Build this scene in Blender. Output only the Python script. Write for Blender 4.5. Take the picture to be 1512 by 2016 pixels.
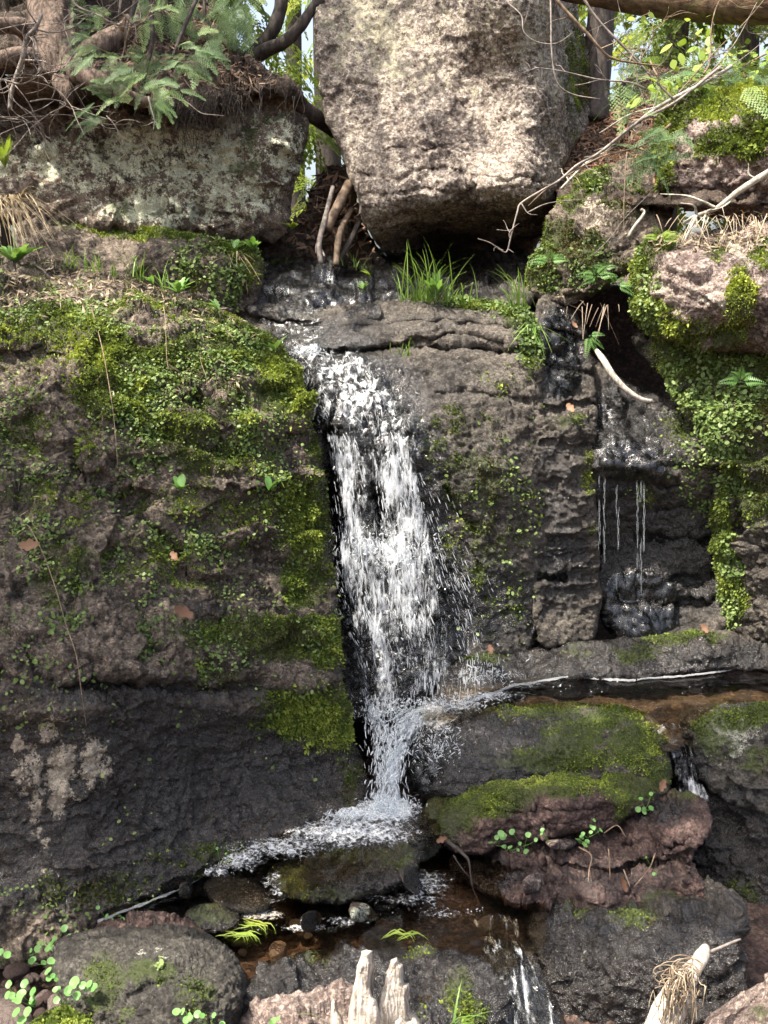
import bpy, math, random
import numpy as np

for o in list(bpy.data.objects):
    bpy.data.objects.remove(o)
S = bpy.context.scene
COL = S.collection
rnd = random.Random(7)
rng = np.random.default_rng(11)

# ------------------------------------------------------------------ camera, sky, sun, exposure
F_PX = 1936.0
TILT = math.radians(11.9)
CAM_Z = 1.6
cam = bpy.data.cameras.new('camera')
cam.sensor_fit = 'VERTICAL'
cam.angle_y = 2 * math.atan(1008 / F_PX)
cam.clip_start, cam.clip_end = 0.05, 3000
camo = bpy.data.objects.new('camera', cam)
camo.location = (0, 0, CAM_Z)
camo.rotation_euler = (math.pi / 2 - TILT, 0, 0)
COL.objects.link(camo)
S.camera = camo

SUN_DIR = np.array((-0.40, -0.24, 0.885))
SUN_DIR /= np.linalg.norm(SUN_DIR)
sun_el = math.asin(SUN_DIR[2])
w = bpy.data.worlds.new('World')
S.world = w
w.use_nodes = True
wn = w.node_tree
sky = wn.nodes.new('ShaderNodeTexSky')
sky.sky_type = 'NISHITA'
sky.sun_disc = False
sky.sun_elevation = sun_el
sky.sun_rotation = math.atan2(SUN_DIR[0], SUN_DIR[1])
sky.air_density, sky.dust_density = 1.0, 6.0
haz = wn.nodes.new('ShaderNodeHueSaturation')          # a hazy white sky
haz.inputs['Saturation'].default_value = .75
wn.links.new(sky.outputs[0], haz.inputs['Color'])
wn.links.new(haz.outputs[0], wn.nodes['Background'].inputs[0])
wn.nodes['Background'].inputs[1].default_value = 0.15
sl = bpy.data.lights.new('sun', 'SUN')
sl.energy, sl.angle, sl.color = 4.2, math.radians(0.5), (1.0, 0.925, 0.81)
slo = bpy.data.objects.new('sun', sl)
from mathutils import Vector
slo.rotation_euler = Vector(SUN_DIR).to_track_quat('Z', 'Y').to_euler()
COL.objects.link(slo)
S.view_settings.view_transform = 'Standard'
S.view_settings.look = 'None'
S.view_settings.gamma = 1
S.view_settings.exposure = 1.5
S.render.engine = 'CYCLES'
S.cycles.max_bounces = 8
S.cycles.transparent_max_bounces = 24
S.cycles.caustics_reflective = False
S.cycles.caustics_refractive = False

# ------------------------------------------------------------------ pixel -> place
CT, ST = math.cos(TILT), math.sin(TILT)


def rays(px, py):
    a = (np.asarray(px, float) - 756) / F_PX
    b = (1008 - np.asarray(py, float)) / F_PX
    return np.stack([a, CT + b * ST, b * CT - ST], -1)


def P(px, py, Y):
    """the point at distance Y (metres ahead of the camera) that a pixel looks at"""
    d = rays(px, py)
    k = np.asarray(Y, float) / d[..., 1]
    r = d * k[..., None]
    r[..., 2] += CAM_Z
    return r


def PZ(px, py, z):
    d = rays(px, py)
    k = (z - CAM_Z) / d[..., 2]
    r = d * k[..., None]
    r[..., 2] += CAM_Z
    return r


# ------------------------------------------------------------------ noise
def _hash(ix, iy, iz, seed):
    h = (ix.astype(np.uint32) * np.uint32(374761393) + iy.astype(np.uint32) * np.uint32(668265263)
         + iz.astype(np.uint32) * np.uint32(2147483647 & 0x9E3779B1) + np.uint32(seed * 1013904223 & 0xFFFFFFFF))
    h = (h ^ (h >> np.uint32(13))) * np.uint32(1274126177)
    h = (h ^ (h >> np.uint32(16))) * np.uint32(2246822519)
    return h ^ (h >> np.uint32(15))


def vnoise(p, seed=0):
    """smooth value noise in -1..1"""
    p = np.asarray(p, float) + 1000.0
    i = np.floor(p).astype(np.int64)
    f = p - i
    u = f * f * f * (f * (f * 6 - 15) + 10)
    out = 0
    for dx in (0, 1):
        wx = u[:, 0] if dx else 1 - u[:, 0]
        for dy in (0, 1):
            wy = u[:, 1] if dy else 1 - u[:, 1]
            for dz in (0, 1):
                wz = u[:, 2] if dz else 1 - u[:, 2]
                h = _hash(i[:, 0] + dx, i[:, 1] + dy, i[:, 2] + dz, seed).astype(float) / 4294967295.0
                out = out + wx * wy * wz * h
    return out * 2 - 1


def fbm(p, octv=5, gain=0.5, seed=0):
    a, s, out = 1.0, 0.0, 0.0
    p = np.asarray(p, float)
    for k in range(octv):
        out = out + a * vnoise(p * (2.03 ** k) + 17.3 * k, seed + k)
        s += a
        a *= gain
    return out / s


def ridged(p, octv=4, gain=0.5, seed=0):
    a, s, out = 1.0, 0.0, 0.0
    for k in range(octv):
        out = out + a * (1 - 2 * np.abs(vnoise(p * (2.03 ** k) + 9.1 * k, seed + k)))
        s += a
        a *= gain
    return out / s


def cells(p, seed=0):
    """distance to the nearest feature point of a cellular noise"""
    p = np.asarray(p, float) + 1000.0
    i = np.floor(p).astype(np.int64)
    best = np.full(len(p), 9.0)
    for dx in (-1, 0, 1):
        for dy in (-1, 0, 1):
            for dz in (-1, 0, 1):
                c = i + np.array((dx, dy, dz))
                q = [_hash(c[:, 0], c[:, 1], c[:, 2], seed + k).astype(float) / 4294967295.0 for k in (1, 2, 3)]
                d = sum((c[:, k] + q[k] - p[:, k]) ** 2 for k in range(3))
                best = np.minimum(best, d)
    return np.sqrt(best)


def facets(p, f, seed=0):
    """broken stone: every cell of a cellular noise is a plane of its own tilt"""
    q = np.asarray(p, float) * f
    q = q + .35 * np.stack([fbm(q * .8 + 5 * k, 2, .5, seed + 60 + k) for k in range(3)], -1) + 1000.0
    i = np.floor(q).astype(np.int64)
    best = np.full(len(q), 9.0)
    out = np.zeros(len(q))
    for dx in (-1, 0, 1):
        for dy in (-1, 0, 1):
            for dz in (-1, 0, 1):
                c = i + np.array((dx, dy, dz))
                h = [_hash(c[:, 0], c[:, 1], c[:, 2], seed + k).astype(float) / 4294967295.0 for k in range(1, 8)]
                v = np.stack([c[:, k] + h[k] - q[:, k] for k in range(3)], -1)
                d = (v ** 2).sum(1)
                m = d < best
                best[m] = d[m]
                t = sum(v[:, k] * (h[3 + k] - .5) for k in range(3)) * 1.6 + (h[6] - .5) * .55
                out[m] = t[m]
    return out / f


def smooth(a, b, x):
    t = np.clip((x - a) / (b - a), 0, 1)
    return t * t * (3 - 2 * t)


# ------------------------------------------------------------------ objects
def tag(o, label=None, cat=None, group=None, kind=None):
    if label: o['label'] = label
    if cat: o['category'] = cat
    if group: o['group'] = group
    if kind: o['kind'] = kind
    return o


WORLD = {}


def mesh_obj(name, V, faces, mat, parent=None, attrs=None, smoothed=True, origin=None):
    """faces: list of (n,k) index arrays. The origin goes to the base of the mesh."""
    V = np.asarray(V, float)
    if parent is not None:
        origin = WORLD.get(parent.name, np.array(parent.location)) if origin is None else origin
    if origin is None:
        c = (V.min(0) + V.max(0)) / 2
        origin = np.array((c[0], c[1], V[:, 2].min()))
    me = bpy.data.meshes.new(name)
    faces = [np.asarray(f, np.int64) for f in faces if len(f)]
    loops = np.concatenate([f.ravel() for f in faces])
    tot = np.concatenate([np.full(len(f), f.shape[1]) for f in faces])
    start = np.concatenate([[0], np.cumsum(tot)[:-1]])
    me.vertices.add(len(V))
    me.vertices.foreach_set('co', (V - origin).astype(np.float32).ravel())
    me.loops.add(len(loops))
    me.loops.foreach_set('vertex_index', loops.astype(np.int32))
    me.polygons.add(len(tot))
    me.polygons.foreach_set('loop_start', start.astype(np.int32))
    me.polygons.foreach_set('use_smooth', np.full(len(tot), smoothed))
    for k, v in (attrs or {}).items():
        a = me.attributes.new(k, 'FLOAT', 'POINT')
        a.data.foreach_set('value', np.asarray(v, np.float32))
    me.update(calc_edges=True)
    me.validate()
    me.materials.append(mat)
    o = bpy.data.objects.new(name, me)
    o.location = origin
    COL.objects.link(o)
    if parent is not None:
        o.parent = parent
        o.location = origin - WORLD.get(parent.name, np.array(parent.location))
    WORLD[o.name] = np.array(origin, float)
    return o


def empty(name, loc, label, cat, group=None, kind=None):
    o = bpy.data.objects.new(name, None)
    o.location = loc
    o.empty_display_size = 0.05
    COL.objects.link(o)
    return tag(o, label, cat, group, kind)


class Bag:
    """collects many small pieces of ONE mesh"""
    def __init__(self):
        self.V, self.F, self.A, self.n = [], {}, [], 0

    def add(self, V, faces, var=0.5):
        V = np.asarray(V, float).reshape(-1, 3)
        for f in faces:
            f = np.asarray(f)
            if len(f):
                self.F.setdefault(f.shape[1], []).append(f + self.n)
        self.V.append(V)
        self.A.append(np.broadcast_to(np.asarray(var, float), (len(V),)))
        self.n += len(V)
        return self

    def build(self, name, mat, parent=None, smoothed=True, origin=None):
        return mesh_obj(name, np.concatenate(self.V), [np.concatenate(f) for f in self.F.values()], mat, parent,
                        {'var': np.concatenate(self.A)}, smoothed, origin)


def tube(pts, rad, sides=6, wob=0.0, seed=0, sub=1, bag=None, var=0.5, ridge=0.0):
    """tapered tube through points"""
    pts = np.asarray(pts, float)
    rad = np.broadcast_to(np.asarray(rad, float), (len(pts),)) if np.ndim(rad) == 0 else np.asarray(rad, float)
    if len(rad) != len(pts):
        rad = np.interp(np.linspace(0, 1, len(pts)), np.linspace(0, 1, len(rad)), rad)
    if sub > 1:                                    # Catmull-Rom
        q, r = [], []
        e = np.vstack([2 * pts[0] - pts[1], pts, 2 * pts[-1] - pts[-2]])
        for i in range(len(pts) - 1):
            p0, p1, p2, p3 = e[i], e[i + 1], e[i + 2], e[i + 3]
            for t in np.arange(sub) / sub:
                q.append(0.5 * (2 * p1 + (p2 - p0) * t + (2 * p0 - 5 * p1 + 4 * p2 - p3) * t * t + (3 * p1 - p0 - 3 * p2 + p3) * t ** 3))
                r.append(rad[i] * (1 - t) + rad[i + 1] * t)
        q.append(pts[-1]); r.append(rad[-1])
        pts, rad = np.array(q), np.array(r)
    n = len(pts)
    T = np.gradient(pts, axis=0)
    T /= np.linalg.norm(T, axis=1)[:, None] + 1e-12
    up = np.array((0, 0, 1.0)) if abs(T[0, 2]) < 0.9 else np.array((1.0, 0, 0))
    A = np.zeros_like(pts)
    a = np.cross(T[0], up); a /= np.linalg.norm(a)
    for i in range(n):
        a = a - T[i] * a.dot(T[i]); a /= np.linalg.norm(a) + 1e-12
        A[i] = a
    B = np.cross(T, A)
    th = np.arange(sides) / sides * 2 * math.pi
    ring = np.cos(th)[None, :, None] * A[:, None] + np.sin(th)[None, :, None] * B[:, None]
    rr = np.broadcast_to(rad[:, None], (n, sides)).copy()
    if wob:
        base = (pts[:, None] + ring * rad[:, None, None]).reshape(-1, 3)
        rr = rr * (1 + wob * fbm(base / (rad.mean() * 2.2) * np.array((1, 1, 1)), 3, .6, seed).reshape(n, sides))
    if ridge:
        ca = np.stack(np.broadcast_arrays(np.cos(th)[None] * 5, np.sin(th)[None] * 5, (np.arange(n) / n * 7)[:, None]), -1).reshape(-1, 3)
        rr = rr * (1 + ridge * ridged(ca, 3, .6, seed + 3).reshape(n, sides))
    V = (pts[:, None] + ring * rr[..., None]).reshape(-1, 3)
    i, j = np.meshgrid(np.arange(n - 1), np.arange(sides), indexing='ij')
    j2 = (j + 1) % sides
    Q = np.stack([i * sides + j, i * sides + j2, (i + 1) * sides + j2, (i + 1) * sides + j], -1).reshape(-1, 4)
    V = np.vstack([V, pts[0], pts[-1]])
    k = np.arange(sides)
    T1 = np.stack([np.full(sides, n * sides), (k + 1) % sides, k], -1)
    T2 = np.stack([np.full(sides, n * sides + 1), (n - 1) * sides + k, (n - 1) * sides + (k + 1) % sides], -1)
    b = bag or Bag()
    b.add(V, [Q, np.vstack([T1, T2])], var)
    return b


# ------------------------------------------------------------------ materials
class NT:
    def __init__(self, name):
        self.m = bpy.data.materials.new(name)
        self.m.use_nodes = True
        self.t = self.m.node_tree
        self.t.nodes.clear()
        self.out = self.t.nodes.new('ShaderNodeOutputMaterial')

    def n(self, kind, **kw):
        x = self.t.nodes.new(kind)
        for k, v in kw.items(): setattr(x, k, v)
        return x

    def put(self, sock, v):
        if hasattr(v, 'is_output') or isinstance(v, bpy.types.NodeSocket):
            self.t.links.new(v, sock)
        elif v is not None:
            if isinstance(v, (tuple, list)) and len(v) == 3 and sock.type == 'RGBA': v = (*v, 1)
            sock.default_value = v

    def coord(self, scale=None):
        c = self.n('ShaderNodeTexCoord').outputs['Object']
        if scale is None: return c
        m = self.n('ShaderNodeVectorMath', operation='MULTIPLY')
        self.put(m.inputs[0], c); m.inputs[1].default_value = scale
        return m.outputs[0]

    def noise(self, vec, scale, detail=5, rough=0.6, dist=0.0):
        x = self.n('ShaderNodeTexNoise')
        self.put(x.inputs['Vector'], vec)
        x.inputs['Scale'].default_value, x.inputs['Detail'].default_value = scale, detail
        x.inputs['Roughness'].default_value, x.inputs['Distortion'].default_value = rough, dist
        return x.outputs[0]

    def voro(self, vec, scale, feature='F1', rand=1.0):
        x = self.n('ShaderNodeTexVoronoi', feature=feature)
        self.put(x.inputs['Vector'], vec)
        x.inputs['Scale'].default_value = scale
        x.inputs['Randomness'].default_value = rand
        return x

    def math(self, op, a, b=0.0, clamp=False):
        x = self.n('ShaderNodeMath', operation=op, use_clamp=clamp)
        self.put(x.inputs[0], a); self.put(x.inputs[1], b)
        return x.outputs[0]

    def step(self, x, a, b, lo=0.0, hi=1.0):
        m = self.n('ShaderNodeMapRange', interpolation_type='SMOOTHSTEP')
        self.put(m.inputs[0], x)
        for k, v in zip((1, 2, 3, 4), (a, b, lo, hi)): self.put(m.inputs[k], v)
        return m.outputs[0]

    def mix(self, f, a, b, blend='MIX'):
        x = self.n('ShaderNodeMix', data_type='RGBA', blend_type=blend)
        self.put(x.inputs[0], f); self.put(x.inputs[6], a); self.put(x.inputs[7], b)
        return x.outputs[2]

    def attr(self, name):
        return self.n('ShaderNodeAttribute', attribute_name=name).outputs['Fac']

    def bump(self, h, dist, strength=1.0, normal=None):
        x = self.n('ShaderNodeBump')
        self.put(x.inputs['Height'], h)
        x.inputs['Distance'].default_value, x.inputs['Strength'].default_value = dist, strength
        if normal is not None: self.put(x.inputs['Normal'], normal)
        return x.outputs[0]

    def bsdf(self, **kw):
        x = self.n('ShaderNodeBsdfPrincipled')
        for k, v in kw.items(): self.put(x.inputs[k], v)
        return x.outputs[0]

    def done(self, s):
        self.t.links.new(s, self.out.inputs['Surface'])
        return self.m


def rock_mat(name, dark, mid, light, lich=(.42, .45, .33), pebble=0.25, peb_scale=55, crust=0.5, fine=90, rough=.85, bump=1.0):
    """conglomerate: dark matrix, paler crust in patches, pebbles, lichen, moss stain, wet film"""
    g = NT(name)
    c = g.coord()
    n1 = g.noise(c, 5, 6, .62)
    n2 = g.noise(c, fine * .4, 8, .7)
    n3 = g.noise(c, fine * 2.5, 4, .65)
    v = g.voro(c, peb_scale)
    v2 = g.voro(c, peb_scale * 2.6)
    col = g.mix(g.step(n1, .32, .68), dark, mid)
    col = g.mix(g.math('MULTIPLY', g.step(g.math('ADD', n2, g.math('MULTIPLY', n1, .5)), .62, .86), crust), col, light)
    sep = g.n('ShaderNodeSeparateColor')
    g.put(sep.inputs[0], v.outputs['Color'])
    pick = g.step(sep.outputs[0], 1 - pebble - .02, 1 - pebble + .02)
    pm = g.math('MULTIPLY', g.step(v.outputs['Distance'], .5, .38), pick)
    pc = g.mix(sep.outputs[1], tuple(x * .8 for x in mid), light)
    col = g.mix(g.math('MULTIPLY', pm, .8), col, pc)
    v3 = g.voro(g.coord((1, 1, 1.3)), fine * 1.7)
    s3 = g.n('ShaderNodeSeparateColor')
    g.put(s3.inputs[0], v3.outputs['Color'])
    n4 = g.noise(c, fine * 1.1, 5, .75, .6)
    grain_shade = g.math('MULTIPLY', g.step(s3.outputs[0], 0, 1, .62, 1.5), g.step(n4, .3, .7, .5, 1.5))  # grain speckle, its colour contrast raised to stand in for fine shading
    grain_shade = g.math('MULTIPLY', grain_shade, g.math('ADD', g.math('MULTIPLY', n3, .7), .65))
    hsv = g.n('ShaderNodeHueSaturation')
    g.put(hsv.inputs['Value'], grain_shade); g.put(hsv.inputs['Color'], col)
    col = hsv.outputs[0]
    # lichen crusts
    lm = g.attr('lichen')
    ln = g.math('ADD', g.math('MULTIPLY', g.noise(c, fine * .36, 5, .7, .4), .55), g.math('MULTIPLY', g.noise(c, fine * 1.3, 5, .75, .5), .45))
    lmask = g.step(g.math('ADD', lm, g.math('MULTIPLY', g.math('SUBTRACT', ln, .5), 3.2)), .42, .60)
    lcol = g.mix(g.step(g.math('ADD', g.math('MULTIPLY', n3, .5), g.math('MULTIPLY', n4, .5)), .38, .62), tuple(x * .5 for x in lich), tuple(min(1, x * 1.25) for x in lich))
    col = g.mix(lmask, col, lcol)
    # moss stain under the moss
    mo = g.step(g.math('ADD', g.attr('moss'), g.math('MULTIPLY', g.math('SUBTRACT', n2, .5), 1.2)), .32, .7)
    col = g.mix(g.math('MULTIPLY', mo, .85), col, g.mix(n3, (.022, .034, .006), (.085, .11, .02)))
    # wet film
    wet = g.step(g.math('ADD', g.attr('wet'), g.math('MULTIPLY', g.math('SUBTRACT', n2, .5), .9)), .3, .75)
    wet = g.math('MULTIPLY', wet, g.math('SUBTRACT', 1.0, g.math('MULTIPLY', mo, .6)))
    wet = g.math('MULTIPLY', wet, g.math('SUBTRACT', 1.0, g.math('MULTIPLY', lmask, .9)))
    col = g.mix(wet, col, g.mix(1.0, col, (.16, .145, .15), 'MULTIPLY'))
    ro = g.math('ADD', g.math('MULTIPLY', g.math('SUBTRACT', 1.0, wet), rough), g.math('MULTIPLY', wet, g.step(n3, .3, .75, .12, .4)))
    b = g.bump(n2, .012 * bump, .8)
    b = g.bump(g.math('MULTIPLY', pm, g.step(v.outputs['Distance'], .5, .1)), .007 * bump, .8, b)
    b = g.bump(v2.outputs['Distance'], .0012 * bump, .6, b)
    b2 = g.bump(n4, .005, .6, b)
    b = g.bump(n4, .006 * bump, .8, b)
    b = g.bump(n3, .005 * bump, .9, b)
    return g.done(g.bsdf(**{'Base Color': col, 'Roughness': ro, 'Normal': b, 'Specular IOR Level': .5, 'Coat Weight': g.math('MULTIPLY', wet, g.step(n4, .35, .6, .3, 1.0)), 'Coat Roughness': .14, 'Coat IOR': 1.5, 'Coat Normal': b2}))


def leaf_mat(name, stops, trans=.35, rough=.55):
    """foliage: colour from the per-leaf value, some light through the leaf"""
    g = NT(name)
    r = g.n('ShaderNodeValToRGB')
    cr = r.color_ramp
    while len(cr.elements) < len(stops): cr.elements.new(.5)
    for e, (p, c) in zip(cr.elements, stops): e.position, e.color = p, (*c, 1)
    g.put(r.inputs[0], g.attr('var'))
    col = r.outputs[0]
    d = g.bsdf(**{'Base Color': col, 'Roughness': rough, 'Specular IOR Level': .35})
    if trans <= 0: return g.done(d)
    t = g.n('ShaderNodeBsdfTranslucent')
    g.put(t.inputs[0], g.mix(1.0, col, (1.0, 1.0, .55), 'MULTIPLY'))
    x = g.n('ShaderNodeMixShader')
    x.inputs[0].default_value = trans
    g.t.links.new(d, x.inputs[1]); g.t.links.new(t.outputs[0], x.inputs[2])
    return g.done(x.outputs[0])


def wood_mat(name, dark, light, scale=(60, 60, 6), rough=.8, bumpd=.004, patch=None):
    g = NT(name)
    c = g.coord(scale)
    n = g.noise(c, 1.0, 6, .65)
    n2 = g.noise(g.coord(), 30, 6, .7)
    col = g.mix(g.step(g.math('ADD', n, g.math('MULTIPLY', n2, .4)), .5, .9), dark, light)
    if patch:
        col = g.mix(g.step(g.noise(g.coord(), 22, 5, .7), .54, .62), col, patch)
    return g.done(g.bsdf(**{'Base Color': col, 'Roughness': rough, 'Specular IOR Level': .3, 'Normal': g.bump(g.math('ADD', n, n2), bumpd)}))


# ------------------------------------------------------------------ a rock face from its outline and distances
def chaikin(p, it=2):
    p = np.asarray(p, float)
    for _ in range(it):
        q = np.roll(p, -1, 0)
        p = np.stack([p * .75 + q * .25, p * .25 + q * .75], 1).reshape(-1, 2)
    return p


def tps(ctrl):
    c = np.asarray(ctrl, float)
    xy, v = c[:, :2] / 400.0, c[:, 2]

    def phi(d2):
        return 0.5 * d2 * np.log(d2 + 1e-9)
    n = len(c)
    D = ((xy[:, None] - xy[None]) ** 2).sum(-1)
    K = phi(D) + np.eye(n) * 2e-3
    Pm = np.hstack([np.ones((n, 1)), xy])
    M = np.block([[K, Pm], [Pm.T, np.zeros((3, 3))]])
    s = np.linalg.lstsq(M, np.concatenate([v, np.zeros(3)]), rcond=1e-9)[0]

    def ev(px, py):
        q = np.stack([px, py], -1) / 400.0
        out = np.empty(len(q))
        for i in range(0, len(q), 40000):
            d = ((q[i:i + 40000, None] - xy[None]) ** 2).sum(-1)
            out[i:i + 40000] = phi(d) @ s[:n] + s[n] + q[i:i + 40000] @ s[n + 1:]
        return out
    return ev


def seg_dist(px, py, A, B):
    """distance to segments A-B and nearest point"""
    q = np.stack([px, py], -1)
    best = np.full(len(q), 1e18)
    near = np.zeros_like(q)
    for a, b in zip(A, B):
        ab = b - a
        t = np.clip(((q - a) @ ab) / (ab @ ab + 1e-12), 0, 1)
        pt = a + t[:, None] * ab
        d = ((q - pt) ** 2).sum(1)
        m = d < best
        best[m] = d[m]; near[m] = pt[m]
    return np.sqrt(best), near


def inside(px, py, poly):
    r = np.zeros(len(px), bool)
    x1, y1 = poly[-1]
    for x2, y2 in poly:
        c = (y1 > py) != (y2 > py)
        if y1 != y2:
            r ^= c & (px < (x2 - x1) * (py - y1) / (y2 - y1) + x1)
        x1, y1 = x2, y2
    return r


def paint(spots, px, py):
    m = np.zeros(len(px))
    for s in spots:
        cx, cy, rx, ry, v = s[:5]
        a = math.radians(s[5]) if len(s) > 5 else 0
        dx, dy = px - cx, py - cy
        u, w_ = dx * math.cos(a) + dy * math.sin(a), -dx * math.sin(a) + dy * math.cos(a)
        m = np.maximum(m, v * np.exp(-((u / rx) ** 2 + (w_ / ry) ** 2) ** 1.5))
    return m


def lines(strokes, px, py):
    """list of (polyline, width, value): soft stroke"""
    m = np.zeros(len(px))
    for pl, wd, v in strokes:
        pl = np.asarray(pl, float)
        near = (px > pl[:, 0].min() - 4 * wd) & (px < pl[:, 0].max() + 4 * wd) & (py > pl[:, 1].min() - 4 * wd) & (py < pl[:, 1].max() + 4 * wd)
        if near.any():
            d, _ = seg_dist(px[near], py[near], pl[:-1], pl[1:])
            t = v * np.exp(-(d / wd) ** 2)
            m[near] += t
    return m


class Sheet:
    pass


def rock(name, poly, ctrl, mat, label, cat='rock', step=3.0, rw=40, rd=.12, thick=.5, amp=.03, freq=4.0, rough=.012, strata=0.0,
         cong=0.0, cong_f=45, pits=0.0, seed=1, grooves=(), masks=None, jag=6.0, fac=.55, fac_f=8.0, micro=.0045, chk=2, wet_smooth=0.0, group=None, kind=None, stretch=(1, 1, 1)):
    """A closed rock: the traced outline at its own distances, rolled back along its edge, roughened with 3-D noise, and given a back."""
    pl = chaikin(poly, chk)
    # make the outline uneven
    seg = np.roll(pl, -1, 0)
    L = np.linalg.norm(seg - pl, axis=1)
    dens = []
    for a, b, l in zip(pl, seg, L):
        k = max(1, int(l / 10))
        dens.append(a + (b - a) * (np.arange(k) / k)[:, None])
    pl = np.concatenate(dens)
    if jag:
        q = np.hstack([pl / 38.0, np.full((len(pl), 1), seed * 3.7)])
        pl = pl + np.stack([fbm(q, 3, .6, seed + 50), fbm(q + 31, 3, .6, seed + 60)], -1) * jag
    nxt = np.roll(pl, -1, 0)
    x0, y0 = pl.min(0) - step * 2
    x1, y1 = pl.max(0) + step * 2
    gx, gy = np.arange(x0, x1, step), np.arange(y0, y1, step)
    X, Y = np.meshgrid(gx, gy)
    H, W = X.shape
    px, py = X.ravel().copy(), Y.ravel().copy()
    ins = inside(px, py, pl)
    I = np.arange(H * W).reshape(H, W)
    quads = np.stack([I[:-1, :-1], I[1:, :-1], I[1:, 1:], I[:-1, 1:]], -1).reshape(-1, 4)
    quads = quads[ins[quads].any(1)]
    used = np.unique(quads)
    re = np.full(H * W, -1); re[used] = np.arange(len(used))
    quads = re[quads]
    px, py, ins = px[used], py[used], ins[used]
    d, near = seg_dist(px, py, pl, nxt)
    px[~ins], py[~ins] = near[~ins, 0], near[~ins, 1]
    d[~ins] = 0
    ev = tps(ctrl)
    Yd = ev(px, py)
    t = np.clip(d / rw, 0, 1)
    Yd = Yd + rd * (1 - np.sqrt(np.clip(1 - (1 - t) ** 2, 0, 1)))
    if len(grooves):
        jx = fbm(np.stack([px / 60, py / 60, np.full(len(px), seed * 1.7)], -1), 3, .6, seed + 5) * 14
        Yd = Yd + lines(grooves, px + jx * .6, py + jx)
    V = P(px, py, Yd)
    V0 = V.copy()

    def normals(V):
        n = np.zeros_like(V)
        a, b, c, e = (V[quads[:, k]] for k in range(4))
        fn = np.cross(c - a, e - b)
        for k in range(4): np.add.at(n, quads[:, k], fn)
        return n / (np.linalg.norm(n, axis=1)[:, None] + 1e-12)
    N = normals(V)
    st = np.asarray(stretch, float)
    Q = V * st
    D = amp * fbm(Q * freq, 4, .5, seed) + amp * .3 * ridged(Q * freq * 2.3, 3, .55, seed + 9)
    D = D + rough * fbm(Q * freq * 9, 4, .62, seed + 20)
    if micro:
        D = D + micro * ridged(V * np.array((70, 70, 95)), 3, .7, seed + 21) * (.55 + .9 * smooth(-.3, .4, fbm(V * 8, 3, .5, seed + 22)))
    if fac:
        D = D + fac * facets(V * np.array((.8, .8, 1.25)), fac_f, seed + 11) + fac * .7 * facets(V * np.array((.8, .8, 1.2)), fac_f * 2.9, seed + 12)
    if strata:
        zz = V[:, 2] * 11 + 1.6 * fbm(V * 2.5, 3, .5, seed + 33) + V[:, 0] * .8
        saw = zz - np.floor(zz)
        D = D + strata * (np.abs(saw - .35) * 2 - .5) * (0.5 + fbm(V * 3, 2, .5, seed + 35))
    if cong:
        cd = cells(V * cong_f, seed + 40)
        big = fbm(V * 6, 2, .5, seed + 43)
        D = D + cong * smooth(.55, .15, cd) * smooth(-.25, .35, big)
    if pits:
        D = D - pits * smooth(.38, .12, cells(V * np.array((14, 14, 26)) + .6 * fbm(V * 8, 2, .5, seed)[:, None], seed + 70))
    edge = smooth(0, 1, np.clip(d / 8, 0, 1)) * .75 + .25
    if wet_smooth: edge = edge * (1 - wet_smooth * smooth(.3, .8, paint(masks['wet'], px, py)))
    V = V + N * (D * edge)[:, None]
    N = normals(V)
    # masks
    att = {}
    nz = .55 * fbm(V0 * 6, 4, .6, seed + 90) + .8 * fbm(V0 * 26, 4, .65, seed + 95)
    for k in ('moss', 'wet', 'lichen'):
        m = paint((masks or {}).get(k, ()), px, py)
        if k == 'moss':
            up = N[:, 2]
            m = m * np.clip(1 + .35 * up, .5, 1.3)
        att[k] = np.clip(m + nz * .55 * (m > .04) * (1 if k != 'wet' else .22), 0, 1)
    # back: the edge carried away from the camera and closed
    e = np.concatenate([quads[:, [k, (k + 1) % 4]] for k in range(4)])
    key = np.sort(e, 1)
    _, inv, cnt = np.unique(key[:, 0] * 10 ** 7 + key[:, 1], return_inverse=True, return_counts=True)
    bd = e[cnt[inv.ravel()] == 1]
    bv = np.unique(bd)
    rb = np.full(len(V), -1); rb[bv] = np.arange(len(bv))
    rings, quadsB, n0, prev = [], [], len(V), bv
    cen = np.array((px.mean(), py.mean()))
    Yb = Yd[bv]
    for k, (f, s) in enumerate(((.25, 1.0), (.6, .985), (1.0, .93))):
        R = P(cen[0] + (px[bv] - cen[0]) * s, cen[1] + (py[bv] - cen[1]) * s, Yb + thick * f)
        R = R + .04 * np.stack([fbm(R * 5 + 7 * q, 3, .5, seed + 80) for q in range(3)], -1) * f * np.array((.6, 1, .6))
        cur = n0 + np.arange(len(bv))
        quadsB.append(np.stack([bd[:, 1], bd[:, 0], cur[rb[bd[:, 0]]], cur[rb[bd[:, 1]]]], -1) if k == 0 else
                      np.stack([prev[rb[bd[:, 1]]], prev[rb[bd[:, 0]]], cur[rb[bd[:, 0]]], cur[rb[bd[:, 1]]]], -1))
        rings.append(R); prev = cur; n0 += len(bv)
    mid = rings[-1].mean(0)
    VV = np.vstack([V] + rings + [mid[None]])
    cap = np.stack([prev[rb[bd[:, 1]]], prev[rb[bd[:, 0]]], np.full(len(bd), len(VV) - 1)], -1)
    for k in att:
        att[k] = np.concatenate([att[k], np.zeros(len(VV) - len(V))])
    o = mesh_obj(name, VV, [np.concatenate([quads] + quadsB), cap], mat, None, att)
    tag(o, label, cat, group, kind)
    s = Sheet()
    s.o, s.V, s.N, s.q, s.px, s.py, s.att, s.d = o, V, N, quads, px, py, {k: v[:len(V)] for k, v in att.items()}, d
    return s


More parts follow.
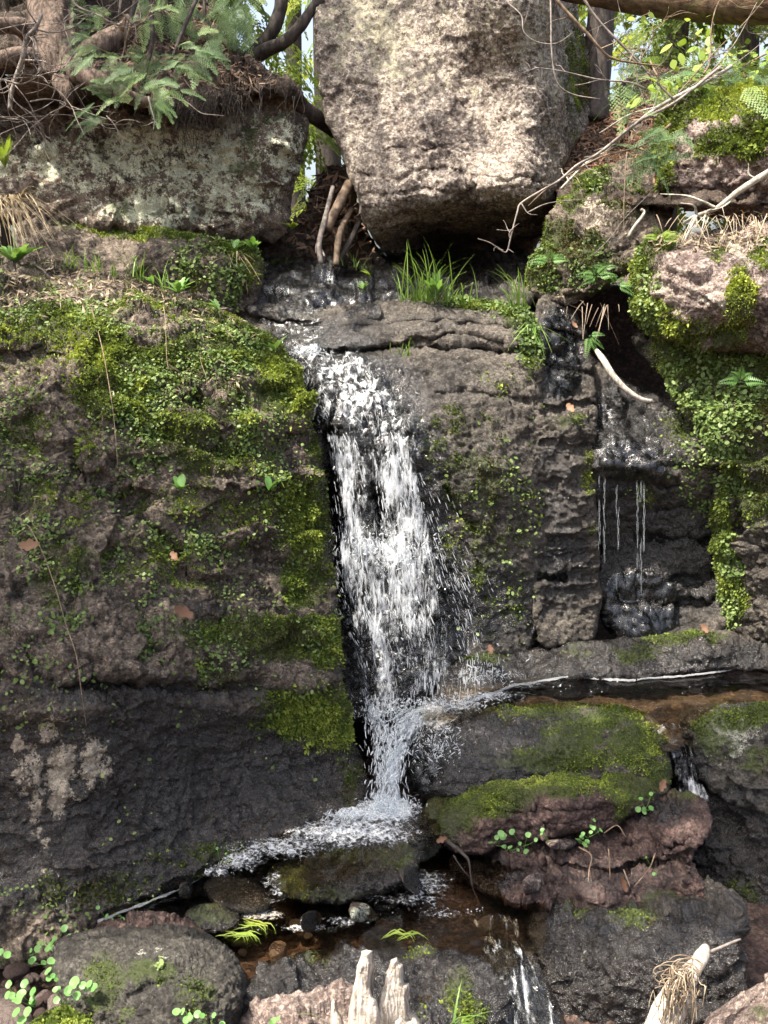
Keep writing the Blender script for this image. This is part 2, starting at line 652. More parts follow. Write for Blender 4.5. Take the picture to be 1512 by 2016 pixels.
def scatter(s, wgt, n, seed=0):
    """n random points on the front of a rock, as dense as the weight says: positions, normals, picture coordinates"""
    r = np.random.default_rng(seed)
    q = s.q
    a, b, c, e = (s.V[q[:, k]] for k in range(4))
    ar = np.linalg.norm(np.cross(c - a, e - b), axis=1) * .5
    wq = wgt[q].mean(1) * ar
    tot = wq.sum()
    if tot <= 0: return None
    f = r.choice(len(q), n, p=wq / tot)
    u, v = r.random(n)[:, None], r.random(n)[:, None]
    mixp = lambda A: (A[q[f, 0]] * (1 - u) * (1 - v) + A[q[f, 1]] * (1 - u) * v + A[q[f, 2]] * u * v + A[q[f, 3]] * u * (1 - v))
    Np = mixp(s.N)
    return mixp(s.V), Np / (np.linalg.norm(Np, axis=1)[:, None] + 1e-9), mixp(np.stack([s.px, s.py], -1)), tot


def unit(v): return v / (np.linalg.norm(v, axis=-1)[..., None] + 1e-12)
# ------------------------------------------------------------------ stone materials
M_BOULDER = rock_mat('pale_crusted_stone', (.062, .044, .036), (.190, .143, .115), (.52, .45, .375), (.55, .50, .36), .35, 60, .9, 90, bump=1.8)
M_SLAB = rock_mat('lichen_stone', (.05, .036, .027), (.12, .085, .064), (.30, .23, .17), (.70, .71, .53), .3, 40, .5, 90, bump=1.3)
M_BANK = rock_mat('earthy_conglomerate', (.024, .017, .012), (.092, .068, .048), (.28, .225, .175), (.60, .51, .39), .4, 48, .5, 90, bump=1.5)
M_WET = rock_mat('dark_stream_stone', (.019, .016, .013), (.058, .047, .037), (.185, .16, .13), (.45, .45, .36), .25, 50, .5, 90, bump=1.3)
M_RED = rock_mat('red_conglomerate', (.036, .021, .018), (.080, .046, .038), (.19, .125, .105), (.5, .45, .4), .5, 55, .5, 80, bump=1.5)
M_PINK = rock_mat('pink_conglomerate', (.06, .038, .032), (.19, .130, .110), (.42, .34, .29), (.58, .54, .42), .6, 45, .65, 80, bump=1.5)
M_GREY = rock_mat('grey_stone', (.017, .014, .011), (.040, .036, .029), (.115, .103, .084), (.4, .4, .33), .15, 45, .5, 90, bump=1.2)
M_SOIL = rock_mat('dark_soil', (.022, .015, .010), (.060, .040, .027), (.14, .10, .07), (.4, .4, .3), .2, 60, .4, 90, bump=1.6)

R = {}

# ---- big boulder at the head of the falls
R['boulder'] = rock('boulder', [(640, -160), (612, 50), (625, 150), (640, 220), (655, 270), (678, 300), (690, 350), (705, 400), (725, 450), (745, 485), (780, 522), (860, 517),
    (1040, 522), (1078, 440), (1102, 380), (1112, 320), (1150, 262), (1178, 215), (1172, 130), (1140, 40), (1120, -160)],
    [(640, -150, 4.9), (625, 100, 4.62), (640, 200, 4.58), (690, 350, 4.42), (712, 400, 4.33), (850, -150, 4.85), (850, 0, 4.7), (850, 120, 4.55), (850, 250, 4.42), (850, 340, 4.33),
     (850, 405, 4.27), (960, 400, 4.27), (1050, 400, 4.29), (1085, 380, 4.34), (1080, 250, 4.45), (1078, 100, 4.58), (1070, -150, 4.85), (1096, 330, 4.46), (1094, 200, 4.53), (1088, 0, 4.69),
     (1120, 290, 4.75), (1145, 150, 5.25), (1170, 200, 5.5), (1130, 0, 5.35), (1110, -150, 5.4), (730, 430, 4.33), (780, 436, 4.34), (850, 442, 4.60), (950, 436, 4.62), (1050, 436, 4.60),
     (850, 470, 4.95), (950, 470, 4.98), (1040, 470, 5.0), (800, 505, 4.9), (850, 515, 5.1), (950, 515, 5.1), (960, 150, 4.52), (960, 280, 4.40), (740, 150, 4.56), (745, 320, 4.38)],
    M_BOULDER, 'huge pale crusted boulder perched over the dark gap at the head of the falls', 'boulder', rw=14, rd=0.06, thick=1.2, amp=0.016, freq=3.5, rough=0.012, cong=0.008, cong_f=52, micro=0.0075, 
    fac=0.12, seed=3, jag=9, masks={'lichen': [(760, 60, 170, 130, .5), (990, 90, 110, 130, .42), (1085, 100, 60, 160, .4), (740, 450, 40, 60, .4)], 'moss': [(1135, 150, 34, 140, .62)], 'wet': [(920, 480, 190, 34, .6)]},  # the last mask makes the recessed underside darker and glossier
    grooves=[([(700, 345), (760, 352), (830, 330), (900, 340), (1000, 362), (1090, 350)], 6, .018), ([(720, 385), (840, 372), (930, 385), (1060, 372)], 5, .016), ([(760, 300), (860, 290), (960, 310)], 5, .012)])

# ---- lichen slab on the left
R['slab'] = rock('rock_slab', [(-280, 150), (0, 150), (60, 140), (140, 130), (250, 110), (400, 90), (500, 130), (560, 165), (612, 205), (605, 260), (590, 320), (575, 380), (572, 440), (540, 472),
    (480, 478), (380, 468), (260, 470), (120, 450), (60, 440), (0, 440), (-280, 420)],
    [(-250, 160, 4.5), (-250, 340, 4.3), (0, 180, 4.5), (0, 360, 4.27), (300, 120, 4.65), (300, 250, 4.4), (300, 440, 4.22), (150, 300, 4.36), (450, 330, 4.32), (550, 190, 4.55), (550, 300, 4.36),
     (560, 440, 4.38), (600, 220, 4.62), (590, 320, 4.5), (450, 460, 4.27), (450, 150, 4.6)],
    M_SLAB, 'broad lichen covered rock slab under the overhanging cedar roots', 'rock', rw=36, rd=.14, thick=.9, amp=.03, freq=4, rough=.014, strata=.012, cong=.008, fac=0.32, seed=12,
    masks={'lichen': [(120, 330, 190, 70, .62), (250, 300, 140, 90, .62), (400, 330, 130, 100, .66), (330, 410, 220, 44, .62), (470, 390, 90, 60, .64), (450, 250, 70, 60, .5), (560, 290, 46, 100, .48)],
           'moss': [(490, 270, 22, 50, .5), (485, 330, 40, 30, .5), (60, 350, 40, 30, .35), (235, 410, 30, 30, .45), (555, 230, 60, 40, .3)], 'wet': [(60, 280, 70, 40, .3)]},
    grooves=[([(0, 300), (90, 315), (170, 300)], 5, .03), ([(300, 425), (380, 405), (470, 430), (560, 420)], 5, .02), ([(200, 250), (240, 330), (220, 400)], 5, .012)])

# ---- low ledge below the slab
R['ledge'] = rock('rock_ledge', [(40, 425), (120, 410), (200, 425), (300, 442), (420, 470), (500, 488), (520, 520), (515, 570), (500, 612), (440, 640), (300, 640), (100, 570), (30, 500)],
    [(80, 420, 4.35), (300, 445, 4.35), (480, 482, 4.3), (100, 460, 4.08), (300, 475, 4.02), (430, 488, 4.03), (300, 560, 3.96), (500, 520, 4.03), (490, 590, 3.98), (400, 630, 3.88), (60, 520, 4.0), (180, 500, 4.02)],
    M_BANK, 'low mossy rock ledge with grass in front, under the lichen slab', 'rock', rw=16, rd=.07, thick=.6, amp=.025, freq=5, fac=0.35, seed=17,
    masks={'moss': [(330, 462, 90, 14, 1), (230, 452, 60, 12, .7), (460, 490, 60, 18, .9), (480, 540, 45, 60, .75), (400, 540, 60, 60, .45), (150, 445, 60, 12, .5)], 'wet': [(510, 590, 40, 40, .5)]})

# ---- the great mossy bank with the dark wall below it
R['bank'] = rock('rock_bank', [(-280, 470), (0, 498), (60, 512), (130, 530), (250, 553), (340, 578), (420, 600), (480, 636), (540, 676), (580, 720), (605, 780), (615, 850), (640, 950), (655, 1050),
    (660, 1150), (665, 1230), (672, 1300), (684, 1400), (695, 1460), (722, 1520), (738, 1580), (700, 1605), (600, 1642), (500, 1680), (400, 1730), (300, 1775), (190, 1830), (100, 1870), (0, 1890), (-280, 1950)],
    [(-250, 490, 3.95), (0, 506, 3.95), (60, 522, 3.9), (250, 562, 3.8), (430, 607, 3.78), (0, 560, 3.5), (250, 610, 3.46), (480, 660, 3.6), (560, 720, 3.52), (-250, 600, 3.4), (0, 700, 3.18), (250, 720, 3.2),
     (450, 750, 3.3), (590, 800, 3.4), (0, 900, 2.93), (250, 900, 3.0), (450, 900, 3.15), (615, 900, 3.38), (-250, 900, 2.9), (0, 1050, 2.78), (250, 1050, 2.88), (450, 1050, 3.08), (640, 1050, 3.32),
     (-250, 1200, 2.55), (0, 1190, 2.6), (250, 1185, 2.74), (450, 1200, 2.94), (650, 1200, 3.22), (0, 1300, 2.44), (250, 1295, 2.57), (450, 1310, 2.77), (640, 1280, 3.02), (0, 1400, 2.42), (250, 1400, 2.56),
     (450, 1400, 2.77), (665, 1400, 3.0), (0, 1600, 2.40), (250, 1600, 2.54), (450, 1560, 2.77), (680, 1520, 2.98), (0, 1860, 2.28), (190, 1815, 2.37), (400, 1715, 2.53), (600, 1632, 2.72), (730, 1585, 2.86),
     (-250, 1400, 2.4), (-250, 1900, 2.25), (350, 800, 3.18), (560, 950, 3.24), (540, 1260, 2.9)],
    M_BANK, 'long mossy rock bank with a dark wet wall below it, beside the waterfall', 'rock', rw=26, rd=.10, thick=1.0, amp=.04, freq=3.2, rough=.016, strata=.012, cong=.014, cong_f=34, fac=0.36, wet_smooth=.4, seed=23, jag=7,
    masks={'moss': [(300, 820, 330, 230, .40), (120, 640, 200, 90, .42), (330, 1110, 260, 70, .42), (230, 770, 100, 70, 1.), (330, 720, 110, 60, .8), (480, 690, 90, 55, .95), (560, 760, 55, 70, 1.), (430, 620, 70, 30, .8), (200, 640, 70, 40, .6), (100, 660, 70, 40, .45), (330, 850, 120, 60, .62),
                    (280, 600, 120, 24, .5), (590, 1030, 48, 80, 1.), (600, 1140, 50, 60, .9), (560, 1260, 130, 46, .9), (640, 1270, 40, 50, 1), (430, 1250, 90, 36, .75), (600, 1400, 110, 60, 1), (645, 1440, 60, 40, .8),
                    (420, 1000, 140, 60, .5), (330, 1090, 160, 46, .5), (120, 1120, 80, 80, .5), (60, 840, 80, 90, .48), (60, 980, 90, 60, .45), (150, 1000, 60, 70, .4), (430, 1330, 80, 40, .55), (480, 900, 90, 70, .5),
                    (130, 1760, 200, 60, .42), (430, 1690, 120, 50, .4), (520, 1430, 80, 40, .4), (230, 690, 80, 40, .8), (620, 860, 30, 80, .5), (690, 1540, 30, 70, .35)],
           'wet': [(350, 1500, 460, 130, 1.3), (200, 1650, 460, 170, 1.2), (560, 1560, 220, 130, 1.3), (640, 980, 34, 200, .8), (660, 1250, 30, 120, .8), (300, 1360, 350, 40, .8), (620, 880, 30, 60, .6), (380, 1195, 110, 20, .5)],
           'lichen': [(95, 1440, 34, 48, .66), (60, 1520, 54, 68, .66), (115, 1510, 48, 58, .64), (180, 1500, 32, 52, .66), (70, 1600, 20, 64, .62), (110, 1580, 22, 40, .62), (90, 1690, 20, 50, .4), (35, 1470, 14, 26, .7)]},
    grooves=[([(0, 1330), (120, 1352), (260, 1345), (400, 1360), (520, 1352), (640, 1370)], 10, .035), ([(120, 1215), (260, 1240), (400, 1222), (560, 1210)], 7, .02), ([(250, 1010), (330, 1070), (360, 1120)], 16, .05),
             ([(480, 1080), (540, 1110), (590, 1100)], 14, .04), ([(150, 930), (220, 960), (290, 1000)], 22, .06), ([(380, 780), (420, 840), (430, 900)], 10, .04), ([(540, 860), (600, 870)], 12, .05),
             ([(0, 700), (80, 690), (140, 700)], 6, .025), ([(160, 1680), (320, 1640), (480, 1600)], 12, -.015)])

# ---- rock step of the upper stream, below the boulder
R['step'] = rock('rock_step', [(470, 530), (500, 505), (560, 488), (650, 490), (800, 490), (900, 490), (1060, 480), (1075, 600), (900, 630), (470, 640)],
    [(520, 515, 4.42), (650, 516, 4.45), (800, 522, 4.45), (1040, 545, 4.4), (650, 495, 4.95), (800, 495, 5.0), (950, 495, 5.0), (1050, 495, 4.9), (520, 545, 4.2), (650, 548, 4.2), (800, 552, 4.2), (520, 600, 4.0), (650, 600, 4.0), (800, 605, 4.0), (1040, 590, 4.05)],
    M_WET, 'black wet rock step glinting below the big boulder', 'rock', rw=14, rd=.06, thick=.6, amp=.02, freq=7, rough=.012, pits=.015, fac=0.4, seed=31,
    masks={'wet': [(700, 560, 330, 80, 1.2)], 'moss': [(720, 545, 26, 18, .5), (570, 515, 60, 10, .5)]})

# ---- the rock the waterfall runs over
R['fall'] = rock('waterfall_rock', [(430, 600), (520, 594), (640, 600), (700, 592), (830, 585), (960, 590), (1030, 600), (1060, 640), (1068, 720), (1072, 850), (1075, 1000), (1075, 1150), (1070, 1292), (900, 1305),
    (860, 1360), (720, 1430), (640, 1410), (610, 1200), (590, 1000), (550, 780), (500, 700)],
    [(450, 606, 3.98), (560, 604, 3.98), (600, 640, 3.88), (590, 690, 3.78), (700, 600, 3.98), (850, 594, 3.98), (1040, 612, 3.9), (700, 630, 3.84), (850, 625, 3.8), (1020, 650, 3.76), (850, 665, 3.75), (700, 672, 3.76),
     (690, 705, 3.68), (850, 705, 3.68), (1000, 715, 3.67), (640, 720, 3.68), (850, 745, 3.62), (1000, 760, 3.60), (640, 800, 3.56), (760, 820, 3.52), (900, 825, 3.51), (1050, 830, 3.58), (680, 852, 3.50),
     (800, 865, 3.48), (900, 890, 3.46), (1000, 950, 3.47), (1066, 950, 3.54), (700, 960, 3.50), (850, 1050, 3.48), (1000, 1100, 3.47), (1066, 1150, 3.53), (700, 1070, 3.44), (740, 1150, 3.42), (850, 1150, 3.43),
     (720, 1250, 3.38), (850, 1270, 3.40), (1000, 1260, 3.45), (720, 1410, 3.26), (620, 1100, 3.6), (560, 760, 3.72), (840, 1340, 3.32)],
    M_WET, 'tall dark rock with a layered cap that the waterfall pours over', 'rock', rw=20, rd=.08, thick=.9, amp=0.022, freq=3, rough=0.013, strata=0.007, cong=0.005, pits=0.01, fac=0.11, seed=41, jag=7,
    masks={'moss': [(970, 1020, 110, 250, .40), (920, 840, 110, 60, .34), (960, 596, 90, 16, 1.), (1020, 620, 36, 26, .9), (850, 588, 90, 10, .7), (1045, 690, 20, 60, .6), (960, 1050, 60, 120, .42), (900, 940, 60, 70, .38), (1000, 1170, 50, 70, .35), (940, 1130, 16, 60, .55), (880, 1080, 16, 60, .55),
                    (860, 880, 50, 30, .4)],
           'wet': [(700, 800, 160, 120, 1.2), (840, 1000, 60, 220, 1.), (900, 1180, 70, 140, .9), (640, 700, 120, 80, 1.1), (660, 1000, 40, 200, 1.2), (1060, 1200, 50, 200, .7), (760, 640, 220, 40, .45), (900, 760, 150, 70, .42), (960, 950, 110, 160, .5), (980, 1180, 100, 120, .8), (760, 1200, 160, 260, 1.2)]},
    grooves=[([(640, 692), (720, 690), (800, 680), (880, 692), (960, 688), (1040, 700)], 9, .075), ([(800, 672), (900, 664), (990, 676)], 6, .04), ([(700, 640), (820, 632), (950, 642), (1030, 650)], 5, .02),
             ([(650, 860), (652, 950), (670, 1050)], 12, .07), ([(880, 960), (895, 1000), (935, 1040)], 6, .04), ([(860, 780), (940, 770), (1040, 790)], 6, .014), ([(740, 930), (748, 1000), (760, 1060)], 18, .06), ([(760, 1050), (790, 1062), (820, 1058)], 12, -.05)])

# ---- narrow pillar right of it
R['pillar'] = rock('rock_pillar', [(1050, 590), (1085, 568), (1140, 615), (1165, 690), (1176, 800), (1172, 950), (1180, 1100), (1186, 1262), (1120, 1272), (1048, 1282), (1040, 1000), (1036, 800)],
    [(1070, 590, 4.0), (1120, 640, 3.95), (1100, 740, 3.78), (1140, 780, 3.75), (1120, 800, 3.66), (1120, 840, 3.58), (1120, 1000, 3.55), (1120, 1250, 3.49), (1166, 900, 3.63), (1174, 1200, 3.56), (1050, 800, 3.62), (1050, 1100, 3.54), (1050, 950, 3.55)],
    M_WET, 'narrow upright rock pillar between the waterfall rock and the dripping wall', 'rock', rw=10, rd=0.05, thick=.7, amp=0.02, freq=5, rough=0.014, strata=.016, pits=0.008, fac=0.2, seed=47,
    masks={'moss': [(1160, 930, 14, 60, .7), (1130, 1190, 40, 40, .4), (1160, 1040, 10, 20, .6), (1110, 830, 60, 14, .35)], 'wet': [(1100, 700, 70, 110, 1.), (1110, 1120, 80, 130, .7), (1100, 960, 80, 140, .6)]},
    grooves=[([(1050, 800), (1100, 806), (1170, 798)], 6, .05), ([(1060, 660), (1110, 655), (1160, 668)], 5, .03), ([(1060, 730), (1110, 726), (1165, 735)], 5, .03), ([(1065, 1125), (1090, 1140), (1110, 1138)], 6, .05), ([(1070, 870), (1130, 880), (1170, 872)], 4, .02)])

# ---- dripping wall
R['drip'] = rock('dripping_wall', [(1140, 680), (1200, 735), (1290, 775), (1340, 760), (1420, 780), (1450, 1000), (1470, 1275), (1170, 1282), (1160, 1000), (1150, 800)],
    [(1180, 765, 3.92), (1260, 775, 3.95), (1200, 860, 3.70), (1280, 850, 3.72), (1200, 925, 3.56), (1280, 935, 3.55), (1380, 890, 3.60), (1200, 965, 3.64), (1280, 975, 3.67), (1200, 1100, 3.72), (1300, 1100, 3.71),
     (1400, 1000, 3.66), (1200, 1140, 3.69), (1250, 1200, 3.66), (1250, 1262, 3.60), (1400, 1200, 3.62), (1400, 1266, 3.54), (1180, 700, 4.05), (1400, 780, 3.85), (1330, 800, 3.82), (1175, 1240, 3.64)],
    M_WET, 'black dripping rock wall with a wet shelf on top, right of the pillar', 'rock', rw=18, rd=.08, thick=.7, amp=.035, freq=4.5, rough=0.014, strata=0.012, fac=0.2, seed=53,
    masks={'wet': [(1240, 850, 130, 110, 1.3), (1250, 1100, 160, 200, 1.1), (1380, 1100, 90, 150, .8)], 'moss': [(1340, 860, 40, 40, .5), (1270, 975, 26, 26, .7), (1380, 960, 40, 40, .4)]},
    grooves=[([(1180, 950), (1260, 958), (1330, 945)], 7, .05), ([(1290, 1000), (1360, 990), (1420, 1000)], 7, .05), ([(1260, 1060), (1350, 1050), (1420, 1066)], 7, .05), ([(1330, 1140), (1420, 1130)], 9, .05), ([(1280, 1190), (1420, 1180)], 7, .04),
             ([(1170, 1000), (1172, 1150), (1178, 1260)], 6, .05), ([(1300, 915), (1380, 920)], 6, .03)])

# ---- right side boulders
R['rightb'] = rock('conglomerate_boulder', [(1240, 575), (1246, 515), (1290, 482), (1340, 470), (1400, 452), (1460, 440), (1560, 428), (1780, 425), (1780, 715), (1512, 700), (1440, 695), (1380, 690), (1310, 675), (1262, 645), (1242, 610)],
    [(1250, 585, 3.78), (1300, 510, 3.68), (1400, 465, 3.78), (1500, 445, 3.78), (1400, 540, 3.44), (1500, 540, 3.38), (1350, 610, 3.47), (1440, 640, 3.42), (1440, 688, 3.52), (1700, 440, 3.7), (1700, 600, 3.35), (1290, 650, 3.66), (1380, 490, 3.6), (1500, 680, 3.45)],
    M_PINK, 'pinkish conglomerate boulder with yellow moss on its left shoulder', 'boulder', rw=26, rd=.12, thick=.8, amp=.035, freq=4, rough=.014, cong=.02, cong_f=24, fac=0.25, seed=59,
    masks={'moss': [(1265, 520, 40, 50, 1.), (1300, 490, 40, 20, 1.), (1270, 620, 60, 50, .95), (1340, 650, 90, 36, .85), (1460, 600, 36, 70, .85), (1440, 660, 60, 36, .8), (1410, 500, 24, 30, .5), (1500, 510, 30, 40, .4)],
           'lichen': [(1400, 590, 40, 40, .5), (1300, 560, 40, 30, .45), (1440, 500, 40, 30, .4)]})
R['rightbank'] = rock('mossy_bank', [(1236, 650), (1310, 655), (1440, 670), (1780, 690), (1780, 1280), (1480, 1272), (1430, 1235), (1410, 1100), (1400, 1000), (1392, 900), (1340, 800), (1316, 740), (1262, 705)],
    [(1260, 680, 3.9), (1330, 715, 3.72), (1420, 700, 3.66), (1350, 790, 3.62), (1440, 850, 3.46), (1500, 760, 3.5), (1420, 1000, 3.54), (1500, 1000, 3.42), (1500, 1200, 3.42), (1700, 1000, 3.2), (1440, 1200, 3.56), (1700, 750, 3.4)],
    M_WET, 'shady mossy bank of rock below the pink boulder, hung with small plants', 'rock', rw=24, rd=.10, thick=.7, amp=.035, freq=4, rough=.016, strata=.014, cong=.01, fac=0.35, seed=61,
    masks={'moss': [(1370, 715, 120, 40, .9), (1480, 740, 100, 50, .8), (1390, 810, 70, 80, .7), (1490, 840, 70, 90, .7), (1500, 960, 60, 80, .75), (1425, 1060, 20, 110, 1.1), (1450, 1180, 22, 46, 1.2), (1440, 930, 50, 70, .5), (1330, 690, 70, 30, .8)],
           'wet': [(1420, 1180, 80, 90, .6)]},
    grooves=[([(1445, 900), (1455, 1000), (1450, 1100)], 10, .06), ([(1300, 710), (1380, 745), (1320, 780)], 10, .02)])
R['upperb'] = rock('mossy_boulder', [(1290, 250), (1320, 200), (1380, 188), (1450, 178), (1560, 172), (1780, 168), (1780, 460), (1512, 440), (1400, 428), (1330, 405), (1300, 385), (1282, 320)],
    [(1296, 300, 4.1), (1345, 200, 4.2), (1500, 186, 4.15), (1345, 240, 3.98), (1500, 235, 3.85), (1400, 300, 3.86), (1500, 300, 3.76), (1330, 350, 3.95), (1400, 400, 3.9), (1500, 420, 3.88), (1700, 300, 3.6)],
    M_PINK, 'moss capped boulder under the leafy sapling at the top of the bank', 'boulder', rw=22, rd=.10, thick=.8, amp=.03, freq=4.5, rough=.014, strata=.012, cong=.014, cong_f=28, fac=0.3, seed=67,
    masks={'moss': [(1440, 205, 130, 34, 1.), (1330, 215, 30, 50, .9), (1430, 280, 70, 34, .9), (1500, 265, 50, 30, .9), (1310, 300, 24, 80, .7), (1470, 300, 90, 24, .6)], 'lichen': [(1385, 240, 16, 16, .6), (1350, 300, 40, 60, .3)]})
R['wedge'] = rock('leaning_rock', [(1036, 565), (1046, 510), (1070, 470), (1085, 420), (1108, 380), (1140, 340), (1200, 322), (1290, 312), (1335, 400), (1300, 475), (1255, 525), (1200, 565), (1140, 600), (1060, 600)],
    [(1050, 550, 4.08), (1085, 460, 4.12), (1140, 350, 4.32), (1280, 330, 4.3), (1200, 420, 4.02), (1140, 500, 3.94), (1290, 440, 3.95), (1100, 575, 3.98), (1200, 540, 3.88), (1130, 420, 4.08)],
    M_BANK, 'mossy rock leaning between the big boulder and the pink boulder', 'rock', rw=22, rd=.10, thick=.7, amp=.035, freq=5, rough=.016, cong=.016, cong_f=30, fac=0.35, seed=71,
    masks={'moss': [(1070, 530, 40, 50, .95), (1100, 470, 50, 50, .75), (1160, 350, 40, 36, .95), (1140, 500, 60, 60, .7), (1200, 540, 60, 30, .6), (1230, 400, 60, 50, .4), (1120, 400, 30, 30, .6)], 'lichen': [(1170, 420, 40, 36, .5)]})

# ---- shelf along the foot of the cliff, and the rocks in the two pools
R['shelf'] = rock('rock_shelf', [(880, 1310), (930, 1290), (1100, 1268), (1180, 1260), (1300, 1250), (1400, 1240), (1480, 1243), (1560, 1233), (1780, 1228), (1780, 1326), (1480, 1324), (1400, 1324), (1300, 1334), (1190, 1338), (1150, 1332), (1000, 1352), (900, 1396), (850, 1390)],
    [(950, 1292, 3.42), (1180, 1264, 3.46), (1400, 1246, 3.5), (1700, 1236, 3.5), (950, 1312, 3.30), (1180, 1287, 3.33), (1400, 1272, 3.36), (1700, 1262, 3.36), (900, 1380, 3.17), (1000, 1345, 3.26), (1180, 1334, 3.31), (1400, 1320, 3.35), (1700, 1322, 3.35)],
    M_WET, 'long low wet rock shelf running along the edge of the upper pool', 'rock', rw=10, rd=.05, thick=.5, amp=.02, freq=6, rough=.012, pits=.01, fac=0.3, seed=73, step=2.5,
    masks={'wet': [(1100, 1300, 500, 60, 1.2)], 'moss': [(1350, 1255, 80, 14, .9), (1250, 1290, 60, 20, .5), (950, 1300, 70, 16, .5), (1120, 1285, 50, 16, .4)]})
R['rocka'] = rock('mossy_pool_rock', [(792, 1500), (800, 1450), (840, 1415), (900, 1402), (960, 1394), (1040, 1386), (1120, 1382), (1200, 1386), (1260, 1396), (1300, 1420), (1318, 1470), (1328, 1540), (1290, 1590), (1000, 1590), (850, 1580), (800, 1545)],
    [(1100, 1384, 3.08), (1100, 1410, 2.98), (1100, 1450, 2.89), (1100, 1550, 2.80), (960, 1390, 3.06), (880, 1420, 2.98), (850, 1460, 2.92), (850, 1540, 2.86), (808, 1500, 2.95), (1280, 1415, 3.0), (1290, 1550, 2.82), (1220, 1385, 3.04), (1230, 1450, 2.88), (960, 1450, 2.9), (1000, 1550, 2.8)],
    M_WET, 'wide wet rock with bright moss cushions between the waterfall and the small cascade', 'rock', rw=22, rd=.09, thick=.5, amp=0.016, freq=5, rough=.013, pits=.008, fac=0.12, seed=79, step=2.5,
    masks={'moss': [(1130, 1450, 60, 34, 1.15), (1180, 1420, 50, 20, 1.05), (1250, 1470, 60, 50, .9), (1100, 1495, 130, 30, .85), (1080, 1400, 150, 26, .6), (1220, 1400, 70, 26, .65), (1290, 1520, 40, 40, .6)], 'wet': [(880, 1470, 160, 130, 1.6), (1000, 1430, 160, 80, 1.1), (1000, 1540, 200, 40, .8)]})
R['rockb'] = rock('mossy_stone', [(1335, 1405), (1370, 1388), (1420, 1383), (1512, 1378), (1780, 1376), (1780, 1610), (1512, 1600), (1450, 1590), (1400, 1570), (1368, 1510), (1345, 1455)],
    [(1400, 1392, 3.02), (1500, 1386, 3.0), (1400, 1420, 2.94), (1500, 1420, 2.9), (1400, 1480, 2.9), (1500, 1560, 2.78), (1700, 1390, 2.9), (1700, 1580, 2.65), (1390, 1550, 2.87)],
    M_GREY, 'sunlit mossy stone right of the small cascade', 'rock', rw=18, rd=.08, thick=.5, amp=.025, freq=5, rough=.014, cong=.01, fac=0.25, seed=83, step=2.5,
    masks={'moss': [(1440, 1420, 80, 30, .55), (1500, 1410, 40, 30, .8), (1410, 1470, 50, 30, .5), (1490, 1490, 50, 30, .45), (1390, 1440, 30, 40, .6)], 'wet': [(1370, 1520, 40, 70, .9), (1460, 1570, 100, 30, .7)], 'lichen': [(1430, 1440, 90, 60, .48)]})
R['darkwall'] = rock('dark_wall', [(1350, 1560), (1420, 1550), (1512, 1575), (1780, 1585), (1780, 2150), (1380, 2150), (1385, 1950), (1385, 1800), (1370, 1780), (1340, 1700), (1350, 1640)],
    [(1400, 1570, 2.92), (1512, 1590, 2.82), (1500, 1700, 2.74), (1500, 1900, 2.62), (1700, 1700, 2.6), (1700, 2100, 2.4), (1400, 1700, 2.82), (1480, 2100, 2.5)],
    M_WET, 'shadowed wet rock face below the sunlit mossy stone', 'rock', rw=16, rd=.08, thick=.6, amp=.035, freq=5, rough=.016, strata=.022, fac=0.45, seed=89, masks={'wet': [(1480, 1780, 200, 300, 1.3)], 'moss': [(1470, 1760, 50, 40, .6)]})
R['tilt'] = rock('tilted_slab', [(822, 1605), (850, 1572), (900, 1545), (960, 1530), (1050, 1515), (1150, 1506), (1255, 1499), (1288, 1508), (1292, 1560), (1286, 1592), (1240, 1605), (1200, 1628), (1120, 1643), (1040, 1658), (980, 1664), (940, 1682), (905, 1680), (860, 1660), (830, 1632)],
    [(835, 1605, 2.84), (880, 1560, 2.88), (1050, 1521, 2.90), (1200, 1508, 2.90), (1275, 1508, 2.88), (900, 1580, 2.76), (1050, 1550, 2.76), (1200, 1540, 2.75), (900, 1605, 2.68), (1000, 1582, 2.65), (1120, 1566, 2.64), (1220, 1562, 2.66), (1280, 1560, 2.73),
     (1000, 1620, 2.63), (1000, 1655, 2.65), (1120, 1610, 2.63), (1200, 1615, 2.68), (930, 1650, 2.64), (930, 1678, 2.66), (860, 1640, 2.72)],
    M_RED, 'moss topped slab of red stone tilted in front of the pool rock', 'rock', rw=9, rd=.05, thick=.35, amp=.016, freq=6, rough=.012, cong=.012, cong_f=34, fac=0.16, seed=97, step=2.2,
    masks={'moss': [(1100, 1530, 200, 34, 1.1), (1230, 1535, 70, 50, 1.15), (960, 1570, 110, 44, 1.), (880, 1605, 70, 56, .9), (1080, 1560, 120, 22, .8), (1225, 1590, 26, 40, .8), (900, 1640, 40, 30, .4)], 'wet': [(860, 1640, 60, 60, .9), (1050, 1640, 180, 30, .45)]},
    grooves=[([(960, 1600), (1040, 1590), (1120, 1600), (1200, 1590)], 5, .016), ([(1000, 1630), (1080, 1622), (1160, 1618)], 4, .012)])
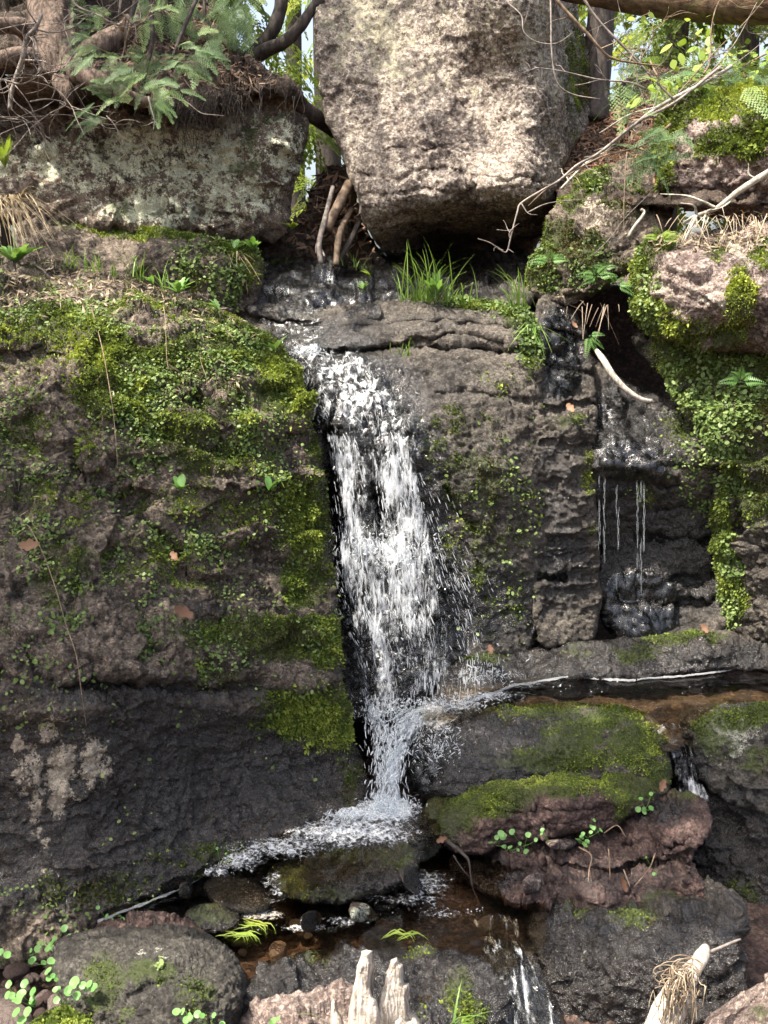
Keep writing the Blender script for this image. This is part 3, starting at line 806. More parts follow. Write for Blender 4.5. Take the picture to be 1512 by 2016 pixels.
R['redslab'] = rock('red_slab', [(890, 1695), (950, 1672), (1050, 1640), (1150, 1622), (1250, 1600), (1310, 1560), (1370, 1563), (1402, 1590), (1396, 1632), (1370, 1672), (1362, 1700), (1392, 1748), (1405, 1800), (1300, 1800), (1200, 1812), (1100, 1800), (1000, 1778), (940, 1755), (900, 1722)],
    [(1325, 1570, 2.80), (1375, 1572, 2.74), (1300, 1620, 2.62), (1385, 1625, 2.56), (1220, 1650, 2.70), (1100, 1660, 2.72), (950, 1690, 2.72), (1330, 1655, 2.55), (1150, 1705, 2.56), (1300, 1690, 2.56), (1000, 1750, 2.52), (1200, 1740, 2.48), (1350, 1740, 2.46),
     (1200, 1790, 2.45), (1370, 1790, 2.42), (1040, 1705, 2.60), (1100, 1780, 2.48)],
    M_RED, 'broken red conglomerate slab wedged under the moss topped slab', 'rock', rw=10, rd=.06, thick=.4, amp=0.012, freq=6, rough=0.014, strata=0.026, cong=0.014, cong_f=36, fac=0.26, micro=0.006, seed=101, step=2.2,
    masks={'wet': [(1150, 1730, 260, 60, .55), (1300, 1600, 90, 34, .8), (950, 1730, 120, 50, .9), (1150, 1690, 160, 24, .5), (1180, 1780, 150, 26, .5)], 'moss': [(1340, 1570, 40, 14, .5), (1050, 1680, 50, 14, .35), (1250, 1690, 60, 16, .35)]},
    grooves=[([(950, 1712), (1080, 1700), (1200, 1712), (1350, 1680)], 6, .04), ([(1000, 1750), (1120, 1742), (1240, 1760)], 5, .025), ([(1230, 1660), (1300, 1664), (1360, 1650)], 5, .03)])
R['block'] = rock('rock_block', [(1035, 1800), (1060, 1770), (1150, 1752), (1250, 1758), (1350, 1742), (1425, 1736), (1458, 1790), (1466, 1850), (1476, 1950), (1482, 2140), (1090, 2140), (1080, 2000), (1055, 1920), (1030, 1860)],
    [(1070, 1775, 2.52), (1250, 1768, 2.52), (1400, 1745, 2.52), (1080, 1832, 2.35), (1250, 1828, 2.28), (1420, 1815, 2.28), (1100, 2000, 2.19), (1250, 2000, 2.14), (1440, 2000, 2.14), (1250, 2120, 2.08), (1250, 1880, 2.2)],
    M_WET, 'large dark rock block under the red slab, beside the outflow', 'rock', rw=18, rd=.08, thick=.5, amp=.03, freq=5, rough=.014, cong=.016, cong_f=30, pits=.008, fac=0.3, seed=103, step=2.5,
    masks={'wet': [(1150, 1950, 260, 200, 1.2), (1080, 1850, 80, 100, .9), (1350, 1930, 190, 160, 1.1)], 'moss': [(1250, 1810, 70, 20, .5), (1330, 1790, 90, 24, .35), (1140, 1800, 40, 20, .4), (1330, 1800, 60, 20, .3)], 'lichen': [(1150, 1880, 50, 20, .3)]})  # wet stone; the mask covers it all to paint in some shade too
R['poolrock'] = rock('green_pool_rock', [(518, 1722), (540, 1697), (600, 1682), (680, 1667), (780, 1655), (826, 1668), (832, 1700), (800, 1735), (740, 1765), (660, 1782), (590, 1777), (540, 1757)],
    [(700, 1670, 2.66), (560, 1705, 2.55), (800, 1665, 2.62), (700, 1700, 2.52), (600, 1740, 2.46), (700, 1740, 2.46), (660, 1776, 2.44), (800, 1700, 2.53), (530, 1725, 2.52), (760, 1750, 2.48)],
    M_WET, 'rounded wet rock with green algae in the middle of the foamy pool', 'rock', rw=16, rd=.06, thick=.25, amp=.018, freq=7, rough=.012, fac=0.15, seed=107, step=2,
    masks={'wet': [(680, 1720, 200, 80, 1.3)], 'moss': [(570, 1730, 50, 40, .6), (780, 1690, 50, 30, .6), (680, 1690, 80, 16, .5), (650, 1760, 90, 20, .45)]})
R['splash'] = rock('splash_stone', [(750, 1605), (800, 1588), (836, 1600), (846, 1640), (830, 1668), (780, 1668)], [(800, 1592, 2.86), (800, 1620, 2.74), (840, 1640, 2.72), (790, 1660, 2.68), (760, 1620, 2.78)],
    M_WET, 'small black stone under the foot of the waterfall splash', 'rock', rw=12, rd=.05, thick=.2, amp=.015, freq=8, fac=0.2, seed=109, step=2, masks={'wet': [(800, 1630, 90, 80, 1.3)]})
R['mound'] = rock('streambed_rock', [(470, 1985), (515, 1905), (560, 1882), (620, 1868), (690, 1872), (760, 1868), (850, 1862), (930, 1876), (972, 1925), (1012, 2000), (1035, 2150), (460, 2150)],
    [(620, 1876, 2.22), (850, 1868, 2.27), (700, 1890, 2.14), (750, 1950, 2.02), (950, 1940, 2.10), (920, 1890, 2.2), (750, 2080, 1.9), (500, 2050, 1.95), (540, 1920, 2.1), (980, 2080, 2.0)],
    M_WET, 'dark wet rock lying at the front edge of the lower pool', 'rock', rw=16, rd=.07, thick=.3, amp=.025, freq=6, rough=.014, cong=.018, cong_f=36, fac=0.3, seed=113, step=2.2,
    masks={'wet': [(720, 1960, 380, 170, 1.3)], 'moss': [(900, 1960, 40, 50, .7), (920, 2000, 36, 40, .7), (620, 1880, 40, 14, .4), (830, 1880, 60, 14, .45), (790, 2010, 60, 30, .3)]})
R['frontb'] = rock('grey_boulder', [(103, 1880), (118, 1845), (180, 1826), (280, 1818), (360, 1820), (425, 1845), (467, 1890), (492, 1940), (484, 1990), (462, 2080), (300, 2140), (200, 2080), (148, 1995), (108, 1935)],
    [(280, 1824, 2.24), (150, 1845, 2.18), (425, 1852, 2.2), (280, 1860, 2.08), (280, 1940, 1.93), (450, 1930, 1.98), (150, 1920, 2.0), (300, 2050, 1.84), (460, 2020, 1.92), (200, 2040, 1.9), (380, 1870, 2.07)],
    M_GREY, 'rounded grey boulder with olive moss patches beside the red rubble', 'boulder', rw=26, rd=.10, thick=.3, amp=.02, freq=5, rough=.010, fac=0.1, seed=127, step=2.2, jag=4,
    masks={'moss': [(205, 1930, 50, 60, .55), (300, 1915, 60, 30, .5), (385, 1960, 60, 50, .45), (180, 1980, 30, 30, .5), (400, 2000, 40, 30, .4), (230, 1990, 40, 40, .4)], 'wet': [(300, 1840, 180, 30, .5), (300, 1930, 200, 100, .4)], 'lichen': [(320, 1890, 70, 16, .2)]},
    grooves=[([(250, 1960), (330, 1930), (430, 1960)], 8, .012)])
R['ridge'] = rock('rubble_ridge', [(180, 1832), (230, 1812), (300, 1806), (360, 1815), (408, 1836), (400, 1858), (300, 1860), (190, 1856)], [(230, 1818, 2.34), (300, 1812, 2.36), (390, 1835, 2.32), (230, 1845, 2.26), (300, 1850, 2.25), (380, 1850, 2.26)],
    M_RED, 'crumbly ridge of red gravel stone behind the grey boulder', 'rock', rw=10, rd=.05, thick=.2, amp=.02, freq=9, rough=.012, cong=.022, cong_f=40, fac=0.4, seed=131, step=1.8)
R['pinkrock'] = rock('pink_rock', [(430, 2120), (455, 2005), (500, 1985), (560, 1970), (620, 1950), (680, 1938), (705, 1955), (730, 2120)], [(500, 1992, 2.0), (600, 1962, 2.0), (690, 1945, 2.02), (550, 2020, 1.88), (680, 2020, 1.88), (600, 2100, 1.8)],
    M_PINK, 'pinkish conglomerate rock behind the splintered stump', 'rock', rw=12, rd=.06, thick=.25, amp=.02, freq=7, rough=.012, cong=.016, cong_f=36, fac=0.35, seed=137, step=2.2)
R['corner'] = rock('pebbly_rock', [(1360, 2140), (1385, 2000), (1420, 1985), (1460, 1955), (1512, 1930), (1600, 1900), (1780, 1880), (1780, 2140)], [(1400, 2000, 1.9), (1500, 1945, 1.9), (1700, 1900, 1.9), (1450, 2050, 1.76), (1512, 2000, 1.76), (1700, 2000, 1.74), (1450, 2130, 1.7)],
    M_PINK, 'dry pebbly rock behind the bleached driftwood branch', 'rock', rw=14, rd=.06, thick=.3, amp=.015, freq=6, rough=.008, cong=.026, cong_f=26, fac=0.15, seed=139, step=2.2, masks={'moss': [(1490, 2000, 30, 24, .5)]})
R['cushion'] = rock('moss_cushion', [(40, 2100), (55, 2030), (80, 2002), (120, 1985), (170, 1980), (215, 1994), (252, 2030), (270, 2100)], [(150, 1986, 2.0), (150, 2020, 1.86), (60, 2050, 1.88), (240, 2050, 1.88), (150, 2090, 1.8)],
    M_SOIL, 'plump yellow green moss cushion at the foot of the grey boulder', 'moss', rw=16, rd=.06, thick=.2, amp=.012, freq=8, fac=0, seed=149, step=2.2, masks={'moss': [(150, 2040, 200, 120, 1.6)]})
for nm, pl, ct, mt, lb, sd, ms in (
    ('cobble', [(398, 1745), (415, 1726), (450, 1720), (490, 1730), (525, 1755), (542, 1785), (500, 1802), (450, 1796), (418, 1780)], [(450, 1724, 2.52), (530, 1775, 2.42), (460, 1750, 2.44), (480, 1795, 2.39), (410, 1750, 2.48)], M_GREY,
     'brown wet cobble left of the green pool rock', 151, {'wet': [(470, 1760, 100, 60, 1.2)]}),
    ('cobble', [(352, 1752), (366, 1738), (390, 1737), (404, 1752), (398, 1768), (370, 1772), (354, 1764)], [(375, 1742, 2.5), (375, 1768, 2.46), (375, 1755, 2.46)], M_WET, 'small black cobble at the foot of the dark wall', 152, {'wet': [(376, 1752, 40, 30, 1.2)]}),
    ('cobble', [(588, 1812), (598, 1796), (625, 1791), (646, 1800), (654, 1820), (632, 1834), (600, 1830)], [(620, 1795, 2.37), (620, 1815, 2.33), (620, 1832, 2.31)], M_RED, 'red wet cobble in the lower pool', 153, {'wet': [(620, 1810, 60, 40, .9)]}),
    ('cobble', [(688, 1795), (703, 1779), (725, 1780), (742, 1800), (737, 1816), (700, 1818)], [(715, 1783, 2.4), (715, 1800, 2.36), (715, 1816, 2.34)], M_SLAB, 'round tan cobble in the lower pool', 154, {'lichen': [(715, 1797, 40, 30, .55)], 'wet': [(715, 1815, 30, 10, .6)]}),
    ('cobble', [(358, 1805), (378, 1782), (430, 1773), (472, 1790), (478, 1822), (440, 1842), (390, 1834)], [(420, 1778, 2.42), (420, 1810, 2.36), (420, 1836, 2.33), (470, 1805, 2.38)], M_WET, 'flat algae green cobble between the pool and the red ridge', 155, {'wet': [(420, 1805, 90, 60, 1.2)], 'moss': [(420, 1800, 60, 30, .6)]}),
    ('cobble', [(1026, 1740), (1040, 1722), (1065, 1718), (1088, 1725), (1090, 1742), (1060, 1758), (1034, 1758)], [(1058, 1722, 2.5), (1058, 1740, 2.46), (1058, 1756, 2.47)], M_PINK, 'dusky double cobble stuck in front of the red slab', 156, {}),
    ('cobble', [(1076, 1664), (1100, 1650), (1140, 1655), (1138, 1668), (1096, 1674)], [(1105, 1655, 2.6), (1105, 1668, 2.58)], M_PINK, 'flat pale cobble under the moss topped slab', 157, {}),
    ('cobble', [(800, 1690), (830, 1700), (850, 1730), (870, 1745), (830, 1760), (790, 1750)], [(820, 1700, 2.66), (830, 1745, 2.56)], M_WET, 'dark cobble in the gap between green pool rock and red slab', 158, {'wet': [(830, 1730, 90, 60, 1.2)]})):
    s = rock(nm, pl, ct, mt, lb, 'cobble', rw=12, rd=.035, thick=.09, amp=.008, freq=12, rough=.004, fac=.12, seed=sd, step=1.6, jag=2.5, masks=ms)
    R['cob%d' % sd] = s

R['chute'] = rock('outflow_rock', [(930, 1890), (960, 1862), (1000, 1850), (1050, 1862), (1075, 1920), (1110, 2000), (1140, 2140), (960, 2140), (985, 2010), (960, 1940)], [(980, 1870, 2.30), (1040, 1875, 2.28), (1010, 1920, 2.2), (1040, 1980, 2.12), (1060, 2060, 2.05), (1000, 2120, 2.0), (1120, 2120, 1.98)],
    M_WET, 'black rock under the outflow chute', 'rock', rw=12, rd=.05, thick=.3, amp=.012, freq=7, fac=.2, seed=173, step=2.2, masks={'wet': [(1030, 1980, 120, 160, 1.3)]})

# ---- soil under the cedar, hillside litter slope, root tangle in the gap
R['soil'] = rock('root_mat', [(-280, -160), (420, -160), (425, 30), (455, 85), (500, 122), (545, 148), (580, 172), (612, 205), (560, 190), (500, 185), (450, 205), (400, 232), (350, 238), (300, 205), (240, 190), (150, 165), (100, 148), (40, 140), (-280, 150)],
    [(-250, 0, 4.7), (0, 100, 4.25), (0, 140, 4.22), (150, 150, 4.18), (300, 195, 4.12), (370, 230, 4.15), (450, 195, 4.22), (560, 180, 4.38), (300, 100, 4.35), (450, 120, 4.5), (540, 150, 4.45), (300, 0, 4.8), (450, 60, 4.8), (100, 0, 4.6), (300, -150, 5.3), (0, -150, 5.2), (430, -100, 5.2), (430, 40, 4.85)],
    M_SOIL, 'overhanging mat of dark soil and roots on top of the lichen slab', 'soil', rw=24, rd=.12, thick=.9, amp=.05, freq=5, rough=.02, fac=0.4, seed=161, jag=14,
    masks={'lichen': [(140, 160, 60, 12, .35), (260, 185, 60, 16, .35)], 'moss': [(450, 110, 60, 40, .3)]})
R['tangle'] = rock('root_tangle', [(606, 430), (622, 360), (650, 332), (690, 345), (718, 420), (745, 500), (780, 545), (640, 550), (500, 545), (490, 480), (560, 452)], [(640, 350, 4.75), (680, 400, 4.68), (640, 500, 4.6), (740, 530, 4.6), (570, 490, 4.55)],
    M_SOIL, 'dark tangle of soil and roots filling the gap behind the sticks', 'soil', rw=16, rd=.08, thick=.35, amp=.05, freq=8, rough=.03, fac=0.5, seed=163, jag=16)
R['slope'] = rock('hillside', [(1085, 380), (1100, 310), (1160, 235), (1200, 195), (1280, 120), (1420, 150), (1800, 150), (1800, 400), (1300, 400), (1150, 400)],
    [(1110, 330, 4.7), (1180, 240, 5.3), (1260, 200, 5.4), (1290, 130, 6.2), (1450, 160, 6.0), (1750, 170, 5.8), (1300, 320, 4.4), (1750, 380, 4.2), (1200, 330, 4.6), (1450, 260, 4.9)],
    M_SOIL, kind='structure', label='steep slope of dead leaves and needles', cat='slope', rw=12, rd=.06, thick=1.5, amp=.05, freq=4, rough=.02, fac=0.3, seed=167, jag=16)

# ------------------------------------------------------------------ moss fuzz
M_MOSS = leaf_mat('moss', [(0, (.085, .062, .02)), (.18, (.055, .06, .016)), (.38, (.075, .105, .02)), (.65, (.14, .195, .03)), (1, (.36, .41, .075))], .3, .7)
M_LEAF = leaf_mat('small_leaves', [(0, (.045, .075, .022)), (.5, (.135, .205, .055)), (1, (.32, .40, .15))], .35, .5)


def moss(key, dens=60000, h=.010, bright=0.5, lo=.28, name='moss', seed=0, spots=None):
    s = R[key]
    wgt = paint(spots, s.px, s.py) if spots else np.clip((s.att['moss'] - lo) / .6, 0, 1) ** 1.3 * np.clip(s.d / 4, 0, 1)
    r = scatter(s, wgt, 10, seed)
    if r is None: return
    n = int(min(90000, r[3] * dens))
    if n < 30: return
    p, N, uv, _ = scatter(s, wgt, n, seed + 1)
    g = np.random.default_rng(seed + 5)
    big = fbm(p * 9, 4, .55, seed + 3)
    hh = h * (.5 + g.random(n)) * (1 + .9 * big)
    d = unit(N * .9 + g.normal(0, .55, (n, 3)) + np.array((0, 0, .25)))
    side = unit(np.cross(d, g.normal(0, 1, (n, 3))))
    wd = hh * (.16 + .14 * g.random(n))
    p = p - N * .002
    b0, b1 = p - side * wd[:, None], p + side * wd[:, None]
    m0, m1 = p + d * (hh * .6)[:, None] - side * (wd * .9)[:, None], p + d * (hh * .6)[:, None] + side * (wd * .9)[:, None]
    t = p + d * hh[:, None] + np.array((0, 0, -1)) * (hh * .15)[:, None]
    V = np.stack([b0, b1, m1, t, m0], 1).reshape(-1, 3)
    i = np.arange(n)[:, None] * 5
    hue = fbm(p * 5, 3, .5, seed + 8)
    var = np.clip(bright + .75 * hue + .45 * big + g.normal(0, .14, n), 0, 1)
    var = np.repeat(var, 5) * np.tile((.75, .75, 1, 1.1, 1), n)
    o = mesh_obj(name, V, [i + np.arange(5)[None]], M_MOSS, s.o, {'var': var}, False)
    return tag(o, kind='stuff')


for k, d, h, b in (('bank', 95000, .010, .50), ('fall', 90000, .010, .5), ('rightb', 80000, .012, .62), ('rightbank', 80000, .010, .42), ('upperb', 75000, .013, .62), ('wedge', 80000, .011, .5), ('ledge', 80000, .010, .55),
                   ('rocka', 130000, .007, .46), ('rockb', 110000, .007, .52), ('tilt', 190000, .005, .44), ('frontb', 110000, .005, .42), ('cushion', 160000, .011, .72), ('shelf', 80000, .007, .42), ('pillar', 80000, .009, .5),
                   ('mound', 80000, .007, .45), ('block', 80000, .006, .4), ('slab', 60000, .006, .2), ('boulder', 50000, .008, .3), ('poolrock', 60000, .005, .45), ('redslab', 60000, .006, .4), ('drip', 60000, .01, .5), ('darkwall', 60000, .008, .35), ('step', 50000, .007, .4)):
    moss(k, d, h, b, seed=len(k) * 7)

moss('rightbank', 160000, .012, .62, seed=71, spots=[(1420, 1010, 12, 40, 1), (1424, 1060, 12, 50, 1), (1430, 1110, 12, 50, 1), (1440, 1160, 14, 40, 1), (1452, 1195, 18, 26, 1.2)])
moss('bank', 110000, .012, .64, seed=73, spots=[(590, 1020, 44, 66, 1), (620, 1410, 64, 46, 1), (645, 1265, 34, 30, 1), (590, 770, 26, 46, 1), (560, 720, 30, 30, .7), (200, 760, 50, 36, .7)])
# ------------------------------------------------------------------ ground to the horizon
def ground_z(x, y):
    z = np.where(y < 2.15, -.16 - .5 * (2.15 - y) * (y > 0) - 1.07 * (y <= 0), -.16)
    z = z + smooth(4.55, 5.3, y) * 1.85
    z = z + smooth(5.3, 40, y) * 1.2
    z = np.where(y < 0, -1.2, z)
    return z


gx = np.concatenate([-np.geomspace(2, 900, 40)[::-1], np.linspace(-1.9, 1.9, 120), np.geomspace(2, 900, 40)])
gy = np.concatenate([-np.geomspace(.05, 900, 30)[::-1], np.linspace(0, 6, 180), np.geomspace(6.1, 900, 60)])
X, Yg = np.meshgrid(gx, gy)
V = np.stack([X.ravel(), Yg.ravel(), ground_z(X.ravel(), Yg.ravel())], -1)
V[:, 2] += .03 * fbm(V * np.array((4, 4, 0)) + 3, 4, .5, 5) * (np.abs(V[:, 1]) < 60)
I = np.arange(len(V)).reshape(X.shape)
Q = np.stack([I[:-1, :-1], I[:-1, 1:], I[1:, 1:], I[1:, :-1]], -1).reshape(-1, 4)
M_BED = rock_mat('stream_gravel', (.025, .015, .011), (.07, .04, .029), (.17, .11, .085), (.4, .4, .3), .6, 38, .4, 60, bump=1.5)
tag(mesh_obj('ground', V, [Q], M_BED, origin=np.zeros(3)), 'reddish gravel stream bed and woodland floor', 'ground', kind='structure')

pb = PZ(*np.array(chaikin([(838, 1412), (838, 1385), (900, 1355), (1000, 1335), (1190, 1320), (1420, 1300), (1800, 1300), (1800, 1392), (1400, 1398), (1355, 1415), (1338, 1440), (1305, 1440), (1285, 1408), (1200, 1390), (1040, 1390), (940, 1402), (880, 1420)], 2)).T, .30)
x, y = [a.ravel() for a in np.meshgrid(np.arange(pb[:, 0].min(), pb[:, 0].max(), .012), np.arange(pb[:, 1].min(), pb[:, 1].max(), .012))]
nx = len(np.arange(pb[:, 0].min(), pb[:, 0].max(), .012))
ins = inside(x, y, pb[:, :2])
I = np.arange(len(x)).reshape(-1, nx)
q = np.stack([I[:-1, :-1], I[:-1, 1:], I[1:, 1:], I[1:, :-1]], -1).reshape(-1, 4)
q = q[ins[q].all(1)]
us = np.unique(q); re_ = np.full(len(x), -1); re_[us] = np.arange(len(us))
V = np.stack([x, y, np.full(len(x), .22)], -1)[us]
V[:, 2] += .035 * fbm(V * 9, 4, .55, 3)
M_PBED = rock_mat('pool_gravel', (.018, .012, .009), (.042, .028, .019), (.12, .085, .06), (.4, .4, .3), .6, 38, .4, 60, bump=1.5)
tag(mesh_obj('stream_bed', V, [re_[q]], M_PBED), 'brown gravel bed of the upper pool', 'stream bed', kind='structure')
# ------------------------------------------------------------------ water
def water_mat(name, tint, foam_scale, stretch=(1, 1, 1), bumpd=.004, foamy=True, bub=False, ripple=60, ior=1.33):
    g = NT(name)
    c = g.coord(stretch)
    n = g.noise(c, ripple, 4, .6, .4)
    n2 = g.noise(c, ripple * .3, 3, .5, .6)
    h = g.math('ADD', g.math('MULTIPLY', n, .5), n2)
    b = g.bump(h, bumpd, .9)
    fr = g.n('ShaderNodeFresnel'); fr.inputs[0].default_value = ior
    g.put(fr.inputs[1], b)
    tr = g.n('ShaderNodeBsdfTransparent'); tr.inputs[0].default_value = (*tint, 1)
    gl = g.n('ShaderNodeBsdfGlossy'); gl.inputs['Roughness'].default_value = .06
    g.put(gl.inputs['Normal'], b)
    m = g.n('ShaderNodeMixShader')
    g.t.links.new(fr.outputs[0], m.inputs[0]); g.t.links.new(tr.outputs[0], m.inputs[1]); g.t.links.new(gl.outputs[0], m.inputs[2])
    if not foamy: return g.done(m.outputs[0])
    fn = g.noise(c, foam_scale, 6, .68, .5)
    if bub:
        v = g.voro(g.coord(), 130)
        v2 = g.voro(g.coord(), 70)
        fn = g.math('ADD', g.math('MULTIPLY', fn, .75), g.math('MULTIPLY', g.math('MINIMUM', v.outputs['Distance'], v2.outputs['Distance']), .35))
        fb = g.bump(g.math('MULTIPLY', v.outputs['Distance'], -1.0), .008, 1.0)
    else:
        fb = g.bump(fn, .012, 1.0)
    fm = g.step(g.math('ADD', g.attr('foam'), g.math('MULTIPLY', g.math('SUBTRACT', fn, .5), (1.5 if bub else 2.4))), .36, .95)
    d = g.bsdf(**{'Base Color': (.82, .84, .86), 'Roughness': .28, 'Specular IOR Level': .6, 'Normal': fb})
    m2 = g.n('ShaderNodeMixShader')
    g.put(m2.inputs[0], g.math('MULTIPLY', fm, .92))
    g.t.links.new(m.outputs[0], m2.inputs[1]); g.t.links.new(d, m2.inputs[2])
    return g.done(m2.outputs[0])


M_FILM = water_mat('running_water', (.93, .95, .95), 42, (1, 1, .38), .006)
M_TRICKLE = water_mat('thin_water', (.9, .92, .94), 60, (1, 1, .4), .008, ior=1.55)
M_CHUTE = water_mat('chute_water', (.9, .93, .94), 46, (1, .22, .22), .010, ripple=40)
M_POOL = water_mat('pool_water', (.93, .84, .70), 44, (1, 1, 1), .003, bub=True, ripple=28, ior=1.45)

g = NT('white_water')
_d = g.bsdf(**{'Base Color': (.86, .88, .9), 'Roughness': .2, 'Specular IOR Level': .7})
_t = g.n('ShaderNodeBsdfTranslucent'); _t.inputs[0].default_value = (.86, .89, .92, 1)
_p = g.n('ShaderNodeBsdfTransparent'); _p.inputs[0].default_value = (.95, .97, .98, 1)
_m = g.n('ShaderNodeMixShader'); _m.inputs[0].default_value = .4
g.t.links.new(_d, _m.inputs[1]); g.t.links.new(_t.outputs[0], _m.inputs[2])
_m2 = g.n('ShaderNodeMixShader'); g.put(_m2.inputs[0], g.step(g.attr('var'), 0, 1, .75, .35))
g.t.links.new(_m.outputs[0], _m2.inputs[1]); g.t.links.new(_p.outputs[0], _m2.inputs[2])
M_WHITE = g.done(_m2.outputs[0])


def film(name, key, poly, label, mat, off=.008, foam=(), foam_base=.1, ripple=.004, rip_f=(40, 40, 9), it=4, seed=0):
    """water lying on a rock: the rock's own surface inside an outline, smoothed and lifted"""
    s = R[key]
    ins = inside(s.px, s.py, chaikin(poly, 2))
    q = s.q[ins[s.q].all(1)]
    us = np.unique(q)
    re = np.full(len(s.V), -1); re[us] = np.arange(len(us))
    q = re[q]
    V, N, px, py = s.V[us].copy(), s.N[us], s.px[us], s.py[us]
    e = np.concatenate([q[:, [k, (k + 1) % 4]] for k in range(4)])
    for _ in range(it):
        acc, cn = np.zeros_like(V), np.zeros(len(V))
        np.add.at(acc, e[:, 0], V[e[:, 1]]); np.add.at(cn, e[:, 0], 1)
        V = V * .5 + .5 * acc / np.maximum(cn, 1)[:, None]
    V = V + N * (off + ripple * ridged(V * np.array(rip_f) + seed, 3, .6, seed))[:, None]
    fo = np.clip(foam_base + paint(foam, px, py) + .25 * fbm(V * np.array((30, 30, 7)), 4, .6, seed + 3), 0, 1.2)
    o = mesh_obj(name, V, [q], mat, None, {'foam': fo})
    return tag(o, label, 'water', None, 'structure')


film('water', 'step', [(508, 528), (560, 508), (660, 514), (815, 522), (830, 560), (815, 606), (520, 608)], 'thin stream sliding over the black step', M_TRICKLE, .004, foam_base=.0, ripple=.009, rip_f=(45, 45, 45), it=3, seed=3)
film('water', 'fall', [(500, 612), (560, 600), (625, 602), (640, 640), (640, 680), (700, 692), (760, 725), (790, 780), (840, 830), (850, 880), (830, 980), (860, 1080), (905, 1200), (925, 1310), (900, 1375), (770, 1420), (690, 1400), (680, 1240),
    (664, 1100), (656, 980), (640, 870), (600, 830), (570, 740), (535, 680)], 'cascade running down over the dark rock', M_FILM, .010,
    [(600, 640, 40, 60, .22), (620, 694, 54, 14, .6), (665, 735, 90, 46, .46), (700, 790, 80, 60, .55), (640, 790, 44, 50, .45), (760, 850, 60, 30, .42), (690, 900, 50, 60, .55), (790, 920, 40, 80, .5), (700, 1030, 50, 60, .35), (760, 1090, 110, 40, .6),
     (740, 1180, 60, 90, .42), (820, 1160, 60, 90, .32), (760, 1320, 50, 80, .4), (850, 1330, 60, 60, .25)], .03, .009, (34, 34, 10), 3, 5)
film('water', 'drip', [(1172, 765), (1230, 775), (1290, 800), (1312, 850), (1300, 905), (1310, 940), (1240, 948), (1180, 940), (1166, 860)], 'wet film shining on the shelf of the dripping wall', M_TRICKLE, .006, ripple=.006, rip_f=(40, 40, 20), it=8, seed=9, foam_base=0.0)
film('water', 'drip', [(1180, 1120), (1300, 1120), (1345, 1180), (1340, 1250), (1184, 1268)], 'wet film on the foot of the dripping wall', M_TRICKLE, .004, foam_base=.0, ripple=.005, rip_f=(50, 50, 22), it=6, seed=13)
film('water', 'pillar', [(1064, 600), (1110, 590), (1140, 660), (1150, 780), (1080, 790), (1062, 700)], 'thin water trickling down the rock pillar', M_TRICKLE, .003, ripple=.004, rip_f=(50, 50, 22), it=4, seed=15)
film('water', 'rocka', [(796, 1500), (802, 1440), (850, 1405), (930, 1385), (985, 1385), (930, 1420), (880, 1450), (870, 1520), (840, 1570), (806, 1550)], 'spray water running off the mossy pool rock', M_TRICKLE, .004, [(850, 1420, 60, 24, .5)], .12, .005, (40, 40, 14), 1, 17)


# ---- falling strands
def strands(bag, A, B, r, g, seed=0):
    """spindle shaped strands of water from A to B (n,3) with radius r (n,)"""
    n = len(A)
    T = unit(B - A)
    S1 = unit(np.cross(T, np.array((.3, .9, .2))))
    S2 = np.cross(T, S1)
    V = [A[:, None]]
    for f, k in ((.18, .8), (.55, 1.0), (.85, .75)):
        c = A + (B - A) * f + S1 * (g.normal(0, .25, n) * r)[:, None]
        V.append(np.stack([c + (S1 * math.cos(a) + S2 * math.sin(a)) * (r * k)[:, None] for a in (0, 1.57, 3.14, 4.71)], 1))
    V.append(B[:, None])
    V = np.concatenate(V, 1)                       # n,14,3
    i = np.arange(n)[:, None] * 14
    quads, tris = [], []
    for k in range(4):
        k2 = (k + 1) % 4
        tris += [(0, 1 + k2, 1 + k), (13, 9 + k, 9 + k2)]
        for l in (1, 5): quads.append((l + k, l + k2, l + 4 + k2, l + 4 + k))
    bag.add(V.reshape(-1, 3), [(i[:, :, None] + np.array(quads)[None]).reshape(-1, 4), (i[:, :, None] + np.array(tris)[None]).reshape(-1, 3)], np.repeat(g.random(n), 14))


Lp = np.array([(840, 634), (870, 644), (950, 662), (1050, 671), (1100, 667), (1200, 684), (1300, 718), (1400, 730)], float)
Rp = np.array([(840, 800), (870, 806), (950, 828), (1050, 848), (1100, 862), (1200, 888), (1300, 905), (1400, 900)], float)


def fall_pt(s, py, fwd):
    l, r_ = np.interp(py, Lp[:, 0], Lp[:, 1]), np.interp(py, Rp[:, 0], Rp[:, 1])
    Yb = np.interp(py, (840, 950, 1070, 1200, 1300, 1400), (3.46, 3.43, 3.38, 3.34, 3.28, 3.20))
    return P(l + (r_ - l) * s, py, Yb - fwd)


def dens(s, py):
    d = 0.05
    def col(c0, w0, a0, y0, y1, f=75):
        return a0 * np.exp(-((s - c0) / w0) ** 2) * smooth(y0 - f, y0, py) * smooth(y1 + f, y1, py)
    d = d + col(.12, .12, .9, 860, 1080) + col(.30, .07, .7, 850, 960) + col(.75, .16, 1., 850, 1060) + col(.92, .08, .7, 900, 1100) + col(.55, .10, .6, 930, 1010)
    d = d + col(.22, .16, .8, 1080, 1220) + col(.55, .2, .75, 1090, 1180) + col(.8, .12, .55, 1100, 1190) + col(.08, .1, .45, 1080, 1180)
    d = d + col(.22, .07, 1., 1200, 1400) + col(.60, .12, .75, 1160, 1340) + col(.80, .10, .42, 1200, 1400) + col(.42, .1, .25, 1240, 1400)
    return d


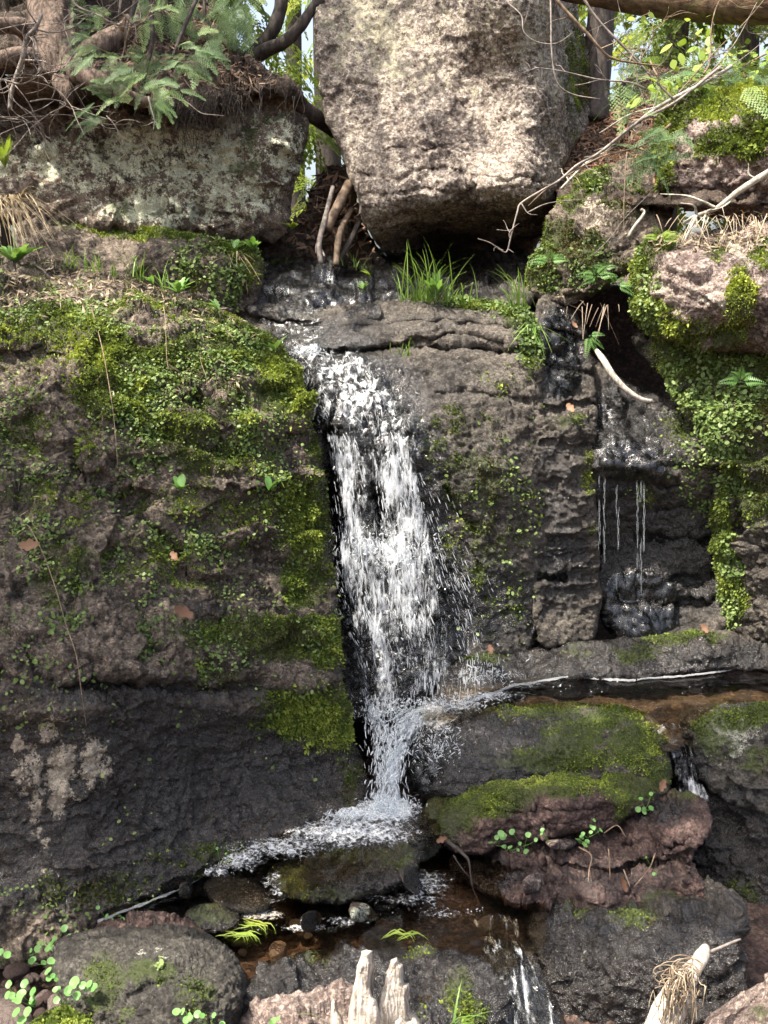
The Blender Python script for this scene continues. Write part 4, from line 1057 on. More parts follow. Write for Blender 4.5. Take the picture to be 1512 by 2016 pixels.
fallb = Bag()
g_ = np.random.default_rng(5)
n = 60000
s_, py_ = g_.random(n), 846 + g_.random(n) ** 1.0 * 550
keep = g_.random(n) < np.clip(dens(s_, py_) * .016 * (1 + 2.4 * fbm(np.stack([s_ * 14, py_ / 90, s_ * 0], -1), 3, .6, 2)), 0, 1)
s_, py_ = s_[keep], py_[keep]
n = len(s_)
ln = (6 + 26 * g_.random(n) ** 2) * np.interp(py_, (850, 1400), (.8, 1.15))
fw = .01 + .05 * g_.random(n) ** 1.5
A = fall_pt(s_, py_, fw)
B = fall_pt(s_ + g_.normal(0, .012, n), np.minimum(py_ + ln, 1405), fw + .002)
strands(fallb, A, B, .0008 + .0022 * g_.random(n) ** 2.2, g_)
# loose drops thrown to the sides
n = 560
s_ = np.concatenate([1 + np.abs(g_.normal(-.06, .15, n // 2 + 60)), -np.abs(g_.normal(0, .05, n // 2 - 200))]); n = len(s_)
py_ = 930 + 470 * g_.random(n) ** .7
fw = .03 + .10 * g_.random(n)
A = fall_pt(s_, py_, fw)
B = fall_pt(s_ + .01, py_ + 5 + 14 * g_.random(n), fw)
strands(fallb, A, B, .0006 + .0012 * g_.random(n) ** 2, g_)
# strands on the sloping run above the lip
n = 2600
u = g_.random(n); v = g_.random(n)
yy = 606 + v * 250
cl = np.interp(yy, (606, 640, 690, 740, 800, 856), (545, 560, 565, 600, 625, 640)); cr = np.interp(yy, (606, 640, 690, 740, 800, 856), (632, 640, 660, 740, 780, 812))
xx = cl + (cr - cl) * u
ft = R['fall']
sel = np.where((ft.px > 530) & (ft.px < 850) & (ft.py > 596) & (ft.py < 880))[0]
gridx = {}
for k in sel: gridx[(int(ft.px[k] // 3), int(ft.py[k] // 3))] = k
ia, ib = [], []
for x, y, l in zip(xx, yy, 5 + 16 * g_.random(n) ** 2):
    a_ = gridx.get((int(x // 3), int(y // 3)))
    b_ = gridx.get((int((x + l * (.45 if y > 690 else .1)) // 3), int((y + l) // 3)))
    if a_ is not None and b_ is not None: ia.append(a_); ib.append(b_)
ia, ib = np.array(ia), np.array(ib)
n = len(ia)
o1 = (.010 + .014 * g_.random(n))[:, None]
keep = g_.random(n) < np.clip(.5 + 1.1 * fbm(ft.V[ia] * np.array((22, 22, 12)), 3, .6, 4), 0, 1) * smooth(690, 730, ft.py[ia]) * .16
strands(fallb, (ft.V[ia] + ft.N[ia] * o1)[keep], (ft.V[ib] + ft.N[ib] * o1)[keep], (.0006 + .0012 * g_.random(n) ** 2)[keep], g_)
# the spill from the pool edge down to the foamy pool
for path, sp_, Ys, nn in ((((845, 1395), (805, 1425), (780, 1475), (768, 1530), (762, 1595)), (26, 22, 16, 16, 30), (3.14, 3.02, 2.92, 2.87, 2.80), 520), (((742, 1385), (746, 1440), (755, 1500), (758, 1600)), (14, 14, 14, 18), (3.16, 3.06, 2.95, 2.82), 240), (((790, 1400), (778, 1430), (768, 1480), (764, 1540)), (40, 26, 20, 18), (3.13, 3.03, 2.94, 2.86), 260)):
    path = np.array(path, float)
    f_ = np.arange(len(path)); t = g_.random(nn) * (len(path) - 1)
    l_ = .08 + .22 * g_.random(nn) ** 2
    off = g_.normal(0, 1, nn)
    t2 = np.minimum(t + l_, len(path) - 1)
    fwd = .05 * g_.random(nn)
    A = P(np.interp(t, f_, path[:, 0]) + off * np.interp(t, f_, sp_), np.interp(t, f_, path[:, 1]), np.interp(t, f_, Ys) - fwd)
    B = P(np.interp(t2, f_, path[:, 0]) + (off + g_.normal(0, .2, nn)) * np.interp(t2, f_, sp_), np.interp(t2, f_, path[:, 1]) + 3, np.interp(t2, f_, Ys) - fwd)
    strands(fallb, A, B, .0008 + .0030 * g_.random(nn) ** 2.4, g_)
# tossed splash
for cx0, cy0, sx, sy, Y0, nn in ((760, 1080, 110, 40, 3.36, 420), (790, 1398, 90, 26, 3.14, 700), (900, 1385, 70, 14, 3.10, 300), (765, 1590, 50, 20, 2.83, 500), (690, 1610, 50, 12, 2.80, 400), (610, 694, 44, 10, 3.70, 120), (860, 1470, 50, 50, 2.88, 260), (960, 1330, 60, 24, 3.16, 200)):
    x, y = cx0 + g_.normal(0, sx / 2, nn), cy0 + g_.normal(0, sy / 2, nn)
    A = P(x, y, Y0 - .10 * g_.random(nn))
    dr = unit(g_.normal(0, 1, (nn, 3)) + np.array((0, -.2, .4)))
    strands(fallb, A, A + dr * (.004 + .022 * g_.random(nn) ** 2)[:, None], .0008 + .0018 * g_.random(nn) ** 2, g_)
# soft curtains of the same water, one behind the other
g = NT('water_curtain')
def _lay(sc, stz, seed_off):
    m_ = g.n('ShaderNodeVectorMath', operation='MULTIPLY_ADD')
    g.put(m_.inputs[0], g.n('ShaderNodeTexCoord').outputs['Object']); m_.inputs[1].default_value = (1, .6, stz); m_.inputs[2].default_value = (seed_off, 0, 0)
    return g.noise(m_.outputs[0], sc, 5, .62, .35)
_n = g.math('ADD', g.math('MULTIPLY', _lay(64, .17, 0), .58), g.math('MULTIPLY', _lay(150, .16, 3), .42))
_big = _lay(14, .5, 7)
_al = g.step(g.math('ADD', g.attr('foam'), g.math('ADD', g.math('MULTIPLY', g.math('SUBTRACT', _n, .5), 4.4), g.math('MULTIPLY', g.math('SUBTRACT', _big, .5), 1.8))), .38, 1.25, 0, .80)
_d = g.bsdf(**{'Base Color': (.86, .88, .9), 'Roughness': .25, 'Specular IOR Level': .6, 'Normal': g.bump(_n, .012, .8)})
_t = g.n('ShaderNodeBsdfTranslucent'); _t.inputs[0].default_value = (.86, .89, .92, 1)
_m = g.n('ShaderNodeMixShader'); _m.inputs[0].default_value = .4
g.t.links.new(_d, _m.inputs[1]); g.t.links.new(_t.outputs[0], _m.inputs[2])
_p = g.n('ShaderNodeBsdfTransparent')
_m2 = g.n('ShaderNodeMixShader'); g.put(_m2.inputs[0], _al)
g.t.links.new(_p.outputs[0], _m2.inputs[1]); g.t.links.new(_m.outputs[0], _m2.inputs[2])
M_CURTAIN = g.done(_m2.outputs[0])
CV, CF, CA, cn = [], [], [], 0
for k, fw0 in enumerate((.012, .030, .052)):
    ss, yy = np.meshgrid(np.linspace(-.06, 1.12, 70), np.linspace(838, 1425, 160))
    s1, y1 = ss.ravel(), yy.ravel()
    q_ = np.stack([s1 * 7, y1 / 110, np.full(len(s1), k * 3.)], -1)
    V = fall_pt(s1, np.minimum(y1, 1400) , fw0 + .014 * fbm(q_, 3, .55, 7 + k))
    V[:, 2] -= np.maximum(y1 - 1400, 0) * .0016
    I = np.arange(len(V)).reshape(ss.shape)
    CF.append(np.stack([I[:-1, :-1], I[1:, :-1], I[1:, 1:], I[:-1, 1:]], -1).reshape(-1, 4) + cn); cn += len(V)
    fade = smooth(838, 862, y1) * smooth(1425, 1385, y1) * smooth(-.06, .03, s1) * smooth(1.12, .95, s1)
    CV.append(V); CA.append((np.clip(dens(s1, y1), 0, 1.1) * .56 - .03) * fade - (1 - fade) * 1.5)
tag(mesh_obj('waterfall', np.concatenate(CV), [np.concatenate(CF)], M_CURTAIN, None, {'foam': np.concatenate(CA)}), 'soft white curtains of the waterfall', 'waterfall', kind='structure')
wf = fallb.build('waterfall', M_WHITE, None)
tag(wf, 'white water falling in strands and drops from the dark lip into the pools', 'waterfall', kind='structure')

g = NT('clear_drip')
_p = g.n('ShaderNodeBsdfTransparent')
_m2 = g.n('ShaderNodeMixShader'); _m2.inputs[0].default_value = .18
g.t.links.new(_p.outputs[0], _m2.inputs[1]); g.t.links.new(g.bsdf(**{'Base Color': (.7, .75, .8), 'Roughness': .08, 'Specular IOR Level': 1.0}), _m2.inputs[2])
M_DRIP = g.done(_m2.outputs[0])
# thin drips on the right
db = Bag()
for x0, ya, yb, Y0 in ((1180, 935, 1110, 3.53), (1190, 938, 1120, 3.52), (1214, 940, 1150, 3.52), (1217, 945, 1090, 3.52), (1255, 945, 1110, 3.52), (1262, 945, 1160, 3.51), (1268, 950, 1080, 3.52)):
    n = 60
    y = ya + (yb - ya) * np.arange(n) / n
    x = x0 + g_.normal(0, 1.2, n)
    Y0v = np.full(n, Y0)
    kk = fbm(np.stack([y / 30, x0 + 0 * y, 0 * y], -1), 2, .5, 3) > -.25
    strands(db, P(x, y, Y0v)[kk], P(x, y + 9 + 10 * g_.random(n), Y0v)[kk], (.0003 + .0004 * g_.random(n))[kk], g_)
tag(db.build('water', M_DRIP), 'thin drips falling from the shelf of the dripping wall', 'water', kind='structure')


# ---- pools
def pool(poly, z, label, foam=(), foam_base=0.0, step=.010, rip=.003, mat=None, seed=0, lift=0.0):
    pl = PZ(*np.array(chaikin(poly, 2)).T, z)
    p2 = pl[:, :2]
    x0, y0 = p2.min(0); x1, y1 = p2.max(0)
    X, Yq = np.meshgrid(np.arange(x0, x1 + step, step), np.arange(y0, y1 + step, step))
    x, y = X.ravel(), Yq.ravel()
    ins = inside(x, y, p2)
    I = np.arange(len(x)).reshape(X.shape)
    q = np.stack([I[:-1, :-1], I[:-1, 1:], I[1:, 1:], I[1:, :-1]], -1).reshape(-1, 4)
    q = q[ins[q].any(1)]
    us = np.unique(q); re = np.full(len(x), -1); re[us] = np.arange(len(us))
    q = re[q]; x, y = x[us], y[us]
    V = np.stack([x, y, np.full(len(x), z)], -1)
    # back to picture coordinates, only to read the foam masks
    zc = V[:, 2] - CAM_Z
    dep = y * CT - zc * ST
    px = 756 + F_PX * x / dep
    py = 1008 - F_PX * (y * ST + zc * CT) / dep
    V[:, 2] += rip * fbm(V * np.array((16, 16, 1)), 4, .55, seed)
    fo = foam_base + paint(foam, px, py)
    V[:, 2] += lift * np.clip(fo, 0, 1) * (.5 + fbm(V * 40, 3, .6, seed + 4))
    o = mesh_obj('water', V, [q], mat or M_POOL, None, {'foam': np.clip(fo, 0, 1.2)})
    return tag(o, label, 'water', kind='structure')


pool([(838, 1412), (838, 1385), (870, 1366), (940, 1352), (1000, 1345), (1100, 1330), (1190, 1335), (1300, 1330), (1420, 1316), (1512, 1316), (1780, 1320), (1780, 1392), (1400, 1398), (1355, 1415), (1338, 1448), (1300, 1445), (1285, 1408), (1200, 1388), (1040, 1388), (940, 1402), (880, 1422), (830, 1418)], .30,
     'brown upper pool below the cliff', [(850, 1390, 110, 24, .55), (960, 1372, 90, 14, .55), (790, 1400, 40, 30, .6), (1040, 1350, 60, 8, .4)], 0.0, rip=.005, seed=3, lift=.012)
pool([(370, 1740), (480, 1672), (600, 1625), (700, 1590), (740, 1570), (830, 1575), (870, 1640), (860, 1690), (700, 1720), (570, 1760), (540, 1790), (430, 1775)], .05,
     'foamy pool at the foot of the waterfall', [(690, 1640, 150, 34, .66), (760, 1600, 70, 30, .95), (560, 1670, 110, 26, .56), (470, 1695, 60, 24, .62), (420, 1715, 50, 14, .5), (700, 1605, 60, 14, .9), (540, 1745, 22, 40, .45)], .02, rip=.006, seed=7, lift=.02)
pool([(170, 1840), (400, 1720), (530, 1700), (830, 1680), (1000, 1690), (1075, 1750), (1070, 1860), (1000, 1900), (920, 1980), (470, 2000), (390, 1870)], -.03,
     'shallow red brown lower pool', [(515, 1802, 50, 14, .62), (600, 1828, 60, 10, .5), (670, 1815, 40, 12, .5), (830, 1740, 70, 30, .55), (800, 1770, 120, 18, .45), (450, 1830, 80, 8, .3), (880, 1800, 60, 10, .4)], .0, rip=.006, seed=11, lift=.006)


def stream(name, label, C, wd, foam, mat, seed, n=60, m=26, rip=.012):
    """a small chute: centre line points and widths in metres"""
    C = np.asarray(C, float)
    t = np.linspace(0, 1, n) * (len(C) - 1)
    c = np.stack([np.interp(t, np.arange(len(C)), C[:, k]) for k in range(3)], -1)
    for _ in range(6): c[1:-1] = (c[:-2] + 2 * c[1:-1] + c[2:]) / 4
    W = np.interp(t, np.arange(len(C)), wd)
    u = np.linspace(-1, 1, m)
    V = c[:, None] + np.array((1, 0, 0))[None, None] * (W[:, None] * u[None])[..., None]
    V[..., 2] -= .25 * W[:, None] * np.abs(u[None]) ** 2
    V = V.reshape(-1, 3)
    V = V + np.array((0, -.5, .85)) * (rip * ridged(np.stack([V[:, 0] * 50, np.repeat(t, m) * 1.4, V[:, 0] * 0], -1), 3, .6, seed))[:, None]
    I = np.arange(n * m).reshape(n, m)
    q = np.stack([I[:-1, :-1], I[1:, :-1], I[1:, 1:], I[:-1, 1:]], -1).reshape(-1, 4)
    fo = foam + .3 * fbm(np.stack([V[:, 0] * 40, np.repeat(t, m) * 2.0, V[:, 0] * 0], -1), 4, .6, seed + 2)
    return tag(mesh_obj(name, V, [q], mat, None, {'foam': np.clip(fo, 0, 1)}), label, 'water', kind='structure')


stream('water', 'outflow chute leaving the lower pool', [PZ(975, 1800, -.03), PZ(985, 1850, -.035), P(1003, 1880, 2.20), P(1020, 1920, 2.14), P(1040, 1980, 2.07), P(1060, 2080, 2.0), P(1075, 2200, 1.9)], [.06, .055, .05, .055, .065, .085, .11], .38, M_CHUTE, 3)
stream('water', 'little cascade between two mossy stones', [PZ(1320, 1425, .30), PZ(1325, 1438, .298), P(1338, 1460, 2.96), P(1346, 1500, 2.92), P(1356, 1540, 2.88), P(1372, 1575, 2.86)], [.05, .045, .035, .03, .04, .05], .38, M_CHUTE, 8)

stream('water', 'white spill between the pools', [P(850, 1392, 3.16), P(825, 1408, 3.08), P(795, 1440, 3.0), P(775, 1490, 2.93), P(766, 1540, 2.88), P(762, 1605, 2.82)], [.05, .06, .045, .03, .03, .05], .85, M_CURTAIN, 21, rip=.03)
stream('water', 'thin white spill beside it', [P(742, 1370, 3.2), P(744, 1420, 3.1), P(752, 1500, 2.97), P(758, 1600, 2.84)], [.03, .025, .025, .03], .6, M_CURTAIN, 22, rip=.03)

# foam edge drifting along the far side of the upper pool
fb = Bag()
pl = np.array([(905, 1388), (960, 1368), (1010, 1350), (1060, 1342), (1110, 1333), (1140, 1329), (1170, 1333), (1200, 1339), (1240, 1339), (1300, 1335), (1360, 1330), (1440, 1321)], float)
wd = np.array((5, 5, 4, 3, 4, 7, 8, 4, 3, 2.6, 2.4, 1.5))
t = np.linspace(0, len(pl) - 1, 240)
x, y = np.interp(t, np.arange(len(pl)), pl[:, 0]), np.interp(t, np.arange(len(pl)), pl[:, 1])
ww = np.interp(t, np.arange(len(pl)), wd) * (1 + .75 * fbm(np.stack([t * 3, t * 0, t * 0], -1), 3, .6, 3))
yo = 2 * fbm(np.stack([t * 4, t * 0 + 5, t * 0], -1), 3, .6, 9)
rows = [PZ(x, y + yo + k * ww, .3055) for k in (-.5, -.2, .2, .5)]
rows[1][:, 2] += .004; rows[2][:, 2] += .004
V = np.stack(rows, 1).reshape(-1, 3)
V[:, 2] += .0025 * fbm(V * 90, 3, .6, 4)
I = np.arange(len(V)).reshape(240, 4)
okq = (fbm(np.stack([t * 2.2, t * 0 + 9, t * 0], -1), 3, .6, 31) > -.50)[:-1]
fb.add(V, [np.stack([I[:-1, :-1], I[:-1, 1:], I[1:, 1:], I[1:, :-1]], -1)[okq].reshape(-1, 4)], .3)
# foam caught along the foot of the dark wall
t = np.linspace(0, 1, 160)
x = np.interp(t, (0, .25, .5, .75, 1), (192, 240, 300, 350, 402)); y = np.interp(t, (0, .25, .5, .75, 1), (1814, 1795, 1772, 1752, 1724))
y = y + 3 * fbm(np.stack([t * 9, t * 0, t * 0 + 3], -1), 3, .6, 5)
ww = 7 * (1 + .8 * fbm(np.stack([t * 12, t * 0 + 4, t * 0], -1), 3, .6, 6)) * (1 - .5 * t)
V = np.stack([PZ(x, y + k * ww, -.022 + (.004 if k == 0 else 0)) for k in (-.5, 0, .5)], 1).reshape(-1, 3)
I = np.arange(len(V)).reshape(160, 3)
fb.add(V, [np.stack([I[:-1, :-1], I[:-1, 1:], I[1:, 1:], I[1:, :-1]], -1).reshape(-1, 4)], .3)
# bubbles
ph = (1 + 5 ** .5) / 2
ICO = unit(np.array([(-1, ph, 0), (1, ph, 0), (-1, -ph, 0), (1, -ph, 0), (0, -1, ph), (0, 1, ph), (0, -1, -ph), (0, 1, -ph), (ph, 0, -1), (ph, 0, 1), (-ph, 0, -1), (-ph, 0, 1)], float))
ICF = np.array([(0, 11, 5), (0, 5, 1), (0, 1, 7), (0, 7, 10), (0, 10, 11), (1, 5, 9), (5, 11, 4), (11, 10, 2), (10, 7, 6), (7, 1, 8), (3, 9, 4), (3, 4, 2), (3, 2, 6), (3, 6, 8), (3, 8, 9), (4, 9, 5), (2, 4, 11), (6, 2, 10), (8, 6, 7), (9, 8, 1)])


def bubbles(bag, x, y, z, r):
    c = PZ(x, y, z)
    n = len(c)
    V = c[:, None] + ICO[None] * np.asarray(r)[:, None, None] * np.array((1, 1, .7))
    bag.add(V.reshape(-1, 3), [(np.arange(n)[:, None, None] * 12 + ICF[None]).reshape(-1, 3)], np.repeat(g_.random(n) * .7, 12))


for cx0, cy0, sx, sy, z, nn, r0 in ((450, 1690, 60, 26, .052, 700, .0045), (560, 1665, 120, 22, .052, 900, .004), (680, 1640, 140, 26, .052, 1400, .0035), (520, 1803, 34, 8, -.028, 260, .004), (610, 1826, 44, 8, -.028, 200, .004), (680, 1815, 30, 8, -.028, 140, .004),
                                    (800, 1735, 46, 16, -.028, 260, .005), (860, 1790, 100, 14, -.028, 160, .004), (1150, 1352, 200, 12, .302, 50, .005), (1400, 1360, 120, 20, .302, 26, .005), (1110, 1345, 40, 6, .302, 60, .005), (990, 1268, 60, 4, .40, 30, .005)):
    x, y = cx0 + g_.normal(0, sx * .45, nn), cy0 + g_.normal(0, sy * .45, nn)
    k = fbm(np.stack([x / 30, y / 12, x * 0], -1), 3, .6, 21) > .05
    k &= g_.random(nn) < .6
    bubbles(fb, x[k], y[k], z, (r0 * (.22 + .6 * g_.random(nn) ** 2))[k])
tag(fb.build('foam', M_WHITE), 'white foam and bubbles floating on the pools', 'foam', kind='stuff')
# ------------------------------------------------------------------ wood
M_BARK = wood_mat('cedar_bark', (.035, .022, .017), (.21, .155, .12), (70, 70, 5), .85, .01)
M_DARKBARK = wood_mat('dark_bark', (.02, .016, .014), (.075, .06, .05), (50, 50, 6), .8, .006)
M_LOG = wood_mat('log_wood', (.035, .022, .014), (.16, .10, .055), (6, 40, 40), .8, .008, (.10, .09, .03))
M_TWIG = wood_mat('grey_twig', (.10, .082, .07), (.30, .26, .225), (40, 40, 40), .75, .001)
M_BROWNTWIG = wood_mat('brown_twig', (.10, .065, .04), (.27, .20, .14), (40, 40, 40), .75, .001)
M_LICHTWIG = wood_mat('lichen_twig', (.16, .14, .11), (.42, .40, .34), (40, 40, 40), .8, .002, (.5, .52, .42))
M_BLEACH = wood_mat('bleached_wood', (.20, .165, .13), (.62, .56, .48), (90, 90, 7), .75, .006)
M_STRAW = leaf_mat('dry_grass', [(0, (.16, .11, .06)), (.5, (.36, .28, .17)), (1, (.55, .46, .32))], .2, .6)
M_DARKLIT0 = leaf_mat('dead_stem', [(0, (.05, .035, .025)), (.5, (.13, .095, .065)), (1, (.28, .22, .16))], .1, .7)
M_STRAW2 = leaf_mat('caught_grass', [(0, (.10, .07, .045)), (.5, (.24, .18, .12)), (1, (.42, .35, .25))], .15, .7)
M_GRASS = leaf_mat('green_grass', [(0, (.05, .11, .02)), (.5, (.13, .24, .045)), (1, (.26, .38, .09))], .4, .45)
M_BROAD = leaf_mat('broad_leaves', [(0, (.06, .13, .03)), (.5, (.14, .28, .07)), (1, (.27, .42, .14))], .4, .4)
M_CEDAR = leaf_mat('cedar_needles', [(0, (.025, .05, .02)), (.45, (.075, .135, .055)), (.8, (.15, .24, .10)), (1, (.24, .34, .12))], .35, .5)
M_FAR = leaf_mat('far_foliage', [(0, (.05, .08, .02)), (.5, (.17, .23, .055)), (1, (.38, .42, .12))], .6, .5)
M_LIME = leaf_mat('young_leaves', [(0, (.12, .20, .03)), (.5, (.25, .36, .06)), (1, (.40, .48, .12))], .5, .45)
M_DEAD = leaf_mat('dead_leaf', [(0, (.05, .024, .016)), (.5, (.16, .08, .045)), (1, (.32, .19, .11))], .15, .6)


def pts(lst, Y=None):
    """picture points with their distances -> places"""
    a = np.array([(q[0], q[1], q[2] if len(q) > 2 else Y) for q in lst], float)
    return P(a[:, 0], a[:, 1], a[:, 2])


def mm(px, Y): return px * Y / F_PX / .98


def hang(o, label, cat, group=None): return tag(o, label, cat, group)


# fallen log across the top right corner
lg = tube(pts([(1040, -40, 4.75), (1150, -18, 4.6), (1250, -6, 4.5), (1380, 2, 4.4), (1460, 6, 4.3), (1600, -4, 4.2), (1800, -10, 4.1)]), [.05, .055, .065, .08, .085, .085, .085], 20, .16, 3, 5)
tag(lg.build('fallen_log', M_LOG), 'brown barkless log lying across the top above the leafy sapling', 'log')

# cedar on the soil mat
ct = empty('cedar_tree', tuple(P(105, 150, 4.35)), 'old cedar with stringy red bark rooted on top of the lichen slab', 'tree')
tk = tube(pts([(112, 175, 4.28), (108, 120, 4.30), (106, 60, 4.36), (104, -20, 4.42), (100, -200, 4.5), (90, -700, 4.7), (80, -2200, 5.2)]), [.17, .125, .10, .095, .09, .08, .05], 72, .16, 5, 6, ridge=.13)
tk.build('trunk', M_BARK, ct)
for q, r0 in (([(90, 110, 4.25), (50, 60, 4.2), (10, 50, 4.15), (-60, 60, 4.1), (-200, 90, 4.1)], [.06, .04, .032, .03, .03]),
              ([(95, 140, 4.2), (50, 110, 4.12), (0, 118, 4.08), (-90, 150, 4.05)], [.05, .034, .03, .03]),
              ([(130, 140, 4.2), (170, 150, 4.13), (215, 172, 4.08), (270, 198, 4.06), (330, 205, 4.08)], [.06, .045, .035, .025, .012]),
              ([(150, 130, 4.25), (200, 90, 4.3), (255, 60, 4.4), (300, 30, 4.5)], [.05, .05, .045, .045]),
              ([(120, 150, 4.18), (125, 170, 4.12), (135, 195, 4.10), (140, 215, 4.12)], [.045, .035, .02, .008])):
    tube(pts(q), r0, 12, .3, int(abs(q[0][0])), 5).build('root', M_BARK, ct)


def spray_template(nb=12, leaf=.055, sub=6):
    """a flat scale-leaved spray along +x, unit length"""
    V = []
    def lens(p, a, l, wd):
        d = np.array((math.cos(a), math.sin(a))); s = np.array((-d[1], d[0])) * wd
        V.append([(*p, 0), (*(p + d * l * .45 - s), -.004), (*(p + d * l), -.012), (*(p + d * l * .45 + s), -.004)])
    for i in range(nb):
        t = (i + .6) / nb
        for sg in (-1, 1):
            L = (.36 * (1 - t) ** .8 + .05) * (.8 + .4 * rnd.random())
            a = sg * (.95 - .35 * t)
            p0 = np.array((t - .02 * sg, 0.0))
            k = max(2, int(sub * L / .36))
            for j in range(k):
                f = (j + .5) / k
                p = p0 + np.array((math.cos(a), math.sin(a))) * L * f
                for s2 in (-1, 1):
                    lens(p, a + s2 * .7, leaf * (1.1 - .5 * f) * (.8 + .4 * rnd.random()), leaf * .26)
            lens(p0 + np.array((math.cos(a), math.sin(a))) * L * .1, a, L * .95, leaf * .16)
    for j in range(6): lens(np.array((j / 6, 0.0)), 0, .2, leaf * .12)
    return np.array(V)


SPRAY = spray_template()
SPRAY_FAR = spray_template(6, .13, 3)


def frames(d, up):
    d = unit(d); s = unit(np.cross(up, d)); u = np.cross(d, s)
    return d, s, u


def place_sprays(bag, tmpl, pos, dirs, ups, size, var, droop=.25):
    """copies of a spray merged into one foliage mesh"""
    n = len(pos)
    d, s, u = frames(dirs, ups)
    T = tmpl.reshape(-1, 3)
    x = T[:, 0]
    loc = pos[:, None] + (d[:, None] * x[None, :, None] + s[:, None] * T[None, :, 1, None] + u[:, None] * T[None, :, 2, None]) * np.asarray(size)[:, None, None]
    loc[..., 2] -= droop * (x ** 2)[None] * np.asarray(size)[:, None]
    m = len(T)
    I = (np.arange(n * m // 4) * 4)[:, None] + np.arange(4)[None]
    bag.add(loc.reshape(-1, 3), [I], np.repeat(np.asarray(var), m))


# hanging boughs of the cedar
def bough(path, r0, sprays, seed):
    g = np.random.default_rng(seed)
    b = tube(pts(path), [r0 * .7, r0 * .3], 6, .1, seed, 4).build('bough', M_DARKBARK, ct)
    p = pts([q[:3] for q in sprays])
    n = len(sprays)
    a = np.array([q[3] for q in sprays]) + g.normal(0, .12, n)
    d = np.stack([np.cos(a), g.normal(-.45, .2, n), np.sin(a)], -1)
    up = np.array((0, -.55, .85)) + g.normal(0, .22, (n, 3))
    f = Bag()
    place_sprays(f, SPRAY, p, d, up, np.array([q[4] for q in sprays]), np.clip(.78 + g.normal(0, .14, n), 0, 1))
    f.build('foliage', M_CEDAR, b, False)


def auto_sprays(spots, seed):
    g = np.random.default_rng(seed)
    out = []
    for cx, cy, sx, sy, Y, n, a, sz in spots:
        for _ in range(n):
            out.append((cx + g.normal(0, sx), cy + g.normal(0, sy), Y + g.normal(0, .05), math.radians(a + g.normal(0, 28)), sz * (.75 + .5 * g.random())))
    return out


bough([(300, -120, 4.3), (262, 20, 4.0), (252, 60, 3.95), (245, 110, 3.9)], .018, auto_sprays([(180, 55, 20, 12, 3.86, 5, 190, .086), (185, 75, 20, 10, 3.86, 5, 185, .086), (205, 112, 26, 12, 3.84, 8, 190, .100), (190, 90, 14, 10, 3.86, 4, 185, .086)], 3), 3)
bough([(290, -100, 4.25), (300, 60, 4.0), (290, 130, 3.88), (280, 170, 3.85)], .015, auto_sprays([(300, 40, 26, 16, 3.95, 8, 20, .086), (262, 130, 24, 16, 3.84, 9, 200, .093), (240, 160, 24, 10, 3.84, 8, 195, .093), (280, 90, 24, 24, 3.92, 8, -60, .086)], 5), 5)
bough([(430, -100, 4.4), (360, 60, 4.05), (345, 100, 3.98), (335, 120, 3.96)], .014, auto_sprays([(390, 95, 22, 12, 3.96, 7, 20, .100), (350, 118, 18, 12, 3.93, 7, 200, .093), (370, 130, 22, 14, 3.93, 7, -30, .093), (400, 105, 16, 12, 3.98, 5, 10, .086)], 7), 7)
bough([(260, 150, 3.86), (290, 170, 3.82), (310, 178, 3.80)], .006, auto_sprays([(300, 170, 24, 12, 3.80, 9, 10, .093), (310, 190, 22, 12, 3.80, 10, -30, .086), (230, 188, 18, 8, 3.8, 5, 195, .1)], 9), 9)
bough([(225, 150, 3.86), (218, 200, 3.82), (210, 228, 3.80)], .004, auto_sprays([(195, 232, 10, 5, 3.80, 5, 190, .085)], 11), 11)
bough([(420, -200, 4.9), (400, -60, 4.75), (405, 40, 4.65)], .02, auto_sprays([(400, 30, 50, 40, 4.62, 22, -80, .12), (330, 10, 50, 30, 4.6, 12, -100, .12), (440, 60, 26, 40, 4.66, 14, -70, .12), (380, 90, 34, 24, 4.6, 8, -80, .10), (470, 20, 26, 40, 4.8, 18, -80, .12)], 13), 13)
bough([(230, -200, 4.7), (240, -40, 4.5), (235, 30, 4.4)], .02, auto_sprays([(240, 10, 60, 26, 4.4, 12, -90, .11), (170, 10, 30, 20, 4.4, 8, -100, .10)], 15), 15)
# the crown above, out of the picture, still throws its shade
g = np.random.default_rng(77)
cb = Bag()
base = P(np.array(100.), np.array(-400.), np.array(4.6))
n = 620
h = g.random(n)
ang = g.random(n) * 6.283
rr = (1.5 * (1 - h) + .25) * np.sqrt(g.random(n))
pos = np.stack([base[0] + rr * np.cos(ang), base[1] + .1 + rr * np.sin(ang), 3.75 + 4.2 * h - .25 * rr], -1)
pos = pos[fbm(pos * 1.1, 3, .5, 9) > -.02]
n = len(pos); dirs = np.stack([pos[:, 0] - base[0], pos[:, 1] - base[1], -.3 + g.normal(0, .3, n)], -1) + g.normal(0, .3, (n, 3))
place_sprays(cb, SPRAY_FAR, pos, dirs, np.array((0, 0, 1.)) + g.normal(0, .3, (n, 3)), .28 + .2 * g.random(n), np.clip(.5 + g.normal(0, .2, n), 0, 1))
cb.build('crown', M_CEDAR, ct, False)

